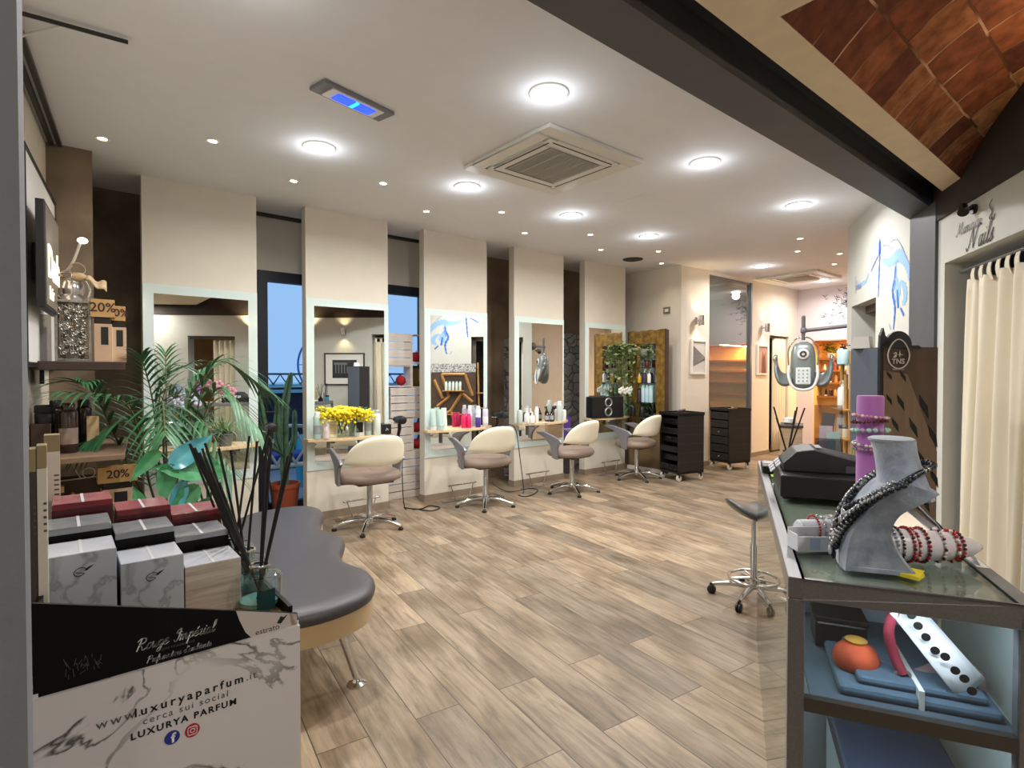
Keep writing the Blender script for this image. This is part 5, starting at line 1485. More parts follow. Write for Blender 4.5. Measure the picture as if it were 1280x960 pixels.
def flat_text(parent, name, s, x, z, size, m, y=-.0008, cur=False, **kw):
    Mx = Matrix.Translation((x, y, z)) @ FACE
    if cur:
        b = MB(); cursive(b, s, size, **kw)
        bmesh.ops.transform(b.bm, matrix=Mx, verts=b.bm.verts)
    else: b = MB().add_mesh(text_mesh(s, size, **kw), Mx)
    return obj(name, b, m, parent)
ik = mat('grey_ink', '#5b5756', .6)
flat_text(fp, 'lettering', 'www.', .036, .2985, .0175, ik, spacing=1.3, align='LEFT')
flat_text(fp, 'lettering', 'luxuryaparfum', .0775, .2985, .0165, M['ink'], spacing=1.42, align='LEFT', bold=.00035)
flat_text(fp, 'lettering', '.it', .2185, .2985, .0165, ik, spacing=1.15, align='LEFT')
flat_text(fp, 'lettering', 'cerca sui social', .087, .2835, .0135, ik, spacing=1.25, align='LEFT')
flat_text(fp, 'lettering', 'LUXURYA PARFUM', .073, .2675, .0128, M['ink'], spacing=1.28, align='LEFT', bold=.0004)
ic = MB().lathe([(.0095, 0), (.0095, .0008)], seg=28, M=Matrix.Translation((.1215, -.0002, .2475)) @ FACE)
fb = obj('round_icon', ic, mat('icon_blue', '#22368f', .5), t)
flat_text(fb, 'icon_letter', 'f', .1225, .2465, .0185, M['whiteink'], y=-.0016, bold=.0006)
ic = MB().lathe([(.0095, 0), (.0095, .0008)], seg=28, M=Matrix.Translation((.1465, -.0002, .2475)) @ FACE)
ig = obj('round_icon', ic, mat('icon_red', '#b8253f', .5), t)
cmr = MB()
q = []
for k in range(24):
    a = 2 * PI * k / 24; e = .45
    q.append((.1465 + .0058 * math.copysign(abs(math.cos(a)) ** e, math.cos(a)), -.0014, .2475 + .0058 * math.copysign(abs(math.sin(a)) ** e, math.sin(a))))
cmr.tube(q + [q[0]], .0006, 4)
cmr.torus((.1465, -.0014, .2475), .0028, .0006, 'y', 16, 4)
cmr.ball((.1500, -.0014, .2510), .0007, 1)
obj('camera_outline', cmr, M['whiteink'], ig)
YP = .0062
flat_text(pn, 'lettering', 'Rouge', .079, .380, .0078, M['whiteink'], y=YP - .0004, cur=True, slant=.3, w=.16)
flat_text(pn, 'lettering', 'Impérial', .1245, .380, .0078, M['whiteink'], y=YP - .0004, cur=True, slant=.3, w=.16)
flat_text(pn, 'lettering', 'HOME FRAGRANCE', .129, .3735, .0045, ik, y=YP - .0004, spacing=1.2)
flat_text(pn, 'lettering', "Profumatore d'ambiente", .092, .3600, .0044, M['whiteink'], y=YP - .0004, cur=True, slant=.3, w=.16)
flat_text(pn, 'lettering', 'estrato', .252, .360, .0125, M['ink'], y=.0054, spacing=1.0)
flat_text(pn, 'lettering', 'PROFUMI', .258, .353, .0035, M['ink'], y=.0054, spacing=1.2)
lfm = MB().poly([(.266, .0052, .366), (.272, .0052, .364), (.283, .0052, .376), (.276, .0052, .373), (.272, .0052, .376)])
obj('leaf_emblem', lfm, M['ink'], pn, solid=.0003)
sk_ = MB(); rnd = random.Random(8)
for k in range(26):
    x = rnd.uniform(.005, .045); z = .325 + rnd.uniform(0, .02) * (1 - abs(x - .02) * 25 if abs(x - .02) < .04 else 0) + rnd.uniform(0, .012)
    sk_.tube([(x, YP - .0002, z + .04), (x + rnd.uniform(-.006, .006), YP - .0002, z + .04 + rnd.uniform(.003, .012))], .0003, 4)
obj('engraved_sketch', sk_, ik, pn)

# boxed perfumes, three rows on rising steps
def perfume(label, x0, y0, top, kind):
    w, d = .082, .083
    h = .13
    t = thing('perfume_box', label, 'box', (x0 + w / 2, y0 + d / 2, top - h), 0, 'cellophane wrapped perfume boxes')
    m = {0: marble_mat('grey_marble_carton', '#b6bec9', '#939ba6', 9, rough=.15), 1: mat('smoky_grey_carton', '#8d9298', .2, noise=.15, scale=20), 2: mat('maroon_carton', '#7c2732', .2, noise=.2, scale=20), 3: mat('striped_wood_carton', '#a59a8e', .2, color2='#cfc7bd', scale=12, stretch=(1, 1, 12))}[kind]
    obj('body', MB().box(-w / 2, w / 2, -d / 2, d / 2, 0, h, bev=.0012), m, t)
    obj('lid_sheet', MB().box(-w / 2 + .001, w / 2 - .001, -d / 2 + .001, d / 2 - .001, h, h + .0006), {0: mat('white_lid', '#d6dbe6', .12, noise=.06, scale=30), 3: mat('white_lid', '#d6dbe6', .12), 1: mat('grey_lid', '#8e9498', .12, noise=.15, scale=40), 2: mat('rose_lid', '#a8626b', .12, noise=.15, scale=40)}[kind], t)
    obj('seam', MB().box(-.002, .002, -d / 2 - .0004, d / 2, h + .0006, h + .0012), mat('cellophane_seam', '#e9ecf0', .2), t)
    if kind in (0,):
        Mx = Matrix.Translation((-.002, -d / 2 - .0005, h * .80)) @ FACE
        b = MB(); b.tube(spline([(.010, .003, 0), (.0, .006, 0), (-.007, .0, 0), (-.003, -.006, 0), (.005, -.003, 0), (-.005, .0, 0)], 5), .0005, 4, M=Mx)
        b.poly([Mx @ Vector(p) for p in ((.004, .001, 0), (.008, .0005, 0), (.017, .008, 0), (.010, .006, 0))])
        obj('leaf_emblem', b, M['ink'], t)
    if kind in (1, 2): obj('dark_band', MB().box(-w / 2 - .0003, w / 2 + .0003, -d / 2 - .0004, d / 2, h * .45, h * .93), mat('black_print', '#0b0a0c') if kind == 1 else mat('deep_maroon', '#4e1119', .3), t)
rows = [('front row', 1.000, (1.143, 1.116, 1.093), (0, 0, 3)), ('middle row', 1.092, (1.162, 1.141, 1.120), (1, 1, 1)), ('back row', 1.184, (1.183, 1.160, 1.140), (2, 2, 2))]
cols = [(-.015, 'left'), (.0715, 'middle'), (.155, 'right')]
kn = {0: 'grey marbled perfume box', 1: 'smoky grey perfume box', 2: 'maroon perfume box', 3: 'wood striped perfume box'}
for rn, y0, tops, kinds in rows:
    for (x0, cn), tp, kd in zip(cols, tops, kinds):
        perfume('%s, %s of the %s in the marble carton' % (kn[kd], cn, rn), x0 + (.008 if rn == 'back row' else 0), y0, tp, kd)
# steps the boxes stand on
t = thing('step_tray', 'dark cardboard steps under the perfume boxes', 'tray', (0, 0, 0))
stp = MB()
for rn, y0, tops, kinds in rows:
    for (x0, cn), tp in zip(cols, tops): stp.box(x0 - .0005, x0 + .0835, y0, y0 + .09, 1.0075, tp - .1305)
obj('steps', stp, M['blackmatte'], t)
# slim upright refill cartons at the left side
rw = mat('ivory_carton', '#ddd6c8', .6, noise=.05)
def refill(label, x, y, w, d, z0, tp, mm, capm):
    t = thing('refill_carton', label, 'box', (x, y, z0), R(0), 'slim refill cartons beside the perfume boxes')
    obj('body', MB().box(-w / 2, w / 2, -d / 2, d / 2, 0, tp - z0 - .03, bev=.001), mm, t)
    obj('top', MB().box(-w / 2, w / 2, -d / 2, d / 2, tp - z0 - .03, tp - z0, bev=.001), capm, t)
    ln = MB()
    for k in range(5): ln.box(w * .1, w * .42, -d / 2 - .0005, -d / 2, (tp - z0) * (.62 + .03 * k), (tp - z0) * (.63 + .03 * k))
    obj('print_lines', ln, ik, t)
bz_ = mat('bronze_top', '#9a8a66', .5)
bk_c = mat('dark_taupe_carton', '#453c3a', .6)
refill('white slim refill carton standing behind the maroon boxes', -.006, 1.295, .022, .03, 1.007, 1.292, rw, bz_)
refill('white slim refill carton in front, nearest the left perfume box', -.0150, .962, .0105, .03, 1.007, 1.307, rw, bz_)
refill('dark slim refill carton left of the white front one', -.0243, .962, .0070, .03, 1.007, 1.303, bk_c, bz_)
refill('dark slim refill carton beside the grey entrance wall', -.0322, .962, .0070, .03, 1.007, 1.305, bk_c, bz_)

# reed diffusers at the right end of the carton
def diffuser(label, x, y, z, reeds, r=.036, h=.072):
    t = thing('reed_diffuser', label, 'diffuser', (x, y, z), 0, 'reed diffusers in the marble carton')
    obj('bottle', MB().lathe([(r * .95, 0), (r, .004), (r, h * .72), (r * .9, h * .8), (r * .42, h * .84), (r * .42, h), (r * .36, h), (r * .36, h * .82), (r * .8, h * .75), (r * .9, h * .68), (r * .9, .008), (.001, .006)], seg=28), M['clear'], t, smooth=50)
    obj('liquid', MB().lathe([(r * .86, .009), (r * .86, h * .22), (.001, h * .22)], seg=24), mat('teal_liquid', '#6d9a96', .1), t, smooth=50)
    obj('label', MB().grid(lambda u, v: (r * 1.01 * math.cos(-PI * .62 + u * PI * .26), r * 1.01 * math.sin(-PI * .62 + u * PI * .26), .006 + .034 * v), 10, 2), mat('teal_label', '#113c3f', .4), t, smooth=180)
    obj('collar', MB().torus((0, 0, h), r * .40, .0025, 'z', 20, 6), M['chrome'], t, smooth=60)
    for (dx, dy, dz) in reeds:
        obj('reed', MB().tube([(-dx * .08, -dy * .08, .012), (dx, dy, dz)], .0023, 6), M['blackmatte'], t)
diffuser('reed diffuser nearest the camera with black reeds fanning out', .262, .985, 1.0065, [(-.088, .075, .275), (-.083, .068, .27), (-.077, .063, .262), (-.070, .058, .255), (-.050, .05, .21), (.02, .03, .265), (.028, .026, .275), (.058, .01, .255), (.052, .012, .25)])
diffuser('reed diffuser in the middle, partly hidden by the nearest', .266, 1.085, 1.0065, [(-.060, .03, .27), (-.040, .02, .26), (-.02, .02, .255), (.02, .0, .27), (-.075, .04, .26)])
diffuser('reed diffuser at the back beside the bench', .268, 1.185, 1.0065, [(-.07, .03, .26), (-.05, .02, .25), (.03, .0, .27), (.06, -.03, .285)])

# ================================================================ RIGHT WALL
def mwp(x, y, z): return MW @ Vector((x, y, z))
TOROOM = Matrix(((-1, 0, 0, 0), (0, 0, 1, 0), (0, 1, 0, 0), (0, 0, 0, 1)))   # upright lettering that faces into the room
# blue watercolour figure painted on the wall
t = thing('wall_painting', 'blue watercolour brush figure painted on the white wall by the column', 'wall painting')
def brush(name, strokes, m, y=.002):
    for pts, wd in strokes:
        b = MB()
        P = spline([(x, z, 0) for x, z in pts], 7)
        n = len(P); L_ = []; Rr = []
        for i, p in enumerate(P):
            tt = (P[min(i + 1, n - 1)] - P[max(i - 1, 0)]).normalized(); q = Vector((-tt.y, tt.x, 0))
            ww = wd * (.35 + .65 * math.sin(PI * (i + .6) / (n + .2))) * (1 + .35 * math.sin(i * 2.3))
            L_.append(b.bm.verts.new(mwp(p.x + q.x * ww, y, p.y + q.y * ww))); Rr.append(b.bm.verts.new(mwp(p.x - q.x * ww, y, p.y - q.y * ww)))
        for i in range(n - 1): b.bm.faces.new((L_[i], L_[i + 1], Rr[i + 1], Rr[i]))
        obj(name, b, m, t)
brush('pale_wash', [([(-1.13, 2.413), (-1.253, 2.368), (-1.388, 2.363), (-1.478, 2.384), (-1.603, 2.339), (-1.706, 2.237), (-1.742, 2.137)], .05), ([(-1.444, 2.332), (-1.43, 2.188), (-1.396, 2.113)], .035),
  ([(-1.557, 2.154), (-1.645, 2.089), (-1.664, 2.01), (-1.598, 1.968)], .04), ([(-1.40, 2.2), (-1.50, 2.1), (-1.46, 2.0)], .06), ([(-.73, 2.378), (-.635, 2.302), (-.374, 2.303)], .02)], mat('pale_blue_wash', '#8fb6e2', .7))
brush('blue_stroke', [([(-1.039, 2.625), (-1.044, 2.481), (-1.029, 2.289), (-1.014, 2.096)], .016), ([(-1.04, 2.60), (-1.044, 2.48)], .03), ([(-1.022, 2.485), (-.892, 2.423), (-.802, 2.365)], .010),
  ([(-1.412, 2.191), (-1.378, 2.095), (-1.438, 1.954), (-1.407, 1.776)], .02), ([(-1.488, 2.099), (-1.511, 1.945)], .018), ([(-1.564, 1.939), (-1.635, 1.874)], .014), ([(-1.44, 2.3), (-1.43, 2.2)], .014)], mat('brush_blue', '#3a6fc4', .7), .003)
brush('fine_line', [([(-1.106, 2.525), (-1.208, 2.53), (-1.403, 2.446)], .004), ([(-.315, 2.41), (-.321, 2.229)], .005), ([(-1.31, 1.831), (-1.35, 1.78)], .006), ([(-1.3, 2.53), (-1.5, 2.5), (-1.75, 2.25)], .004)], mat('fine_blue', '#7f96c8', .7), .004)
cb = MB(); cursive(cb, 'bonis', .045, slant=.2, w=.12)
bmesh.ops.transform(cb.bm, matrix=MW @ Matrix.Translation((-.33, .003, 2.26)) @ TOROOM, verts=cb.bm.verts)
obj('signature', cb, mat('fine_blue', '#7f96c8'), t)

# lettering over the curtain
t = thing('wall_lettering', 'black script lettering over the curtained doorway', 'lettering')
def wall_text(s, x, z, size, w, ch=None):
    b = MB(); cursive(b, s, size, slant=.35, w=w)
    bmesh.ops.transform(b.bm, matrix=MW @ Matrix.Translation((x, .004, z)) @ TOROOM, verts=b.bm.verts)
    obj('word', b, M['ink'], t)
wall_text('Nails', -2.655, 2.165, .064, .11)
wall_text('Manicure', -2.52, 2.285, .040, .10)
fl = MB(); cu_ = [(-2.93, 2.36), (-2.96, 2.33), (-2.93, 2.30), (-2.97, 2.28), (-2.99, 2.31)]
fl.tube([mwp(p.x, .004, p.y) for p in spline([(a, b, 0) for a, b in cu_], 5)], .003, 4)
fl.tube([mwp(p.x, .004, p.y) for p in spline([(-2.96, 2.40, 0), (-2.93, 2.37, 0), (-2.97, 2.34, 0), (-2.95, 2.29, 0)], 5)], .002, 4)
obj('flourish', fl, mat('grey_flourish', '#8a8784', .6), t)
t = thing('wall_spotlight', 'small black swivel spotlight over the script lettering', 'wall lamp', tuple(mwp(-2.76, .0, 2.40)), R(33))
obj('base', MB().lathe([(.03, 0), (.03, .02), (.002, .02)], seg=16, M=Matrix.Rotation(R(-90), 4, 'X')), M['black'], t, smooth=40)
obj('arm', MB().tube([(0, .01, 0), (-.02, .06, .0), (-.11, .07, -.015)], .008, 8), M['black'], t, smooth=50)
obj('head', MB().tube([(.03, .05, .03), (-.02, .07, -.02)], [.022, .03], 14), M['black'], t, smooth=50)

# curtain
t = thing('curtain', 'cream tab-top curtain in the doorway under the script lettering', 'curtain')
obj('rod', MB().tube([mwp(-2.36, -.09, 2.085), mwp(-3.30, -.09, 2.085)], .011, 10), M['steel'], t, smooth=60)
cl = MB()
x0, x1 = -2.50, -3.29
def cloth(u, v):
    ph = u * 2 * PI * 4.6 + 1.1 * math.sin(u * 8) + .4 * math.sin(v * 2)
    am = .042 * (.45 + .55 * v ** .5)
    y = -.09 + am * math.sin(ph) + .01 * math.sin(ph * 2.3 + v * 2)
    x = x0 + (x1 - x0) * u + .012 * math.cos(ph) + .05 * (1 - u) * (v ** 1.2)
    return mwp(x, y, 2.0 - 1.96 * v + .012 * math.sin(ph))
cl.grid(cloth, 130, 24)
cream_c = mat('cream_cotton', '#e6dcc6', .85, bump=.1, bscale=300)
obj('cloth', cl, cream_c, t, smooth=180, solid=.004)
for k in range(8):
    u = (k + .5) / 8
    x = x0 + (x1 - x0) * u
    tb = MB().grid(lambda a, b, x=x: mwp(x + .035 * (a - .5) * (1.5 - .4 * b), -.09 + .014 * math.sin(PI * b) * (1 if a < 2 else -1), 1.97 + .125 * b), 3, 6)
    obj('tab', tb, cream_c, t, solid=.004)
t = thing('curtain', 'cream curtain half drawn in the second doorway, seen in the leftmost mirror', 'curtain')
cl = MB()
def cloth2(u, v):
    ph = u * 2 * PI * 4.3
    return mwp(-5.30 + .40 * u, -.09 + .03 * math.sin(ph), 2.02 - 1.98 * v)
cl.grid(cloth2, 70, 8)
obj('cloth', cl, cream_c, t, smooth=180, solid=.004)
obj('rod', MB().tube([mwp(-5.7, -.09, 2.05), mwp(-4.9, -.09, 2.05)], .011, 10), M['steel'], t)

# framed photograph and sconce seen in the second mirror
t = thing('framed_photograph', 'black framed dark photograph of columns with wide white mount, seen in a mirror', 'picture', tuple(mwp(-3.81, 0, 1.50)), R(213))
fr = MB()
for a in ((-.38, -.36, -.30, .30), (.36, .38, -.30, .30), (-.36, .36, .28, .30), (-.36, .36, -.30, -.28)): fr.box(a[0], a[1], -.03, 0, a[2], a[3])
obj('frame', fr, M['black'], t)
obj('mount', MB().box(-.36, .36, -.012, -.002, -.28, .28), M['white'], t)
obj('photo', MB().box(-.23, .23, -.014, -.012, -.17, .17), mat('dark_photo', '#20262b', .4, noise=.6, scale=20), t)
cm_ = MB()
for k in range(6): cm_.box(-.12 + .055 * k, -.10 + .055 * k, -.0155, -.014, -.08, .08)
cm_.box(-.14, .20, -.0155, -.014, .08, .12)
obj('columns', cm_, mat('photo_grey', '#6d757a', .5), t)
make_sconce('chrome wall sconce above the black framed photograph, seen in a mirror', tuple(mwp(-3.81, 0, 2.19)), R(213))

# product display with branch-like slats on the mural wall, seen in the middle mirror
DW = thing('product_display', 'dark board with angular wooden branch slats and product shelves under the blue painting', 'display', tuple(mwp(-1.28, 0.02, 0)), R(33))
obj('backboard', MB().box(-.42, .42, 0, .03, .45, 1.42), mat('display_brown', '#4c392d', .6, noise=.2), DW)
ws = mat('golden_wood', '#b8894e', .5, noise=.15, scale=6, stretch=(6, 1, 6))
for (a, b, c, d) in ((-.22, 1.40, .22, 1.40), (-.22, 1.40, -.08, .98), (.22, 1.40, .36, 1.0), (-.36, 1.3, -.20, .95), (-.05, .72, .16, 1.05), (.16, 1.05, .36, .88), (-.05, .72, -.26, .60), (-.08, .98, -.30, .8), (.02, .5, -.05, .72)):
    obj('slat', MB().tube([(a, .05, b), (c, .05, d)], .028, 4), ws, DW)
obj('lace_panel', MB().box(-.42, .42, 0, .02, 1.44, 1.60), mat('lace_print', '#e4e2e0', .6, color2='#26282a', scale=38), DW)
for z in (1.10, .66): obj('shelf', MB().box(-.2, .2, .03, .16, z - .015, z), ws, DW)
for i, (dx, z) in enumerate([(-.13, 1.10), (-.065, 1.10), (0, 1.10), (.065, 1.10), (.13, 1.10)]):
    p = mwp(-1.28 + dx, .12, z)
    bottle('shampoo_bottle', 'white green bottle, %s in the row on the branch slat display, counted from the column' % ['first', 'second', 'third', 'fourth', 'fifth'][i], 'bottle', tuple(p), 'spray', .17, .026, mat('mint_white', '#d5e4dd'), aqua, 'bottles on the branch slat display')
# wooden poles with product shelf at the doorway edge
DP = thing('product_stand', 'slim wooden pole stand with bottles by the mural wall corner', 'display', tuple(mwp(-.62, .16, 0)), R(33))
for a, b in (((-.16, 0), (-.20, 1.62)), ((-.05, 0), (-.02, 1.40)), ((.16, 0), (.12, 1.58))): obj('pole', MB().tube([(a[0], 0, 0), (b[0], 0, b[1])], .018, 8), ws, DP)
for z in (.78, 1.06, 1.50): obj('shelf', MB().box(-.22, .20, -.09, .09, z - .015, z), ws if z < 1.3 else glass('shelf_glass', '#cfe0da'), DP)
for dx, z, kd, h, r, b_, c_, lb in ((.13, 1.50, 'pump', .21, .045, mat('pale_blue_plastic', '#b9d6dc'), M['black'], 'pale blue pump bottle with black top, top of the pole stand'), (.03, 1.50, 'pump', .19, .045, mat('pale_blue_plastic', '#b9d6dc'), M['black'], 'pale blue pump bottle nearer the camera, top of the pole stand'),
    (.08, 1.06, 'pump', .28, .05, wm, wm, 'large white pump bottle on the middle of the pole stand'), (.10, .78, 'spray', .22, .05, wm, wm, 'white bottle on the lowest shelf of the pole stand'), (-.02, .78, 'jar', .12, .06, mat('cream_jar', '#e3d8be', .4), M['steel'], 'cream jar on the lowest shelf of the pole stand')):
    bottle('pump_bottle' if kd == 'pump' else 'product_bottle', lb, 'bottle', tuple(mwp(-.62 + dx, .16, z)), kd, h, r, b_, c_, 'products on the pole stand')

# ================================================================ DISPLAY STAND BEHIND THE COUNTER
fx = Vector((3.512 - 3.282, .798 - .987, 0)); fw_ = fx.length
t = thing('cardboard_display', 'tall brown cardboard display with slotted wood print and round logo top', 'display', (3.282, .987, 0), math.atan2(fx.y, fx.x))
dk_b = mat('display_dark', '#27252a', .5); sd = mat('display_slate', '#525a68', .5)
obj('body', MB().box(0, fw_, .0, .24, 0, 1.54), dk_b, t)
obj('side_panel', MB().box(-.003, 0, .012, .238, .0, 1.538), sd, t)
obj('front_print', MB().box(.018, fw_ - .001, -.004, 0, .0, 1.538), mat('brown_wood_print', '#43352b', .55, color2='#66513f', scale=3, stretch=(2, 1, 1)), t)
pl = MB().prism([(.018, .0), (.298, .0), (.298, 1.0), (.14, 1.40), (.018, 1.42)], .004, .0055, M=FACE)
n_print = len(pl.bm.faces)
sl = pl
for x, z, h in ((.03, 1.42, .05), (.10, 1.42, .06), (.03, 1.30, .06), (.085, 1.30, .09), (.20, 1.30, .13), (.06, 1.18, .08), (.15, 1.18, .11), (.25, 1.14, .12), (.10, 1.05, .08), (.19, 1.02, .11), (.05, .95, .08), (.26, .92, .11), (.13, .88, .09), (.22, .78, .1), (.06, .78, .08)):
    w_ = .012 + h * .22
    sl.prism([(x, z), (x + w_ * .2, z - h * .45), (x + w_ * 1.3, z - h), (x + w_ * 1.15, z - h * .5)], .0056, .0066, M=FACE)
n_all = len(sl.bm.faces)
lp_ = obj('light_print', sl, mat('tan_wood_print', '#7d6752', .55, noise=.1, scale=5, stretch=(6, 1, 1)), t)
lp_.data.materials.append(M['blackmatte'])
for i_, p_ in enumerate(lp_.data.polygons):
    if i_ >= n_print: p_.material_index = 1
hd = [(.012 + .0, 1.53)]
hp = [(-.028, 1.535), (-.025, 1.60), (-.01, 1.64), (.0, 1.60), (.03, 1.565)] + [(.069 + .068 * math.cos(PI - PI * k / 14), 1.548 + .075 * math.sin(PI * k / 14)) for k in range(15)] + [(.17, 1.55), (.19, 1.535)]
obj('header', MB().prism([(x + .02, z) for x, z in hp], -.006, .012, M=FACE), dk_b, t)
lg_ = MB()
pts = [(.088 + .056 * math.sin(a) * (1 - .22 * math.cos(a) * (1 if math.cos(a) > 0 else .3)), -.008 - .0, 1.485 + .075 * math.cos(a) + .0) for a in [2 * PI * k / 40 for k in range(41)]]
pts = [(x, -.0135, z + .02) for x, y, z in pts]
lg_.tube(pts, .0035, 5)
obj('ring_logo', lg_, mat('silver_print', '#c9c4c0', .4), t)
obj('lettering', MB().add_mesh(text_mesh('TNS', .036, 0, 1.0, .0005, bold=.0007), Matrix.Translation((.086, -.0135, 1.466)) @ FACE), mat('silver_print', '#c9c4c0'), t)
em = MB().tube(spline([(.062, -.0135, 1.505), (.075, -.0135, 1.512), (.074, -.0135, 1.492), (.062, -.0135, 1.488), (.072, -.0135, 1.500)], 4), .003, 5)
em.prism([(.093, 1.487), (.096, 1.499), (.112, 1.501), (.097, 1.504), (.094, 1.525), (.091, 1.504), (.082, 1.501), (.091, 1.499)], .013, .014, M=FACE)
obj('emblem', em, mat('silver_print', '#c9c4c0'), t)
obj('small_lettering', MB().add_mesh(text_mesh('MADE IN ITALY', .009, 0, 1.0, .0003), Matrix.Translation((.088, -.0135, 1.425)) @ FACE), mat('silver_print', '#c9c4c0'), t)
t = thing('paper_box', 'small white tapered box on top of the slotted display', 'box', (3.40, 1.105, 1.54), R(-40))
obj('body', MB().lathe([(.062, 0), (.052, .065), (.0, .066)], seg=4), M['white'], t)
obj('lid', MB().lathe([(.066, 0), (.066, .008)], seg=4), M['white'], t)

# ================================================================ GLASS COUNTER
CA = R(28.4)
CO = Vector((1.252, .549, 0))
CM = Matrix.Translation(CO) @ Matrix.Rotation(CA, 4, 'Z')
def cp(x, y, z=.951): return tuple(CM @ Vector((x, y, z)))
CL_, CW_ = 1.78, .442
t = thing('glass_counter', 'brushed steel and glass display counter on the right', 'counter', tuple(CO), CA)
fr = MB()
fr.box(0, CL_, -.03, 0, .902, .95); fr.box(0, CL_, -CW_, -CW_ + .03, .902, .95)
fr.box(0, .012, -CW_ + .03, -.03, .902, .95); fr.box(CL_ - .012, CL_, -CW_ + .03, -.03, .902, .95)
obj('rim', fr, M['steel'], t, bevel=.003)
for x in (.0, CL_ - .034):
    for y in (-.034, -CW_):
        if x > 1 and y > -.1: continue
        obj('leg', MB().box(x, x + .034, y, y + .034, 0.0, .902), M['steel'], t, bevel=.002)
obj('glass_top', MB().box(.012, CL_ - .012, -CW_ + .03, -.03, .938, .946), glass('green_glass_top', '#f1f6f3', .07), t)
obj('deck', MB().box(.012, CL_ - .012, -CW_ + .03, -.03, .930, .934), frosted('green_grey_deck', '#b3b8b1', .3), t)
obj('side_glass', MB().box(.034, CL_ - .002, -.008, -.002, .01, .902), glass('side_glass', '#eef2ec', .05), t)
obj('front_glass', MB().box(.003, .009, -CW_ + .034, -.034, .06, .902), glass('front_glass', '#e2e9ea', .10, .25), t)
obj('shelf_rail', MB().box(.0, .02, -CW_ + .034, -.034, .655, .685), mat('dull_steel', '#6a6865', .4, .9), t)
obj('shelf', MB().box(.02, .52, -CW_ + .02, -.05, .668, .676), mat('shelf_slate', '#4f5d6c', .5), t)
obj('back_panel', MB().box(.52, .53, -CW_ + .02, -.05, .05, .90), mat('blue_grey_panel', '#a9b6c4', .5), t)
obj('end_panel', MB().box(.02, .52, -CW_ + .005, -CW_ + .012, .05, .90), frosted('frosted_panel', '#c4cfd0', .6), t)
obj('plinth', MB().box(.02, .53, -CW_ + .03, -.05, .0, .06), M['steel_dark'], t)
def cthing(name, label, cat, x, y, z, rz=0.0, group=None): return thing(name, label, cat, cp(x, y, z), CA + rz, group)
obj('added_fill_strip', MB().box(.014, .026, -CW_ + .06, -.06, .904, .912), mat('fill_strip_glow', '#eef4ff', .4, emit='#e8f0ff', estr=2.0), t)  # strip and lamp added to brighten the counter inside
ld = bpy.data.lights.new('counter_fill_lamp', 'AREA'); ld.shape = 'RECTANGLE'; ld.size = .012; ld.size_y = .30; ld.energy = P_COUNTER; ld.color = (.88, .94, 1)
lo = bpy.data.objects.new('lamp', ld); COL.objects.link(lo); lo.parent = t; lo.location = (.03, -CW_ / 2, .90); lo.rotation_euler = (0, R(-30), 0)
obj('added_fill_strip', MB().box(.024, .036, -CW_ + .06, -.06, .648, .655), mat('fill_strip_glow', '#eef4ff'), t)  # second added strip, for the compartment under the shelf
lo = bpy.data.objects.new('lamp', ld); COL.objects.link(lo); lo.parent = t; lo.location = (.04, -CW_ / 2, .644); lo.rotation_euler = (0, R(-40), 0)
# things inside the counter
t = cthing('scarf', 'white scarf with black dots hanging inside the glass counter', 'scarf', .10, -.27, .676)
cl = MB().grid(lambda u, v: (.02 * math.sin(6 * u) + .03 * v, .03 - .13 * u - .05 * (v - .5), .20 - .16 * u + .018 * (v - .5) * (1.6 + u)), 14, 5)
obj('cloth', cl, mat('white_scarf', '#dfdde0', .8), t, smooth=180, solid=.003)
dots = MB(); rnd = random.Random(6)
for k in range(9):
    u = k / 9; dots.lathe([(.009, 0), (.009, .001)], seg=12, M=Matrix.Translation((-.012 + .02 * math.sin(6 * u), .03 - .13 * u, .20 - .16 * u + rnd.uniform(-.01, .01))) @ Matrix.Rotation(R(-90), 4, 'Y'))
obj('dots', dots, M['ink'], t)
obj('fold', MB().grid(lambda u, v: (.05 + .05 * v + .01 * math.sin(8 * u), -.14 + .24 * u, .002 + .05 * math.sin(PI * v) * (1 + .4 * math.sin(7 * u))), 16, 7), mat('mauve_scarf', '#9c7f88', .85), t, smooth=180, solid=.003)
t = cthing('pouch', 'orange and red pouch lying on the shelf inside the counter', 'pouch', .16, -.16, .676)
obj('body', MB().ball((0, 0, .045), .045, 3, (1, 1.1, .95)), mat('orange_red_cloth', '#c4512f', .8, noise=.3, scale=20), t, smooth=180)
obj('clasp', MB().lathe([(.02, .083), (.024, .09), (.012, .095)], seg=16), mat('ochre_clasp', '#b98a3c', .5), t, smooth=60)
t = cthing('strap', 'dark red strap hanging inside the glass counter', 'strap', .12, -.225, .72)
obj('band', MB().tube(spline([(0, -.01, .16), (.0, .008, .10), (.01, -.004, .04), (.0, -.02, .0)], 5), .011, 8), mat('crimson_cloth', '#8e2a3e', .7), t, smooth=60)
obj('buckle', MB().torus((0, -.02, -.005), .014, .004, 'x', 16, 6), M['steel'], t)
t = cthing('folded_cloth', 'slate blue folded cloth on the shelf inside the counter', 'cloth', .20, -.25, .676)
obj('fold', MB().box(-.14, .14, -.16, .14, 0, .022, bev=.009).box(-.12, .13, -.14, .10, .022, .04, bev=.008), mat('slate_cloth', '#52687d', .85, bump=.3, bscale=60), t)
obj('band', MB().box(-.142, .142, -.02, -.01, 0, .042), M['white'], t)
t = cthing('dark_box', 'dark slanted box behind the orange pouch inside the counter', 'box', .34, -.14, .676)
obj('body', MB().box(-.05, .05, -.07, .05, 0, .07, bev=.006), M['black'], t)
obj('lid', MB().box(-.052, .052, -.072, .052, .07, .085, bev=.004), M['blackmatte'], t)
t = cthing('storage_box', 'pale blue storage box on the bottom of the counter', 'box', .26, -.26, .06)
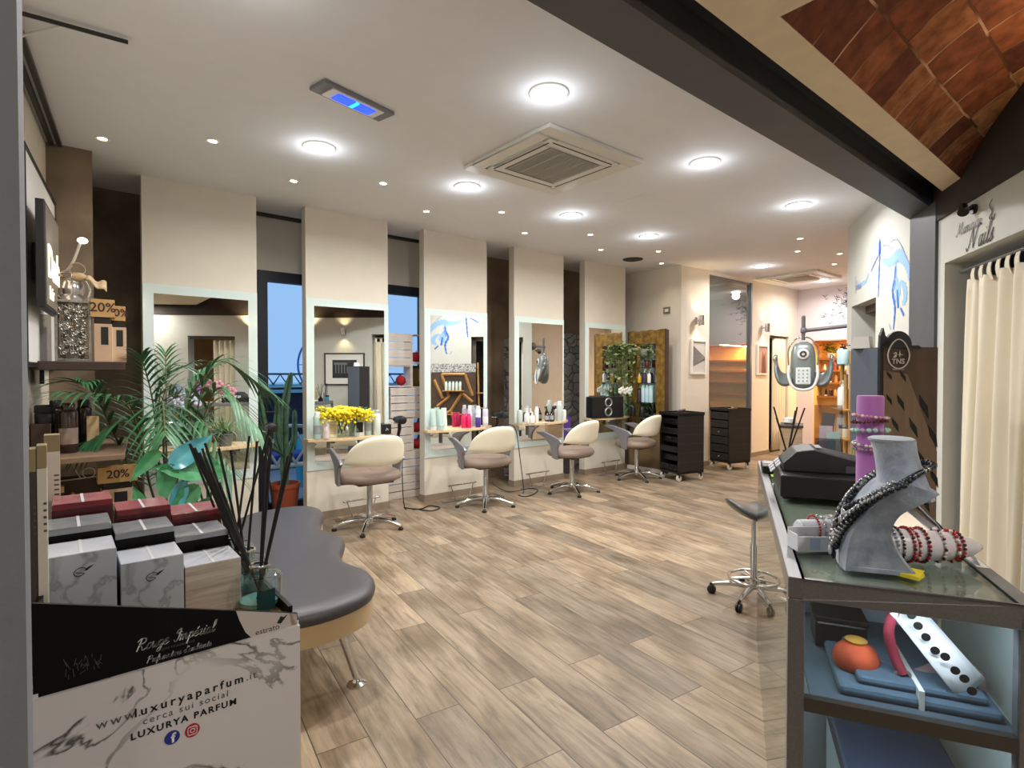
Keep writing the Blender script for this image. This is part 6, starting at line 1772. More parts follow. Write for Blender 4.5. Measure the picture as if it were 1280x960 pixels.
obj('body', MB().box(-.2, .2, -.12, .12, 0, .36, bev=.01), mat('pale_blue_box', '#9fb4cc', .6), t)
obj('lid', MB().box(-.205, .205, -.125, .125, .36, .40, bev=.008), mat('navy_lid', '#27364e', .6), t)

# cash drawer and till printer
Z1 = .9505
t = cthing('cash_drawer', 'black metal cash drawer on the counter', 'cash drawer', 1.04, -.222, Z1)
obj('case', MB().box(-.2, .2, -.18, .18, .008, .086, bev=.004), M['black'], t)
obj('front', MB().box(-.204, -.2, -.175, .175, .012, .08), M['blackmatte'], t)
for sx in (-.18, .18):
    for sy in (-.16, .16): obj('foot', MB().lathe([(.012, 0), (.012, .008)], (sx, sy, 0), 12), M['black'], t)
t = cthing('till_printer', 'dark card till with grey keys and sloping screen on the cash drawer', 'till', 1.04, -.222, Z1 + .086)
pr_ = [(.165, .0), (.165, .03), (.12, .075), (.06, .085), (-.17, .03), (-.17, 0)]
Ms = Matrix(((0, 0, 1, 0), (1, 0, 0, 0), (0, 1, 0, 0), (0, 0, 0, 1)))
obj('case', MB().prism(pr_, -.10, .10, M=Ms), mat('till_grey', '#2a2a2e', .4), t, bevel=.004)
ks = MB(); d_ = Vector((.12 - .165, .075 - .03)).normalized(); 
for i in range(2):
    for j in range(3):
        ks.box(-.085 + .06 * j, -.04 + .06 * j, .006 + .028 * i, .028 + .028 * i, 0, .003, M=Matrix.Translation((0, .165, .03)) @ Matrix.Rotation(R(135), 4, 'X') @ Matrix.Rotation(PI, 4, 'X'))
obj('keys', ks, mat('till_keys', '#b9bbc4', .4), t)
obj('paper_slot', MB().box(-.05, .05, .03, .05, .085, .0875), mat('slot_grey', '#8f8c8b', .5), t)
obj('side_recess', MB().box(-.1005, -.1, -.14, -.04, .006, .03), mat('recess_grey', '#55525c', .5), t)
t = cthing('card_terminal', 'flat black card terminal at the far left corner of the counter', 'card terminal', 1.47, -.045, Z1)
obj('body', MB().box(-.09, .09, -.04, .04, 0, .035, bev=.006), M['black'], t)
obj('screen', MB().box(-.02, .07, -.03, .03, .035, .0365), mat('screen_grey', '#9aa0a6', .2), t)
t = cthing('sticky_flag', 'small green sticky flag beside the card terminal', 'paper', 1.33, -.05, Z1)
obj('sheet', MB().box(-.03, .03, -.012, .012, 0, .002), mat('lime_paper', '#a8cf45', .7), t)
# black reed diffuser
t = cthing('reed_diffuser', 'black reed diffuser at the far end of the counter', 'diffuser', 1.66, -.13, Z1)
obj('bottle', MB().lathe([(.035, 0), (.04, .006), (.04, .05), (.02, .06), (.018, .075), (.002, .075)], seg=24), mat('black_glass', '#0c0c10', .08, coat=.6), t, smooth=50)
obj('collar', MB().torus((0, 0, .074), .02, .004, 'z', 18, 6), M['black'], t, smooth=60)
for (dx, dy, dz) in ((-.02, .065, .29), (-.05, .055, .24), (.0, -.04, .29), (.03, -.035, .27), (.02, -.075, .285)):
    obj('reed', MB().tube([(0, 0, .05), (dx, dy, dz)], .004, 6), M['blackmatte'], t)
# brochures in acrylic holder, papers, teal bottles, gold jewellery tree
t = cthing('brochure_holder', 'clear acrylic holder with brochures at the far end of the counter', 'brochure holder', 1.69, -.31, Z1)
obj('holder', MB().box(-.02, .02, -.06, .06, 0, .005).box(-.02, -.016, -.06, .06, .005, .14).box(.012, .016, -.06, .06, .005, .30), glass('acrylic', '#d8d6da', .2), t)
for i, (y, h, c) in enumerate(((-.03, .17, '#b8dbe0'), (.015, .20, '#d6c9d8'), (.03, .26, '#6c6a70'))):
    obj('brochure', MB().box(-.012 + .007 * i, -.008 + .007 * i, y - .028, y + .028, .006, h, M=Matrix.Rotation(R(-5 + 6 * i), 4, 'X')), mat('brochure_%d' % i, c, .5), t)
t = cthing('paper_stack', 'white papers lying by the brochure holder', 'papers', 1.50, -.30, Z1)
obj('sheets', MB().box(-.14, .10, -.11, .10, 0, .006), M['white'], t)
obj('top_sheet', MB().box(-.08, .14, -.10, .08, .006, .009, M=Matrix.Rotation(R(9), 4, 'Z')), mat('paper_white', '#efeee9', .7), t)
for i, (x, y) in enumerate(((1.735, -.20), (1.745, -.245), (1.73, -.265))):
    bottle('cosmetic_bottle', ['teal cosmetic bottle on the counter, nearest the black diffuser', 'teal cosmetic bottle on the counter, between two others', 'dark cosmetic bottle beside the brochure holder'][i], 'bottle', cp(x, y, Z1), 'jar', .10, .02, [mat('teal_bottle', '#2f7f96', .3), mat('teal_bottle', '#2f7f96'), mat('slate_bottle', '#37414a', .3)][i], M['black'], 'small bottles at the counter end')
t = cthing('jewellery_tree', 'gold jewellery tree with hanging chains at the far right of the counter', 'jewellery stand', 1.50, -.405, Z1)
gd = mat('gold_metal', '#b8954d', .3, .9)
obj('post', MB().lathe([(.03, 0), (.03, .01), (.006, .015), (.006, .20), (.001, .21)], seg=16), gd, t, smooth=40)
obj('arm', MB().torus((0, 0, .14), .035, .003, 'z', 20, 6).torus((0, 0, .19), .025, .003, 'z', 20, 6), gd, t, smooth=60)
ch = MB()
for k in range(10):
    a = 2 * PI * k / 10
    ch.tube(spline([(.035 * math.cos(a), .035 * math.sin(a), .14), (.038 * math.cos(a + .2), .038 * math.sin(a + .2), .06), (.035 * math.cos(a + .5), .035 * math.sin(a + .5), .13)], 4), .002, 5)
obj('chains', ch, mat('pale_gold', '#d7c79c', .35, .7), t, smooth=60)

# ---------------------------------------------------------------- jewellery on the counter
def beads(mb, path, r, step=1.9):
    P = [Vector(p) for p in path]; acc = 0.0; last = P[0]
    mb.ball(last, r, 1)
    for a, b in zip(P, P[1:]):
        d = (b - a).length
        while acc + d >= r * step and d > 1e-9:
            k = (r * step - acc) / d
            a = a.lerp(b, min(1, k)); d = (b - a).length; acc = 0
            mb.ball(a, r * (1 + .12 * math.sin(len(mb.bm.verts))), 1)
        acc += d
# velvet bust: local x = profile direction, y = across the shoulders
BA = R(-58)
t = thing('necklace_bust', 'grey blue velvet necklace bust on the near end of the counter', 'jewellery bust', (1.382, .478, .951), BA)
vel = mat('blue_grey_velvet', '#76849c', .85, color2='#a3aec0', scale=30, sheen=.6, bump=.15, bscale=120)
CYB = .050
front = [(.0, .0, .045), (.004, .05, .047), (.012, .09, .052), (.03, .13, .062), (.055, .165, .076), (.085, .195, .090), (.112, .212, .094)]
back = [(.137, .0, .045), (.105, .045, .045), (.088, .085, .048), (.088, .115, .056), (.10, .145, .068), (.132, .172, .083), (.162, .196, .088)]
NS = 26
def samp(tab, u):
    P = spline([Vector(p) for p in tab], 6); f = u * (len(P) - 1); i = min(int(f), len(P) - 2)
    return P[i].lerp(P[i + 1], f - i)
def bust(u, v):
    # u around the section (0..1), v up
    f_, b_ = samp(front, v), samp(back, v)
    per = u * 4
    w_ = f_.z
    if per < 1: s = -1 + 2 * per; q = f_; yy = s * w_; bulge = -.016 * (1 - s * s) * (.2 + v); p = Vector((q.x + bulge, yy, q.y))
    elif per < 2: k = per - 1; q = f_.lerp(b_, k); p = Vector((q.x, w_ - .004 * math.sin(PI * k), q.y))
    elif per < 3: s = 1 - 2 * (per - 2); q = b_; p = Vector((q.x + .010 * (1 - s * s), s * w_, q.y))
    else: k = per - 3; q = b_.lerp(f_, k); p = Vector((q.x, -w_ + .004 * math.sin(PI * k), q.y))
    return p + Vector((0, CYB, 0))
bb = MB().grid(bust, 48, NS, close_u=True)
bb.bm.faces.new([v for v in sorted(bb.bm.verts, key=lambda v: v.co.z)[:48]][::-1]) if False else None
obj('torso', bb, vel, t, smooth=50)
obj('base', MB().prism([(.0, .005), (.137, .005), (.137, .095), (.0, .095)], 0, .012), vel, t, bevel=.002)
nk = MB()
def neck(u, v):
    a = 2 * PI * u
    k = (1 - v) ** 2
    rx = .041 + .010 * k + .004 * v ** 6
    ry = .043 + .045 * k + .004 * v ** 6
    return Vector((.128 - .026 * v + rx * math.cos(a), CYB + ry * math.sin(a), .175 + .125 * v - .012 * k * (1 - math.cos(a)) * .0))
nk.grid(neck, 32, 14, close_u=True)
obj('neck', nk, vel, t, smooth=180)
obj('neck_cap', MB().lathe([(.045, .297), (.046, .302), (.04, .305), (.002, .305)], (.10, CYB, 0), 32), mat('velvet_pale', '#aab3c2', .8), t, smooth=50)
BM = Matrix.Translation((1.382, .478, .951)) @ Matrix.Rotation(BA, 4, 'Z')
dkb = mat('gunmetal_beads', '#3c4148', .2, .8); svb = mat('silver_beads', '#a9adb3', .2, .9); crb = mat('crystal_beads', '#c9ced6', .12, .6)
def necklace(label, dy, depth, wd, r, m, mpen=None, lift=0.0):
    t = thing('necklace', label, 'necklace', tuple(BM @ Vector((.05, CYB, .1))), BA, 'bead necklaces on the velvet bust')
    def chest(y, z):
        """a point on the front of the bust"""
        f_ = None
        for k in range(60):
            q = samp(front, k / 59)
            if q.y >= min(z, .211): f_ = q; break
        f_ = f_ or samp(front, 1.0)
        lim = f_.z; yy = max(-lim, min(lim, y)); v = z / .212
        x = f_.x - .016 * (1 - (yy / lim) ** 2) * (.2 + min(1, v)) - r - .002 - lift
        return Vector((x, (yy if abs(y) <= lim else math.copysign(lim + r, y)) + dy, z))
    path = []
    for k in range(41):
        s = -1 + k / 20
        z = .212 - depth * (1 - abs(s) ** 1.5)
        path.append(chest(wd * s, z))
    e0, e1 = path[0], path[-1]
    bk = spline([e1, Vector((.10, .064 + r + .01 + dy, .215)), Vector((.13, .060 + r, .232)), Vector((.17, .03, .245)), Vector((.178, 0, .247)), Vector((.17, -.03, .245)), Vector((.13, -.060 - r, .232)), Vector((.10, -.064 - r - .01 + dy, .215)), e0], 6)
    off = Vector((.05, 0, .1))
    r *= 1.2
    mb = MB(); beads(mb, [p - off for p in path], r); obj('front_strand', mb, m, t, smooth=180)
    mb = MB(); beads(mb, [p - off for p in bk], r); obj('back_strand', mb, m, t, smooth=180)
    if mpen:
        c = path[20] - off; obj('pendant', MB().ball(c + Vector((-.004, 0, -.014)), .010, 2, (.5, 1, 1.3)), mpen, t, smooth=180)
    return t
necklace('gunmetal bead necklace, longest on the velvet bust', .004, .175, .080, .0052, dkb, dkb)
necklace('silver bead necklace, second longest on the velvet bust', -.006, .155, .070, .0048, svb, None, .003)
necklace('dark bead necklace with crystal drop, middle one on the velvet bust', .0, .13, .078, .0056, dkb, crb, .004)
necklace('crystal bead necklace, second shortest on the velvet bust', .006, .105, .085, .0046, crb, None, .003)
necklace('thick gunmetal bead necklace, shortest on the velvet bust', -.003, .075, .088, .0065, dkb, svb, .004)

necklace('pewter bead necklace lying between the silver and dark ones on the velvet bust', .010, .142, .074, .0044, svb, None, .006)
necklace('fine crystal bead necklace high on the velvet bust', -.008, .09, .086, .0042, crb, svb, .006)
necklace('black bead necklace along the shoulder of the velvet bust', -.012, .118, .090, .0058, dkb, None, .007)
necklace('mixed silver bead necklace outermost on the velvet bust', .002, .165, .066, .0050, svb, crb, .008)

# purple bracelet column
t = cthing('bracelet_stand', 'tall purple cylinder stand for bracelets behind the velvet bust', 'jewellery stand', .45, -.24, Z1)
pv = mat('purple_velvet', '#a65fb4', .6, sheen=.5, color2='#b06bb8', scale=6)
obj('column', MB().lathe([(.033, .012), (.033, .385), (.031, .39), (.002, .39)], seg=36), pv, t, smooth=50)
obj('base', MB().lathe([(.05, 0), (.05, .010), (.034, .013)], seg=32), pv, t, smooth=40)
def bracelet(label, ppos, rot, rad, r, m, m2=None, group='bead bracelets on the purple stand', name='bracelet'):
    t = thing(name, label, 'bracelet', ppos, 0, group, rot=rot)
    mb = MB(); n = max(10, int(2 * PI * rad / (r * 2.0))); mb2 = MB()
    for k in range(n):
        a = 2 * PI * k / n
        (mb2 if (m2 and k % 3 == 0) else mb).ball((rad * math.cos(a), rad * math.sin(a), 0), r, 1)
    obj('beads', mb, m, t, smooth=180)
    if m2: obj('accent_beads', mb2, m2, t, smooth=180)
    return t
pk_b = mat('rose_beads', '#c98f9c', .2, coat=.4); ga = mat('garnet_beads', '#5c1220', .15, coat=.5); rd = mat('ruby_beads', '#b01226', .12, coat=.6); mn = mat('mint_beads', '#a5d6c6', .2, coat=.4); pe = mat('pearl_beads', '#e2d9d2', .25, coat=.4); la = mat('lilac_beads', '#b69ac8', .2)
cx_, cy_c, _ = cp(.45, -.24, 0)
for i, (z, rr, r_, a_, b_, lb) in enumerate(((1.282, .042, .0052, pk_b, pe, 'rose and pearl bracelet, topmost on the purple stand'), (1.269, .043, .0055, ga, None, 'dark garnet bracelet just under the topmost one on the purple stand'), (1.243, .043, .0075, mn, la, 'mint and lilac stone bracelet, middle of the purple stand'), (1.205, .041, .0048, pe, svb, 'pearl and silver bracelet low on the purple stand'), (1.195, .041, .0048, svb, pk_b, 'silver and rose bracelet, lowest seen on the purple stand'))):
    bracelet(lb, (cx_ - .0, cy_c, z), (R(4 * (-1) ** i), R(3), i), rr, r_, a_, b_)

# white roll with bracelets in a small white box
t = cthing('jewellery_box', 'small open white box on the counter beside the velvet bust', 'box', .245, -.085, Z1, R(-68))
wb_ = MB(); 
wb_.box(-.062, .062, -.026, .026, 0, .003).box(-.062, .062, -.026, -.023, .003, .038).box(-.062, .062, .023, .026, .003, .05).box(-.062, -.059, -.023, .023, .003, .042).box(.059, .062, -.023, .023, .003, .042)
obj('box', wb_, mat('white_card', '#d9dde6', .6), t)
obj('label', MB().box(-.03, -.005, -.0268, -.026, .004, .034), mat('pale_blue_label', '#a9bfdc', .6), t)
bd = MB(); rnd = random.Random(31)
for k in range(40): bd.ball((rnd.uniform(-.05, .05), rnd.uniform(-.018, .018), .012 + rnd.uniform(0, .012)), .006, 1)
tag(obj('beads', bd, ga, t, smooth=180), None, None, kind='stuff')
RA = CA + R(-68)
t = cthing('bracelet_roll', 'white padded bracelet roll lying behind the small white box', 'jewellery stand', .31, -.105, Z1, R(-68))
obj('roll', MB().lathe([(.002, -.065), (.026, -.064), (.03, -.058), (.03, .058), (.026, .064), (.002, .065)], seg=28, M=Matrix.Translation((0, 0, .031)) @ Matrix.Rotation(R(90), 4, 'Y')), mat('white_padding', '#d3dbe6', .6), t, smooth=50)
obj('stitching', MB().torus((-.0585, 0, .031), .0297, .0008, 'x', 28, 5), mat('thread_grey', '#aab0b8', .6), t)
RM = Matrix.Translation(Vector(cp(.31, -.105, Z1))) @ Matrix.Rotation(RA, 4, 'Z')
for x, m_b, m2, lb in ((-.022, rd, None, 'ruby red bracelet on the white roll'), (-.006, svb, pe, 'silver and pearl bracelet on the white roll'), (.028, pe, crb, 'white pearl bracelet on the white roll, nearest the bust'), (.018, crb, None, 'clear crystal bracelet on the white roll between silver and pearl')):
    bracelet(lb, tuple(RM @ Vector((x, 0, .037))), (0, R(90), RA), .034, .0036, m_b, m2, 'bracelets on the white roll')

# pale cone with red bracelets lying on the counter
c0 = Vector(cp(.195, -.195, Z1)); c1_ = Vector(cp(.262, -.43, Z1))
ca = math.atan2((c1_ - c0).y, (c1_ - c0).x); ln = (c1_ - c0).length
t = thing('bracelet_cone', 'pale bracelet cone lying on the counter right of the bust', 'jewellery stand', tuple(c0), ca)
obj('cone', MB().lathe([(.002, 0), (.036, .002), (.039, .01), (.036, ln * .5), (.031, ln * .75), (.022, ln * .9), (.010, ln * .985), (.002, ln)], seg=30, M=Matrix.Translation((0, 0, .040)) @ Matrix.Rotation(R(90), 4, 'Y')), mat('pale_pearl_cone', '#d8d5dc', .35), t, smooth=60)
obj('tip_cap', MB().ball((ln - .004, 0, .040), .009, 2), mat('tip_beige', '#cdbfae', .4), t, smooth=180)
CMx = Matrix.Translation(c0) @ Matrix.Rotation(ca, 4, 'Z')
def cone_r(x):
    u = x / ln
    return .038 - .003 * u / .5 if u < .5 else .036 - .005 * (u - .5) / .25 if u < .75 else .031 - .009 * (u - .75) / .15
for x, r_, m_b, m2, lb in ((.040, .0045, svb, crb, 'glittering silver bracelet, nearest the wide end of the cone'), (.054, .0040, dkb, svb, 'gunmetal bracelet next to the glittering silver one on the cone'), (.078, .0045, rd, ga, 'ruby bracelet with dark stones, left one on the cone'), (.090, .0038, rd, pe, 'ruby and pearl bracelet near the left ruby one'),
        (.110, .0048, ga, rd, 'garnet bracelet in the middle of the cone'), (.146, .0042, pe, ga, 'pearl bracelet with dark garnet spots on the cone'), (.176, .0048, rd, pe, 'ruby bracelet, left of the pair by the cone tip'), (.189, .0046, ga, rd, 'garnet bracelet, right of the pair by the cone tip')):
    bracelet(lb, tuple(CMx @ Vector((x, 0, .041))), (0, R(90), ca), cone_r(x) + r_ * .9, r_, m_b, m2, 'bracelets on the pale cone')
# gold mesh pouch, brooch, notes, papers, cable
t = cthing('organza_pouch', 'beige organza jewellery pouch behind the velvet bust', 'pouch', .235, -.20, Z1)
obj('bag', MB().grid(lambda u, v: (.034 * math.cos(2 * PI * u) * (1 - .75 * v ** 3) * (1 + .08 * math.sin(12 * PI * u)), .030 * math.sin(2 * PI * u) * (1 - .7 * v ** 3), .002 + .085 * v), 36, 10, close_u=True), mat('organza', '#c9a274', .6, noise=.2, scale=30), t, smooth=180)
obj('ribbon', MB().torus((0, 0, .07), .016, .004, 'z', 18, 6), mat('gold_ribbon', '#9a6a35', .4, .5), t)
t = cthing('flower_brooch', 'bronze flower brooch on top of the beige pouch', 'brooch', .245, -.205, Z1 + .088)
fb_ = MB()
for k in range(6):
    a = 2 * PI * k / 6; fb_.torus((.004, .013 * math.cos(a), .018 + .013 * math.sin(a)), .0085, .0032, 'x', 14, 6)
obj('petals', fb_, mat('bronze_brown', '#5b2e24', .3, .7), t, smooth=60)
obj('centre', MB().ball((.0, 0, .018), .007, 2), gd, t, smooth=180)
t = cthing('sticky_notes', 'pad of yellow sticky notes at the foot of the bust', 'note pad', .105, -.248, Z1, R(-30))
obj('pad', MB().box(-.02, .02, -.026, .026, 0, .007), mat('yellow_paper', '#f2e23a', .7), t)
obj('top_sheet', MB().grid(lambda u, v: (-.02 + .04 * u, -.026 + .052 * v, .0075 + .006 * u * u), 5, 3), mat('yellow_paper', '#f2e23a'), t, solid=.0006)
t = cthing('red_gem', 'small red gem cluster beside the yellow notes', 'brooch', .135, -.235, Z1)
obj('stones', MB().ball((0, 0, .008), .011, 1, (1, 1.2, .8)).ball((.012, -.012, .006), .008, 1), rd, t)
obj('pearl', MB().ball((.014, .006, .008), .008, 2), pe, t, smooth=180)
t = cthing('paper_sheet', 'cream sheet of paper lying on the counter behind the cone', 'paper', .0, .0, Z1)
obj('sheet', MB().prism([(.755, -.30), (.80, -.41), (.462, -.405), (.44, -.27)], .0005, .003), mat('cream_paper', '#eee3cf', .7), t)
obj('under_sheet', MB().prism([(.72, -.28), (.70, -.36), (.45, -.36), (.43, -.25)], 0, .0005), mat('kraft_card', '#c39a62'), t)
t = cthing('folded_card', 'small white folded card at the right edge of the counter', 'card', .27, -.425, Z1)
obj('front_leaf', MB().prism([(-.03, .0), (.03, .0), (.03, .034), (-.03, .022)], -.001, .001, M=Matrix.Rotation(R(60), 4, 'X')), M['white'], t)
obj('back_leaf', MB().prism([(-.04, -.012), (.04, -.012), (.04, .012), (-.04, .012)], 0, .001), M['white'], t)
t = cthing('power_cable', 'black cable running over the right edge of the counter', 'cable', 0, 0, Z1)
obj('cable', MB().tube(spline([(.92, -.405, .012), (.95, -.43, .02), (.88, -.44, .018), (.72, -.448, .008), (.60, -.47, -.05), (.58, -.49, -.3)], 6), .006, 8), M['black'], t, smooth=60)
obj('plug', MB().box(.90, .96, -.41, -.385, .0, .03, bev=.004), M['black'], t)

# ================================================================ SADDLE STOOL
t = thing('saddle_stool', 'grey saddle stool on chrome castors beyond the glass counter', 'stool', (3.33, 1.67, 0), R(-40))
obj('seat', MB().grid(lambda u, v: ((2 * v - 1) * .19 * 1.0 if False else .165 * math.cos(2 * PI * u) * math.cos((v - .5) * PI) ** .6, .19 * math.sin(2 * PI * u) * math.cos((v - .5) * PI) ** .6, .545 + .035 * math.sin((v - .5) * PI) + .9 * (.165 * math.cos(2 * PI * u) * math.cos((v - .5) * PI) ** .6) ** 2 * 3.2), 32, 11, close_u=True), mat('graphite_vinyl', '#3e4043', .35, bump=.05, bscale=200), t, smooth=180)
obj('column', MB().lathe([(.025, .07), (.03, .1), (.022, .12), (.022, .34), (.015, .35), (.015, .515), (.06, .52)], seg=20), M['chrome'], t, smooth=40)
obj('foot_ring', MB().torus((0, 0, .135), .145, .009, 'z', 40, 8).tube([(-.145, 0, .135), (.145, 0, .135)], .007, 6).tube([(0, -.145, .135), (0, .145, .135)], .007, 6), M['chrome'], t, smooth=60)
for k in range(5):
    a = 2 * PI * k / 5 + R(12)
    c_, s_ = math.cos(a), math.sin(a)
    lg = obj('base_leg', MB().tube([(.02 * c_, .02 * s_, .085), (.15 * c_, .15 * s_, .08), (.24 * c_, .24 * s_, .065)], [.02, .016, .012], 8), M['chrome'], t, smooth=60)
    q = Matrix.Translation((.245 * c_, .245 * s_, .027)) @ Matrix.Rotation(a, 4, 'Z') @ Matrix.Rotation(R(90), 4, 'X')
    obj('castor', MB().lathe([(.022, -.016), (.027, -.012), (.027, -.004), (.018, 0), (.027, .004), (.027, .012), (.022, .016)], seg=18, M=q).box(-.012, .012, -.008, .04, -.004, .004, M=q), M['black'], lg, smooth=40)

# ================================================================ HAIR CLIMATE MACHINE
RZ = R(-67.4)
t = thing('hair_processor', 'grey hair processor on a wall arm by the mural corner', 'salon machine', (6.58, 2.74, 0), RZ)
inv = (Matrix.Translation((6.58, 2.74, 0)) @ Matrix.Rotation(RZ, 4, 'Z')).inverted()
pa = inv @ Vector((6.74, 2.15, 1.945)); pb = inv @ Vector((6.60, 2.73, 1.90))
gp_ = mat('warm_grey_metal', '#77757a', .4, .5)
obj('arm', MB().tube([pa, pb], .022, 10), gp_, t, smooth=50)
obj('wall_plate', MB().ball(pa, .06, 2, (1, 1, 1.3)), gp_, t, smooth=180)
obj('post', MB().tube([(0, 0.0, 1.79), (0, 0, 2.05)], .02, 10).box(-.03, .03, -.03, .03, 1.87, 1.93, bev=.008).ball((0, 0, 2.05), .022, 2), gp_, t, smooth=50)
hb = MB()
def body(u, v):
    a = 2 * PI * u; e = .55
    zz = 2 * v - 1
    k = max(1e-3, 1 - abs(zz) ** 3.2) ** .5
    x = math.copysign(abs(math.cos(a)) ** e, math.cos(a)) * .128 * (.35 + .65 * k) * (1 if k > .01 else 0); y = math.copysign(abs(math.sin(a)) ** e, math.sin(a)) * .095 * (.3 + .7 * k)
    return (x, y, 1.50 + .27 * zz)
hb.grid(body, 36, 22, close_u=True)
gb = mat('machine_grey', '#8b9494', .3, .3)
obj('body', hb, gb, t, smooth=180)
for s in (-1, 1):
    wg = MB().grid(lambda u, v, s=s: (s * (.11 + .17 * math.sin(u * PI * .5)), -.04 - .05 * math.sin(PI * u) + .10 * (v - .5), 1.36 + .20 * u * u + .10 * (v - .5) * (1 - u) * .0 - .05 * math.sin(PI * u) + .13 * (v - .5)), 14, 8)
    obj('wing', wg, mat('wing_grey', '#767d7e', .35, .3), t, smooth=180, solid=.035)
    obj('wing_tip', MB().ball((s * .285, -.045, 1.575), .035, 2, (.7, .6, 1.5)), M['chrome'], t, smooth=180)
obj('white_handle', MB().tube(spline([(-.14, -.10, 1.50), (-.145, -.12, 1.38), (-.10, -.13, 1.26), (0, -.13, 1.225), (.10, -.13, 1.26), (.145, -.12, 1.38), (.14, -.10, 1.50)], 6), .016, 10), M['white'], t, smooth=60)
obj('hoop', MB().tube(spline([(-.145, 0, 1.50), (-.15, 0, 1.68), (-.08, 0, 1.80), (0, 0, 1.825), (.08, 0, 1.80), (.15, 0, 1.68), (.145, 0, 1.50)], 6), .008, 8), M['chrome'], t, smooth=60)
ds = obj('dial', MB().lathe([(.06, 0), (.06, .012), (.05, .018), (.002, .018)], seg=32, M=Matrix.Translation((0, -.095, 1.63)) @ Matrix.Rotation(R(90), 4, 'X')), M['white'], t, smooth=50)
obj('dial_centre', MB().torus((0, -.116, 1.63), .026, .010, 'y', 24, 8), mat('dial_dark', '#3b3f42', .3), ds, smooth=60)
kp = obj('control_panel', MB().box(-.075, .075, -.103, -.092, 1.29, 1.48, bev=.012), mat('panel_white', '#dfe5e6', .4), t)
kb = MB()
for i in range(4):
    for j in range(3): kb.ball((-.042 + .042 * j, -.104, 1.445 - .04 * i), .010, 1, (1, .4, 1))
obj('buttons', kb, mat('button_grey', '#9aa5a8', .4), kp, smooth=180)
t = thing('security_camera', 'small dome camera under the arm by the mural corner', 'camera', (6.80, 2.28, 1.86))
obj('mount', MB().tube([(.0, -.12, 0), (0, 0, 0)], .02, 8).lathe([(.045, -.02), (.05, 0), (.04, .03)], seg=20), M['steel'], t, smooth=50)
obj('dome', MB().ball((0, 0, -.025), .042, 2), M['black'], t, smooth=180)

# ================================================================ FAR END
t = thing('curtain', 'cream curtain in the far doorway beside the grey hair processor', 'curtain')
cl = MB().grid(lambda u, v: (9.93 + .46 * u, 4.66 + .03 * math.sin(u * 2 * PI * 5), 2.05 - 2.02 * v), 60, 6)
obj('cloth', cl, cream_c, t, smooth=180, solid=.004)
obj('rod', MB().tube([(9.69, 4.66, 2.06), (10.41, 4.66, 2.06)], .011, 8), M['steel'], t)
struct('wall_closet', MB().box(9.2, 12.6, 5.40, 5.5, 0, 2.6).box(12.5, 12.6, 4.72, 5.4, 0, 2.6).box(9.2, 9.3, 4.72, 5.4, 0, 2.6).box(9.2, 12.6, 4.72, 5.5, 2.6, 2.65), M['darkbrown'])
t = thing('wall_decal', 'flock of small dark birds stuck on the lilac back wall', 'wall decal')
rnd = random.Random(12); fb_ = MB()
for k in range(150):
    a = rnd.uniform(0, 2 * PI); rr_ = abs(rnd.gauss(0, .17))
    y = 3.70 + rr_ * math.cos(a) * 1.2; z = 2.70 + rr_ * math.sin(a) * 1.35
    s = rnd.uniform(.024, .044); th = rnd.uniform(-.8, .8)
    def Q(px, pz): return (10.774, y + s * (px * math.cos(th) - pz * math.sin(th)), z + s * (px * math.sin(th) + pz * math.cos(th)))
    fb_.poly([Q(-1.3, .5), Q(-.4, .25), Q(0, -.25), Q(.4, .25), Q(1.3, .6), Q(.4, -.1), Q(0, -.6), Q(-.4, -.05)])
tag(obj('birds', fb_, mat('decal_dark', '#2d2a38', .6), t), None, None, kind='stuff')
# amber niche with bottles
for i, z in enumerate((1.00, 1.25, 1.48, 1.70)):
    t = thing('niche_shelf', ['lowest', 'second lowest', 'second highest', 'highest'][i] + ' shelf in the amber lit niche', 'shelf', (11.10, 3.46, z))
    obj('board', MB().box(-.10, .115, -.85, .86, -.025, 0), mat('niche_board', '#a86a2c', .5) if i else M['darkwood'], t)
    obj('lip', MB().box(-.11, -.1, -.85, .86, -.03, .005), mat('niche_lip', '#8a5522', .5), t)
rnd = random.Random(17)
ncol = [mat('niche_white', '#e9dcc6', .4), mat('niche_tan', '#c9905a', .4), mat('niche_red', '#9b3a2a', .4), mat('niche_dark', '#35241c', .35)]
cn_ = ['white', 'tan', 'red', 'dark']
on = ['first', 'second', 'third', 'fourth', 'fifth', 'sixth', 'seventh', 'eighth', 'ninth', 'tenth']
for i, z in enumerate((1.00, 1.25, 1.48, 1.70)):
    for k in range(9):
        y = 4.22 - .085 * k - rnd.uniform(0, .015)
        if i == 3 and k < 3: continue
        c = (0, 0, 2, 1, 0, 1, 2, 0, 3)[k] if i > 1 else (3, 3, 1, 3, 2, 3, 1, 3, 3)[k]
        bottle('salon_bottle', 'small %s bottle, %s from the left on the %s niche shelf' % (cn_[c], on[k], ['lowest', 'second lowest', 'second highest', 'highest'][i]), 'bottle', (11.09 + rnd.uniform(-.03, .03), y, z), rnd.choice(['spray', 'tube', 'spray']), rnd.uniform(.11, .17), .028, ncol[c], ncol[0] if c == 3 else ncol[c], 'bottles in the amber niche')
t = thing('potted_plant', 'small leafy plant on the highest shelf of the amber niche', 'plant', (11.08, 4.12, 1.70))
pot(t, .07, .09, M['white'])
iv = MB()
for k in range(120): heart(iv, Vector((rnd.gauss(-.03, .03), rnd.gauss(0, .07), .17 + rnd.gauss(0, .06))), rnd.uniform(.05, .08), rnd.uniform(0, 2 * PI), rnd.uniform(-.4, .9))
obj('leaves', iv, mat('niche_leaf', '#556b2a', .5, color2='#8c9a3e', scale=10), t)
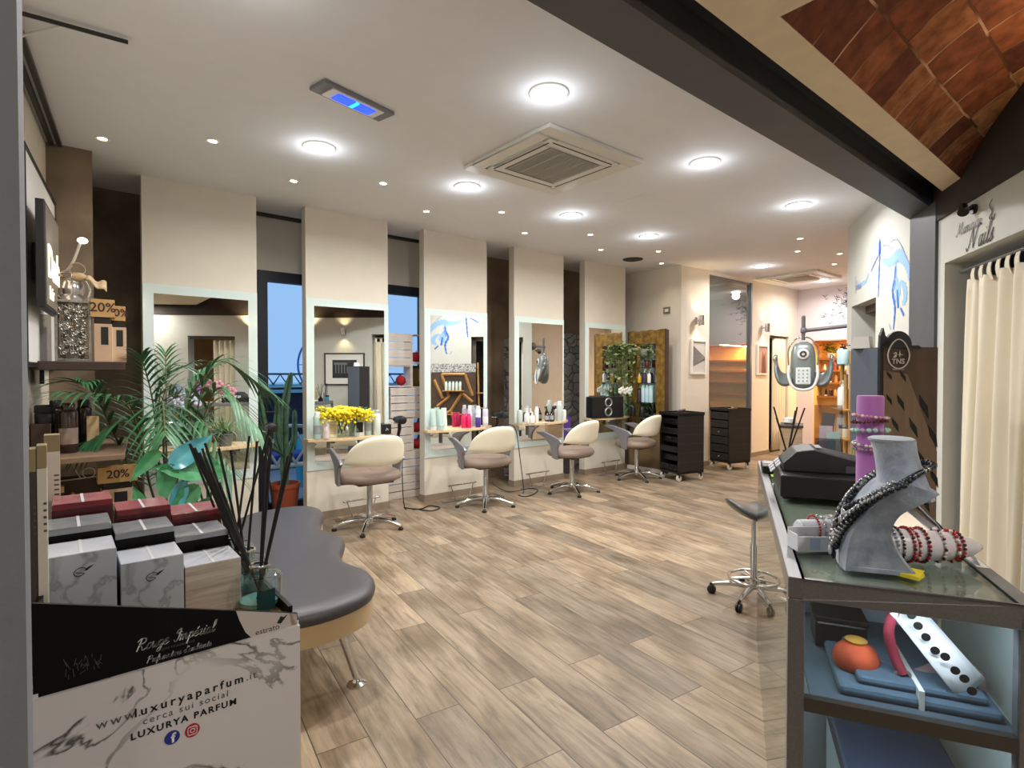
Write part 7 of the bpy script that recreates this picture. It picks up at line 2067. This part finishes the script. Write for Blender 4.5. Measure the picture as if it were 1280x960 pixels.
ld = bpy.data.lights.new('niche_lamp', 'AREA'); ld.energy = 90; ld.color = (1, .62, .25); ld.shape = 'RECTANGLE'; ld.size = 1.5; ld.size_y = .1
t = thing('niche_light', 'warm strip light under the top of the amber niche', 'ceiling light', (10.97, 3.45, 2.015))
obj('strip', MB().box(-.03, .03, -.75, .75, -.015, 0), mat('warm_strip', '#ffd08a', .4, emit='#ffb45a', estr=3), t)
obj('rail', MB().box(-.04, -.03, -.76, .76, -.02, 0), M['steel'], t)
lo = bpy.data.objects.new('lamp', ld); COL.objects.link(lo); lo.parent = t; lo.location = (0, 0, -.03)
t = thing('wooden_cabinet', 'low brown cabinet with white rounded basin under the hair processor', 'cabinet', (6.75, 2.92, 0), RZ)
obj('body', MB().box(-.13, .10, -.2, .2, 0.05, .78, bev=.006), mat('cabinet_oak', '#a98f74', .5, noise=.15, scale=4, stretch=(1, 1, 9)), t)
obj('top', MB().box(-.14, .11, -.21, .21, .78, .81, bev=.004), M['darkwood'], t)
obj('basin', MB().lathe([(.05, .81), (.075, .83), (.07, .875), (.03, .89), (.002, .89)], (-.04, 0, 0), 24), M['white'], t, smooth=50)
obj('plinth', MB().box(-.12, .09, -.19, .19, 0, .05), M['blackmatte'], t)

# added lamps, all out of view: fill over the entrance and a wash on the vault
def entrance_fill(label, x, y, z, e, col=(1, .93, .84)):
    t = thing('entrance_fill_light', label, 'ceiling light', (x, y, z), 0, 'added fill lamps over the entrance')
    obj('trim_ring', MB().lathe([(.05, 0), (.052, -.006), (.066, -.008), (.068, 0)], seg=24, cap=False), M['white'], t, smooth=50)
    obj('lens', MB().lathe([(.05, 0), (.04, -.006), (.004, -.009)], seg=20), mat('lit_spot', '#ffffff'), t, smooth=60)
    ld = bpy.data.lights.new('entrance_fill', 'AREA'); ld.shape = 'DISK'; ld.size = .1; ld.energy = e; ld.color = col
    lo = bpy.data.objects.new('lamp', ld); COL.objects.link(lo); lo.parent = t; lo.location = (0, 0, -.02)
entrance_fill('unseen fill lamp added over the entrance, behind the marble carton', -.3, -.9, 2.64, P_ENT_FILL * .6)
entrance_fill('unseen fill lamp added over the entrance, behind the glass counter', 1.1, -.85, 2.64, P_ENT_FILL * 2.4)
t = thing('vault_fill_light', 'unseen wall lamp added to wash the terracotta vault', 'wall lamp', tuple(mwp(-4.55, .0, 2.20)), R(33))
obj('cup', MB().lathe([(.02, -.06), (.05, -.04), (.06, .02), (.055, .02), (.04, -.03)], (0, .08, 0), 20), M['black'], t, smooth=50)
obj('bracket', MB().box(-.02, .02, .0, .06, -.05, -.02), M['black'], t)
ld = bpy.data.lights.new('vault_fill_lamp', 'SPOT'); ld.energy = P_VAULT; ld.color = (1, .74, .42); ld.spot_size = R(120); ld.spot_blend = .8; ld.shadow_soft_size = .05
lo = bpy.data.objects.new('lamp', ld); COL.objects.link(lo); lo.parent = t; lo.location = (0, .08, .03); lo.rotation_euler = (R(180 + 12), 0, 0)
